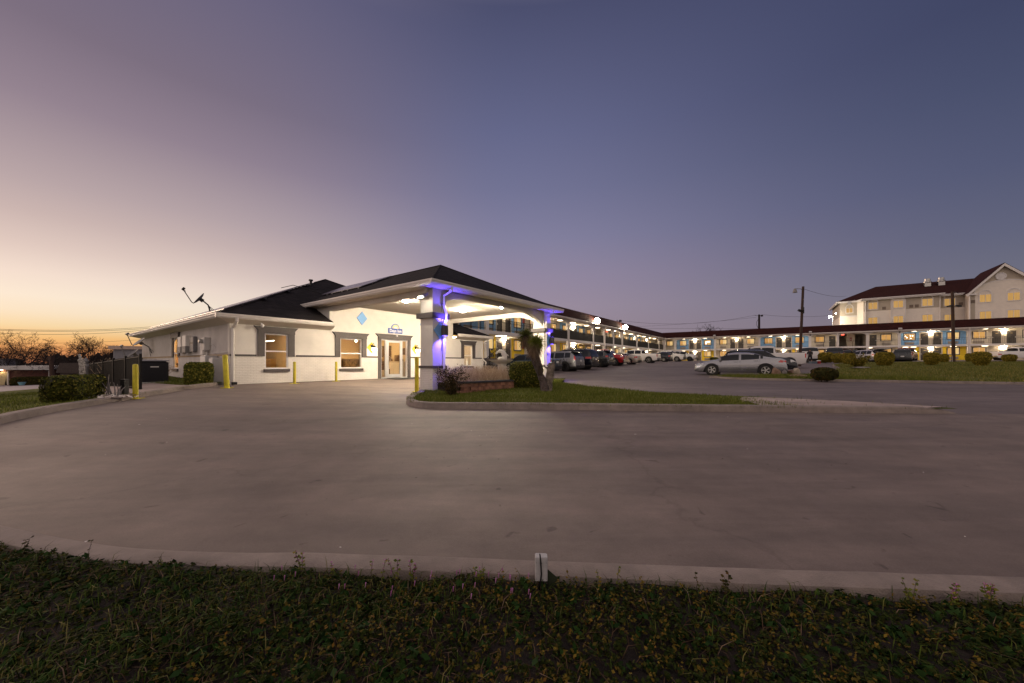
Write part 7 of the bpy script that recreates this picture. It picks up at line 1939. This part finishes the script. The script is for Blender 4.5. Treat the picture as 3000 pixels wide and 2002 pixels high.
# neighbour's flat roofed building, far left
Y = 58; nb0 = at(-150,Y,0); nb1 = at(180,Y,0); zb = CAMZ-(1128-PY)/FOC*Y
t = thing('neighbour_building', 'low dark brick building with a white flat roof edge at the far left', 'building', (nb0.x,nb0.y,zb))
L_ = nb1.x-nb0.x; hN = (1128-1072)/FOC*Y; sN = Y/FOC
q = MB(); q.box(0,L_-1.0,0,9,0,hN-.55); q.build('wall', brickmat('nb_brick', (.10,.03,.022), (.07,.022,.018), (.05,.03,.025), .22, .075, .01), t)
q = MB(); q.box(-.3,L_,-1.0,9.5,hN-.62,hN); q.build('roof_edge', M['lightgrey'], t)
q = MB(); q.box(L_-.9,L_-.75,-.9,-.75,0,hN-.6); q.tube([(L_-.3,-.9,hN-.6),(L_-.6,-.9,0)], .05, 5); q.build('post', M['lightgrey'], t)
xw = (0-(-150))*sN; q = MB(); q.box(xw,xw+1.3,-.12,-.02,.15,2.05); q.box(xw-.0,xw+1.4,-.1,-.01,.0,.15); wdw = q.build('doorway', mat('nb_cream', (.36,.30,.18), .7, var=.15), t)
q = MB(); q.box(xw+1.3,xw+1.5,-.14,-.02,0,2.15); q.build('door_frame', M['stucco_side'], wdw)
q = MB(); q.lathe([(.05,-.02),(.22,-.06),(.2,-.14)], 12, (xw+.55,-.35,2.42)); lmp = q.build('porch_lamp', emis('nb_glow', (1,.72,.40), 55), t)
t = thing('roof_unit', 'grey metal rooftop air unit on the far left flat roof', 'air conditioner', at(17,60,0)+Vector((0,0,zb+hN-CAMZ)))
q = MB(); q.prism([(-.75,0),(.95,0),(.75,.35),(.75,1.15),(-.65,1.15),(-.75,.35)], 'y', -.6, .6); q.build('case', mat('roofunit', (.16,.15,.17), .6, var=.15), t)
t = thing('roof_unit', 'small dark vent box on the flat roof behind the big air unit', 'air conditioner', at(55,62,0)+Vector((0,0,zb+hN-CAMZ)))
q = MB(); q.box(-.3,.3,-.3,.3,0,.8); q.box(-.45,.45,-.4,.4,.65,.85); q.build('case', M['darkmetal'], t)
t = thing('planter_tub', 'pale blue tub standing on the neighbouring yard', 'tub', Vector((at(64,52).x,52,CAMZ-(1129-PY)/FOC*52)))
q = MB(); q.lathe([(.22,0),(.38,.42),(.40,.43),(.34,.40),(.2,.05)], 14); q.build('bowl', mat('tub', (.16,.34,.40), .5, var=.1), t)
# dark hedge mass below that building
q = MB(); 
bush_at(110,1131,150,26,'long black hedge along the front of the neighbouring building', n=5000, seed=70, m='hedge_dark', top_in=.0, size=.16, Y=56, rnd=.3, depth=.12)
# dark wooden post in front of it
a = at(150,34); zz = CAMZ-(1124-PY)/FOC*34
t = thing('wooden_post', 'dark wooden post with a block on top standing left of the fence', 'post', (a.x,a.y,zz))
q = MB(); H_ = (1124-1045)/FOC*34; q.tube([(0.1,0,-.3),(0,0,H_-.2)], [.17,.15], 9); q.box(-.15,.15,-.15,.15,H_-.35,H_); q.build('post', M['polewood'], t)
# brown gabled shed and grey corrugated shed
Y = 46; a = at(176,Y); zb = CAMZ-(1120-PY)/FOC*Y
t = thing('shed', 'small dark shingled shed behind the fence end', 'shed', (a.x,a.y,zb))
q = MB(); q.box(0,2.8,0,2.5,0,1.2); q.build('wall', mat('shedw', (.07,.055,.05), .9, var=.2), t); q = MB(); q.prism([(-.2,1.15),(3.0,1.15),(2.6,2.4),(.3,2.4)], 'y', -.3, 2.8); q.build('roof', mat('shedr', (.05,.038,.033), .95, var=.3, scale=8), t)
q = MB(); q.box(1.0,1.5,-.04,-.005,.1,1.0); q.build('doorway', M['darkmetal'], t)
Y = 42; a = at(332,Y); b_ = at(440,Y); zb = CAMZ-1.2
t = thing('metal_shed', 'grey corrugated metal shed with a pale roof edge behind the office', 'shed', (a.x,a.y,zb), -.05)
L_ = b_.x-a.x; hS = 1.2+(1062-1024)/FOC*Y
q = MB(); n = int(L_/.16)
for k in range(n): q.prism([(L_*k/n,0),(L_*(k+.5)/n,-.04),(L_*(k+1)/n,0)], 'z', 0, hS)
q.box(0,L_,.0,4,0,hS-.01); q.build('wall', mat('corr', (.20,.20,.22), .6, metal=.2, var=.1), t)
q = MB(); q.prism([(-.2,hS),(L_+.3,hS-.02),(L_+.3,hS+.32),(-.2,hS+.42)], 'y', -.35, 4.2); q.build('roof_edge', mat('shedcap', (.42,.32,.26), .8, var=.2), t)

# electrical box on a stake at the near kerb
b = Vector((.148,1.87,0)); b.z = CAMZ-1.117
t = thing('outlet_box', 'grey weatherproof electrical box with a black cable at the near kerb', 'electrical box', b, R(-1.5))
gm = mat('boxgrey', (.42,.40,.41), .5, var=.12, scale=40, dirt=.25, bump=.15)
q = MB(); q.bbox(-.031,.031,-.022,.022,.02,.140,.004); q.build('case', gm, t)
q = MB()
for x in (-.025,.025):
    for z in (.03,.112): q.lathe([(.0022,-.0222),(.0022,-.0235)], 6, (x,0,z), axis='y')
q.box(-.008,.010,-.0236,-.0222,.024,.032); q.box(-.008,.004,-.0236,-.0222,.106,.113); q.build('screw', M['grey'], t)
q = MB(); q.tube([(-.006,-.028,.002),(.000,-.027,.06),(-.004,-.026,.12),(-.006,-.018,.143),(-.007,-.004,.146)], .0036, 8); q.build('cable', M['darkmetal'], t)
q = MB(); q.box(-.012,.012,-.01,.01,-.14,.03); q.build('stake', M['darkmetal'], t)
st_ = thing('metal_stake', 'dark green metal plate leaning against the grey electrical box', 'stake', b+Vector((.045,.0,.0)), R(-5))
q = MB(); q.prism([(-.012,-.03),(-.012,.066),(.042,.022),(.036,.002),(.018,-.03)], 'y', .0, .003); q.build('plate', mat('stakeg', (.020,.026,.012), .6, var=.2), st_)

# people by the trucks
SKIN = mat('skin', (.30,.15,.095), .6, var=.05); HAIR = mat('hair', (.02,.013,.01), .7, var=.2)
def person(lb, loc, rz, pose, top, legs_, shoe='darkmetal', short=True, scale=1.0):
    t = thing('person', lb, 'person', loc, rz, None); t.scale = (scale,)*3
    lean = pose.get('lean',0.0); kn = pose.get('knee',0.0); ax = pose.get('arm',.4); spread = pose.get('spread',.13)
    hip = Vector((0,0,.92-kn*.25)); ch = hip+Vector((math.sin(lean)*.42,0,math.cos(lean)*.42)); nk = hip+Vector((math.sin(lean)*.56,0,math.cos(lean)*.56)); hd_ = nk+Vector((math.sin(lean*.7)*.14,0,math.cos(lean*.7)*.14))
    verts=[];edges=[];rad=[]
    def V(p, r, par=None):
        verts.append(tuple(p)); rad.append(r)
        if par is not None: edges.append((par,len(verts)-1))
        return len(verts)-1
    h_ = V(hip,(.15,.12)); c_ = V(hip+(ch-hip)*.55,(.15,.11),h_); s_ = V(ch,(.17,.12),c_); n_ = V(nk,(.06,.06),s_); hh = V(hd_,(.085,.09),n_); V(hd_+Vector((0,0,.10)),(.075,.085),hh)
    for y in (1,-1):
        sh = V(ch+Vector((0,y*.19,.03)),(.065,.065),s_); el = V(ch+Vector((math.sin(ax)*.26,y*.25,-.24)),(.045,.045),sh); wr = V(ch+Vector((math.sin(ax)*.26+math.sin(ax+.5)*.24,y*.24,-.24-.2*math.cos(ax+.5))),(.030,.028),el)
        pm_ = V(Vector(verts[wr])+Vector((.05,0,-.05)),(.036,.018),wr)
        hp = V(hip+Vector((0,y*.09,-.04)),(.095,.10),h_); ke = V(Vector((kn*.18,y*spread,.48-kn*.05)),(.062,.065),hp); an = V(Vector((-.02,y*spread,.09)),(.040,.042),ke); V(Vector((.14,y*(spread+.02),.04)),(.038,.035),an)
    me = bpy.data.meshes.new('body'); me.from_pydata(verts, edges, []); o = bpy.data.objects.new('body', me); COL.objects.link(o); o.parent = t
    md = o.modifiers.new('skin','SKIN'); 
    for i, r_ in enumerate(rad): me.skin_vertices[0].data[i].radius = r_
    me.skin_vertices[0].data[0].use_root = True
    o.modifiers.new('sub','SUBSURF').levels = 1
    bpy.context.view_layer.update(); dg = bpy.context.evaluated_depsgraph_get(); m2 = bpy.data.meshes.new_from_object(o.evaluated_get(dg)); o.modifiers.clear(); o.data = m2; m2.name = 'body'
    m2.materials.clear(); m2.materials.append(SKIN); m2.polygons.foreach_set('use_smooth',[True]*len(m2.polygons))
    def cloth(name, test, m, off=.012):
        m3 = m2.copy(); import bmesh
        bm = bmesh.new(); bm.from_mesh(m3); bm.normal_update()
        for v in bm.verts: v.co += v.normal*off
        bmesh.ops.delete(bm, geom=[f for f in bm.faces if not test(f.calc_center_median())], context='FACES'); bm.to_mesh(m3); bm.free(); m3.materials.clear(); m3.materials.append(m)
        k = bpy.data.objects.new(name, m3); COL.objects.link(k); k.parent = t
    cloth('shirt', lambda c: (c-hip).dot((ch-hip).normalized()) > -.02 and (c-nk).length > .10 and (c-hd_).length > .15 and (c-ch).length < .52 and (abs(c.y) < .30) and (c.z > ch.z-.24 or abs(c.y) < .2), top)
    cloth('shorts' if short else 'trousers', lambda c: c.z < hip.z+.06 and c.z > (.42 if short else .08) and abs(c.y) < .24 and (c-hip).dot((ch-hip).normalized()) < .06, legs_, .016)
    cloth('shoe', lambda c: c.z < .085, M[shoe], .01)
    cloth('hair', lambda c: (c-hd_-Vector((-.02,0,.05))).length < .13 and (c.z > hd_.z+.03 or c.x < hd_.x-.03) and c.z > nk.z+.07, HAIR, .012)
    q = MB(); 
    for y in (-.032,.032): q.obox((hd_.x+.085,y,hd_.z+.045),(.012,.02,.010))
    q.build('eyes', HAIR, t); q = MB(); q.tube([(hd_.x+.085,0,hd_.z+.045),(hd_.x+.115,0,hd_.z+.012)], [.008,.014], 6); q.build('nose', SKIN, t)
    q = MB(); q.obox((hd_.x+.088,0,hd_.z-.018),(.010,.04,.008)); q.build('mouth', mat('lips', (.22,.07,.05), .6, var=0), t)
    for y in (1,-1):
        q = MB(); q.lathe([(.003,-.012),(.024,0),(.003,.012)], 8, (hd_.x,y*.088,hd_.z+.03), axis='y'); q.build('ear', SKIN, t)
        # fingers
        q = MB(); base_ = Vector(verts[0]); w_ = ch+Vector((math.sin(ax)*.26+math.sin(ax+.5)*.24+.05,y*.24,-.24-.2*math.cos(ax+.5)-.05))
        for k in range(4): q.tube([w_+Vector((.0,(k-1.5)*.017,-.02)), w_+Vector((.02,(k-1.5)*.018,-.055-.006*(k in(1,2)))), w_+Vector((.012,(k-1.5)*.017,-.085-.008*(k in (1,2))))], [.008,.007,.005], 5)
        q.tube([w_+Vector((.01,-y*.03,.0)), w_+Vector((.03,-y*.045,-.03))], [.009,.006], 5); q.build('fingers', SKIN, t)
    return t
def standing(px_, py_b, Y=None):
    X = (px_-PX)/FOC*Y; return Vector((X,Y,gz(X,Y)))
person('person in black shirt and dark shorts bending at the open truck bed', standing(2373,0,Y=44.0), math.radians(55), dict(lean=.25,arm=.8,spread=.16), mat('blackshirt', (.02,.018,.02), .9, var=.2), mat('darkshorts', (.012,.012,.014), .9, var=.2), short=True, scale=1.0)
person('person in a pale shirt bent far forward behind the bushes', standing(2468,0,Y=47.0), math.radians(200), dict(lean=1.25,arm=.2), mat('paleshirt', (.50,.48,.48), .9, var=.1), mat('jeans', (.03,.04,.07), .9, var=.2), short=False)
person('person in a black jacket standing by the dark green car', standing(2497,0,Y=49.0), math.radians(120), dict(lean=.1,arm=.5), mat('blackjacket', (.012,.012,.014), .9, var=.2), mat('darktrousers', (.015,.015,.018), .9, var=.2), short=False)
person('person in a yellow safety vest half hidden by the big golden bush', standing(2566,0,Y=46.5), math.radians(150), dict(lean=.5,arm=.7), mat('hivis', (.50,.62,.02), .8, var=.1), mat('darktrousers2', (.02,.02,.025), .9, var=.2), short=False)
p_ = standing(2380,0,Y=43); t = thing('cooler', 'small red and white cooler box on the ground behind the truck', 'cooler', p_+Vector((.75,0,0)), .4)
q = MB(); q.bbox(-.16,.16,-.14,.14,0,.3,.02); q.build('tub', mat('coolred', (.35,.02,.02), .5, var=.05), t); q = MB(); q.bbox(-.17,.17,-.15,.15,.3,.38,.02); q.build('lid', M['vinyl'], t)
t = thing('crate', 'low blue grey plastic box on the ground beside the red cooler', 'crate', p_+Vector((.1,.1,0)), .2)
q = MB(); q.bbox(-.4,.4,-.25,.25,0,.26,.02); q.build('tub', mat('cratebl', (.10,.13,.17), .6, var=.05), t); q = MB(); q.bbox(-.42,.42,-.27,.27,.26,.31,.015); q.build('rim', M['grey'], t)
# ================================================================ NEAR VERGE: low weeds in front of the camera
def vz1(x, y): return float(vz([(x,y)])[0])
def kerb_y(x):
    for a, b_ in zip(NOs, NOs[1:]):
        if min(a.x,b_.x) <= x <= max(a.x,b_.x) and abs(b_.x-a.x) > 1e-6: return a.y+(b_.y-a.y)*(x-a.x)/(b_.x-a.x)
    return 1.9
_kx = np.array([p.x for p in NOs]); _ky = np.array([p.y for p in NOs])
def kyarr(x): o = np.argsort(_kx); return np.interp(x, _kx[o], _ky[o])
def scatter(n, seed, x0, x1, dist=2.2, power=1.0):
    rng = np.random.default_rng(seed); x = rng.uniform(x0,x1,n); y = kyarr(x)-.02-dist*rng.random(n)**power; return x, y, vz(np.stack([x,y],1)), rng
def clumps(name, n, seed, leaf, hgt, m, lb, per, x0=-6.0, x1=6.0, cup=.6, patch=None, dist=1.5):
    x, y, z, rng = scatter(n, seed, x0, x1, dist)
    if patch is not None: k = patch(x,y) > rng.random(n)*.9; x, y, z = x[k], y[k], z[k]; n = len(x)
    h = hgt*rng.uniform(.25,1.0,n)*(1+.5*np.sin(x*3+1)*np.sin(y*4+x))
    C = np.repeat(np.stack([x,y,z],1), per, 0); hh = np.repeat(h, per)
    a = rng.uniform(0,6.28,n*per); r_ = leaf*rng.uniform(.3,1.5,n*per)
    C = C+np.stack([np.cos(a)*r_, np.sin(a)*r_, hh*rng.uniform(.35,1.0,n*per)],1)
    nn = np.stack([np.cos(a)*cup, np.sin(a)*cup, np.ones(n*per)],1); nn /= np.linalg.norm(nn,axis=1)[:,None]
    o = quads_to_mesh(name, *leafcloud(C, nn, leaf, rng, .55, .62), m); tag(o, lb, 'ground cover', kind='stuff'); return o
pt_ = lambda a, b_, ph: (lambda x, y: np.clip(.55+.6*np.sin(x*a+ph+np.sin(y*2.3)*1.1)*np.sin(y*b_+ph*1.7+np.sin(x*1.9)),0,1))
clumps('ground_cover', 28000, 1, .0085, .050, M['cover'], 'dark green and yellowing low weeds covering the near verge', 7)
clumps('ground_cover', 4300, 2, .017, .045, leafmat('broad_leaf', (.010,.028,.006), (.025,.055,.010), None, .5, .35), 'broader green leaves scattered through the near verge', 6, cup=1.0, patch=pt_(2.1,3.1,.4))
clumps('ground_cover', 8600, 3, .0075, .075, leafmat('yellow_leaf', (.07,.05,.008), (.14,.095,.014), (.15,.07,.014), .6, .3), 'yellow brown clover heads over the near verge', 5, patch=lambda x, y: np.clip(pt_(1.6,2.6,2.2)(x,y)*.8+.22*x,0,1))
def blades(n, seed, hm, m, name, lb, patch=None, w_=.0016, flop=.9, x0=-6.0, x1=6.0, dist=1.5):
    x, y, z, rng = scatter(n, seed, x0, x1, dist)
    if patch is not None: k = patch(x,y) > rng.random(n); x, y, z = x[k], y[k], z[k]; n = len(x)
    B_ = np.stack([x,y,z],1); h = hm*rng.uniform(.4,1.2,n); a = rng.uniform(0,6.28,n); d = np.stack([np.cos(a),np.sin(a),0*a],1); s_ = np.stack([-np.sin(a),np.cos(a),0*a],1)*w_
    m1 = B_+d*(h*.25*flop)[:,None]; m1[:,2] += h*.65; tip = B_+d*(h*flop)[:,None]; tip[:,2] += h*rng.uniform(.35,.95,n)
    V = np.stack([B_-s_,B_+s_,m1+s_,m1-s_,tip],1).reshape(-1,3); k = np.arange(n)[:,None]*5
    F = np.concatenate([np.concatenate([k,k+1,k+2],1),np.concatenate([k,k+2,k+3],1),np.concatenate([k+3,k+2,k+4],1)])
    o = npmesh(name, V, F, m); tag(o, lb, 'grass', kind='stuff')
blades(27000, 5, .075, M['cover2'], 'verge_grass', 'green grass blades among the weeds of the near verge', pt_(1.3,2.2,1.0))
blades(15000, 6, .06, M['cover_dry'], 'dry_grass', 'dry brown straw lying between the weeds of the near verge', pt_(1.7,2.0,3.0), flop=1.6)
# single weeds standing up in front of the kerb
def weed(px_, py_b, h_px, lb, seed, pinkf=True, lean=0.0, leafy=1.0, dark=False):
    rng = random.Random(seed); r_ = ray(px_, py_b); Y = 1.86 if py_b > 1640 else 2.0
    X = (px_-PX)/FOC*Y; Y = kerb_y(X)-.05; X = (px_-PX)/FOC*Y; z0 = vz1(X,Y); H_ = h_px/FOC*Y*1.05+max(0,(CAMZ-(py_b-PY)/FOC*Y)-z0)
    t = thing('weed', lb, 'weed', (X,Y,z0), 0, 'single weeds standing against the near kerb')
    q = MB(); lf = MB(); fl = MB()
    for s_ in range(max(1,int(3*leafy))):
        sp_ = rng.uniform(-.35,.35)*(1 if leafy > .7 else .3); pts = [Vector((0,0,-.01))]; hs = H_*rng.uniform(.65,1.0) if s_ else H_
        for k in range(1,7): pts.append(Vector((sp_*hs*(k/6)**1.3+lean*hs*(k/6), rng.uniform(-.004,.004), hs*k/6)))
        q.tube(pts, [.0022,.002,.0018,.0016,.0014,.0012,.001], 4, cap=False)
        for k in range(2,7):
            for a in range(3 if leafy > .7 else 2):
                an = rng.uniform(0,6.28); d = Vector((math.cos(an),math.sin(an),rng.uniform(-.1,.6))).normalized(); L_ = rng.uniform(.007,.014)*(1.3 if leafy > .7 else 1); sd_ = d.orthogonal().normalized()*L_*.45; c_ = pts[k]
                lf.add([tuple(c_), tuple(c_+d*L_*.6+sd_), tuple(c_+d*L_*1.2), tuple(c_+d*L_*.6-sd_)], [(0,1,2,3)])
            if pinkf and k >= 4:
                for _ in range(2):
                    an = rng.uniform(0,6.28); d = Vector((math.cos(an),math.sin(an),1.0)).normalized(); fl.tube([pts[k], pts[k]+d*.011], [.0008,.0022], 4)
    q.build('stem', mat('wstem', (.07,.055,.03), .8, var=.2), t); lf.build('leaves', M['hedge_dark'] if dark else leafmat('weed_leaf', (.05,.075,.012), (.12,.13,.02), (.22,.17,.04)), t)
    if fl.v: fl.build('flowers', M['pink'], t)
W_ = [(60,1612,55,'dark leafy weed at the far left end of the near kerb',False,.35,.8,True),(250,1612,45,'thin reddish weed leaning over the left part of the kerb',False,.25,.4,True),(470,1648,40,'small bare weed on the left third of the kerb',False,.0,.5,False),
      (885,1660,62,'tallest leafy weed with pink flowers left of centre',True,.05,1.3,False),(975,1665,22,'short single pink flowered weed right of the tallest weed',True,.0,.5,False),(1085,1672,40,'upright pink weed, left of the cluster before the box',True,.15,.6,False),
      (1115,1672,46,'thin weed with flower whorls in the cluster before the box',True,.2,.5,False),(1165,1674,48,'leafy weed in the middle of the cluster before the box',True,-.1,.8,False),(1205,1676,44,'branching weed at the right of the cluster before the box',True,.15,1.0,False),
      (1400,1682,26,'low pair of weeds just left of the electrical box',False,.1,.8,False),(1765,1692,34,'slanting weed well right of the electrical box',False,-.3,.5,False),(1808,1694,46,'straight thin weed right of the slanting one',False,.0,.4,False),
      (2055,1712,46,'thin leaning weed with a reddish top before the right kerb',False,-.3,.4,True),(2130,1716,60,'bushy dark weed before the right half of the kerb',False,.0,1.3,True),(2670,1735,60,'tall weed with round leaves near the right end of the kerb',False,-.1,1.2,False),
      (2790,1740,40,'weed with pale yellow leaves near the right end of the kerb',True,.2,1.0,False),(2900,1745,50,'pink flowered weed at the far right end of the kerb',True,.1,1.2,False)]
for k, (a,b_,c,lb,pf,ln,lf_,dk) in enumerate(W_): weed(a,b_,c*.62,lb,300+k,pf,ln,lf_,dk)
# scattered pink henbit flowers
x, y, z, rng = scatter(34, 9, -1.2, .1, .22); 
q = MB()
for a, b_, c in zip(x,y,z): q.tube([(a,b_,c+.05),(a+.003,b_,c+.075)], [.001,.003], 4)
tag(q.build('pink_flowers', M['pink']), 'scattered small pink flowers among the weeds below the kerb', 'flowers', kind='stuff')

# pale chips and grit lying on the drive
rngc = np.random.default_rng(12); q = MB(); rr = random.Random(12)
for k in range(70):
    x = rr.uniform(-7,9); y = rr.uniform(2.3,8.0)
    if not inside(drive, x, y): continue
    z = gz(x,y); s_ = rr.uniform(.003,.008)*(1.6 if k%9==0 else 1); a = rr.uniform(0,6.28)
    q.obox((x,y,z+.002),(s_*rr.uniform(1,3.2),s_,.003),(0,0,a),mi=k%3)
o = q.build('grit', [mat('chip_pale', (.65,.60,.58), .9, var=.1), mat('chip_dark', (.05,.04,.04), .9, var=.1), mat('chip_tan', (.35,.28,.24), .9, var=.1)]); tag(o, 'pale and dark chips of grit scattered on the concrete drive', 'grit', kind='stuff')
# ================================================================ SKY, SUN, CAMERA
wd = bpy.data.worlds.new('World'); SC.world = wd; wd.use_nodes = True
nt = wd.node_tree; N = nt.nodes; L = nt.links; N.clear()
out = N.new('ShaderNodeOutputWorld'); bg = N.new('ShaderNodeBackground'); bg2 = N.new('ShaderNodeBackground'); ad = N.new('ShaderNodeAddShader')
sky = N.new('ShaderNodeTexSky'); sky.sky_type = 'NISHITA'; sky.sun_disc = False; sky.sun_elevation = R(1.0); sky.sun_rotation = R(-64); sky.air_density = 1.2; sky.dust_density = 2.0
L.new(sky.outputs[0], bg2.inputs[0]); bg2.inputs[1].default_value = .012
tc = N.new('ShaderNodeTexCoord'); sp = N.new('ShaderNodeSeparateXYZ'); L.new(tc.outputs['Generated'], sp.inputs[0])
def mth(op, a, b=None, v=None):
    n = N.new('ShaderNodeMath'); n.operation = op
    if hasattr(a, 'links'): L.new(a, n.inputs[0])
    else: n.inputs[0].default_value = a
    if b is not None:
        if hasattr(b, 'links'): L.new(b, n.inputs[1])
        else: n.inputs[1].default_value = b
    return n.outputs[0]
sa = R(-60)
dotv = mth('ADD', mth('MULTIPLY', sp.outputs[0], math.sin(sa)), mth('MULTIPLY', sp.outputs[1], math.cos(sa)))
hor = mth('MAXIMUM', mth('SQRT', mth('ADD', mth('MULTIPLY', sp.outputs[0], sp.outputs[0]), mth('MULTIPLY', sp.outputs[1], sp.outputs[1]))), 1e-4)
cosd = mth('DIVIDE', dotv, hor)
elev = mth('MULTIPLY', mth('ARCSINE', sp.outputs[2]), 180/math.pi/90)     # 0..1 for 0..90 degrees
def sramp(stops):
    r = N.new('ShaderNodeValToRGB'); e = r.color_ramp.elements; r.color_ramp.interpolation = 'LINEAR'
    e[0].position = stops[0][0]/90; e[0].color = srgb(stops[0][1]); e[1].position = stops[-1][0]/90; e[1].color = srgb(stops[-1][1])
    for p, c in stops[1:-1]: x = e.new(p/90); x.color = srgb(c)
    L.new(elev, r.inputs['Fac']); return r.outputs[0]
rs = sramp([(0,'#c97f58'),(1.2,'#e59c5e'),(2.4,'#f2c07c'),(3.5,'#f3d9a9'),(4.8,'#f7e5c8'),(6.4,'#f9ead6'),(8.5,'#f2dfd1'),(11,'#dfcac1'),(14,'#cab5b1'),(17,'#b8a5a7'),(24,'#93828f'),(30,'#7c6e7e'),(42,'#66617d'),(60,'#ada2aa'),(90,'#fff0e6')])
rm = sramp([(0,'#8f7d84'),(3.5,'#978793'),(8.5,'#9a8c9e'),(13,'#9388a0'),(18.5,'#83809e'),(25,'#727394'),(32,'#64678a'),(44,'#4b4e6e'),(60,'#a89fa6'),(90,'#fff0e6')])
ra = sramp([(0,'#80727a'),(4,'#77707e'),(8,'#686a7d'),(12,'#5c6079'),(18,'#4e5472'),(25,'#434a68'),(31,'#3b4160'),(45,'#3a4060'),(60,'#a0989f'),(90,'#fff0e6')])
def mr(f, a, b_):
    n = N.new('ShaderNodeMapRange'); n.interpolation_type = 'SMOOTHSTEP'; n.inputs['From Min'].default_value = a; n.inputs['From Max'].default_value = b_; L.new(f, n.inputs['Value']); return n.outputs[0]
def mixc(f, a, b_):
    n = N.new('ShaderNodeMix'); n.data_type = 'RGBA'; L.new(f, n.inputs['Factor']); L.new(a, n.inputs['A']); L.new(b_, n.inputs['B']); return n.outputs['Result']
c = mixc(mr(cosd, -.55, .52), ra, rm); c = mixc(mr(cosd, .50, 1.05), c, rs)
# sky behind the camera brightened and warmed, as added fill for the facades
back = N.new('ShaderNodeMapRange'); back.inputs['From Min'].default_value = -.9; back.inputs['From Max'].default_value = -.05; back.inputs['To Min'].default_value = 2.9; back.inputs['To Max'].default_value = .97
wf = N.new('ShaderNodeMapRange'); wf.inputs['From Min'].default_value = -.05; wf.inputs['From Max'].default_value = -.7; wf.inputs['To Min'].default_value = 0; wf.inputs['To Max'].default_value = .85
L.new(sp.outputs[1], wf.inputs['Value']); wc = N.new('ShaderNodeRGB'); wc.outputs[0].default_value = (.34,.275,.225,1); c = mixc(wf.outputs[0], c, wc.outputs[0])
L.new(sp.outputs[1], back.inputs['Value']); L.new(c, bg.inputs[0]); L.new(back.outputs[0], bg.inputs[1])
L.new(bg.outputs[0], ad.inputs[0]); L.new(bg2.outputs[0], ad.inputs[1]); L.new(ad.outputs[0], out.inputs[0])
sd = bpy.data.lights.new('sun', 'SUN'); sd.energy = 1.0; sd.angle = R(25); sd.color = (1,.72,.52)
so = bpy.data.objects.new('sun', sd); COL.objects.link(so)
d = Vector((math.sin(R(-64))*math.cos(R(16)), math.cos(R(-64))*math.cos(R(16)), math.sin(R(16))))
so.rotation_euler = (-d).to_track_quat('-Z', 'Y').to_euler()
cd = bpy.data.cameras.new('camera'); co = bpy.data.objects.new('camera', cd); COL.objects.link(co)
cd.sensor_width = 36; cd.lens = FOC/3000*36; cd.shift_y = (PY-1001)/3000; cd.clip_end = 6000; cd.clip_start = .05
co.location = (0,0,CAMZ); co.rotation_euler = (math.pi/2,0,0); SC.camera = co
SC.view_settings.view_transform = 'Standard'; SC.view_settings.look = 'None'; SC.view_settings.exposure = 0; SC.view_settings.gamma = 1
SC.cycles.use_denoising = True; SC.cycles.max_bounces = 6; SC.cycles.diffuse_bounces = 3; SC.cycles.glossy_bounces = 3; SC.cycles.transparent_max_bounces = 12
SC.cycles.sample_clamp_indirect = 3.0; SC.cycles.caustics_reflective = False; SC.cycles.caustics_refractive = False
SC.render.film_transparent = False

# one object per separate piece for trim that is really several pieces
import bmesh
def islands_split(o):
    me = o.data; bm = bmesh.new(); bm.from_mesh(me); bmesh.ops.remove_doubles(bm, verts=bm.verts, dist=1e-5); bm.verts.ensure_lookup_table()
    seen = set(); parts = []
    for v in bm.verts:
        if v.index in seen: continue
        st = [v]; comp = set()
        while st:
            a = st.pop()
            if a.index in comp: continue
            comp.add(a.index); st += [e.other_vert(a) for e in a.link_edges]
        seen |= comp; parts.append(comp)
    if len(parts) > 1 and len(parts) < 30:
        for k, comp in enumerate(parts):
            idx = sorted(comp); mp = {i: n for n, i in enumerate(idx)}; fs = [tuple(mp[v.index] for v in f.verts) for f in bm.faces if f.verts[0].index in comp]
            m2 = bpy.data.meshes.new(me.name); m2.from_pydata([bm.verts[i].co[:] for i in idx], [], fs)
            for m_ in me.materials: m2.materials.append(m_)
            if k == 0: o.data = m2
            else:
                c = o.copy(); c.data = m2; COL.objects.link(c)
    bm.free()
for o in list(bpy.data.objects):
    if o.type == 'MESH' and o.parent is not None and o.name.split('.')[0] in ('brick_wainscot','surround','door_surround','upper_side_wall','trim_band','sidelight_pane','picture','desk_top','counter_item','cabinet_door','room_ceiling_light','pendant_lamp','balcony_fill_light','wall_vent','extinguisher_cabinet','downspout'): islands_split(o)
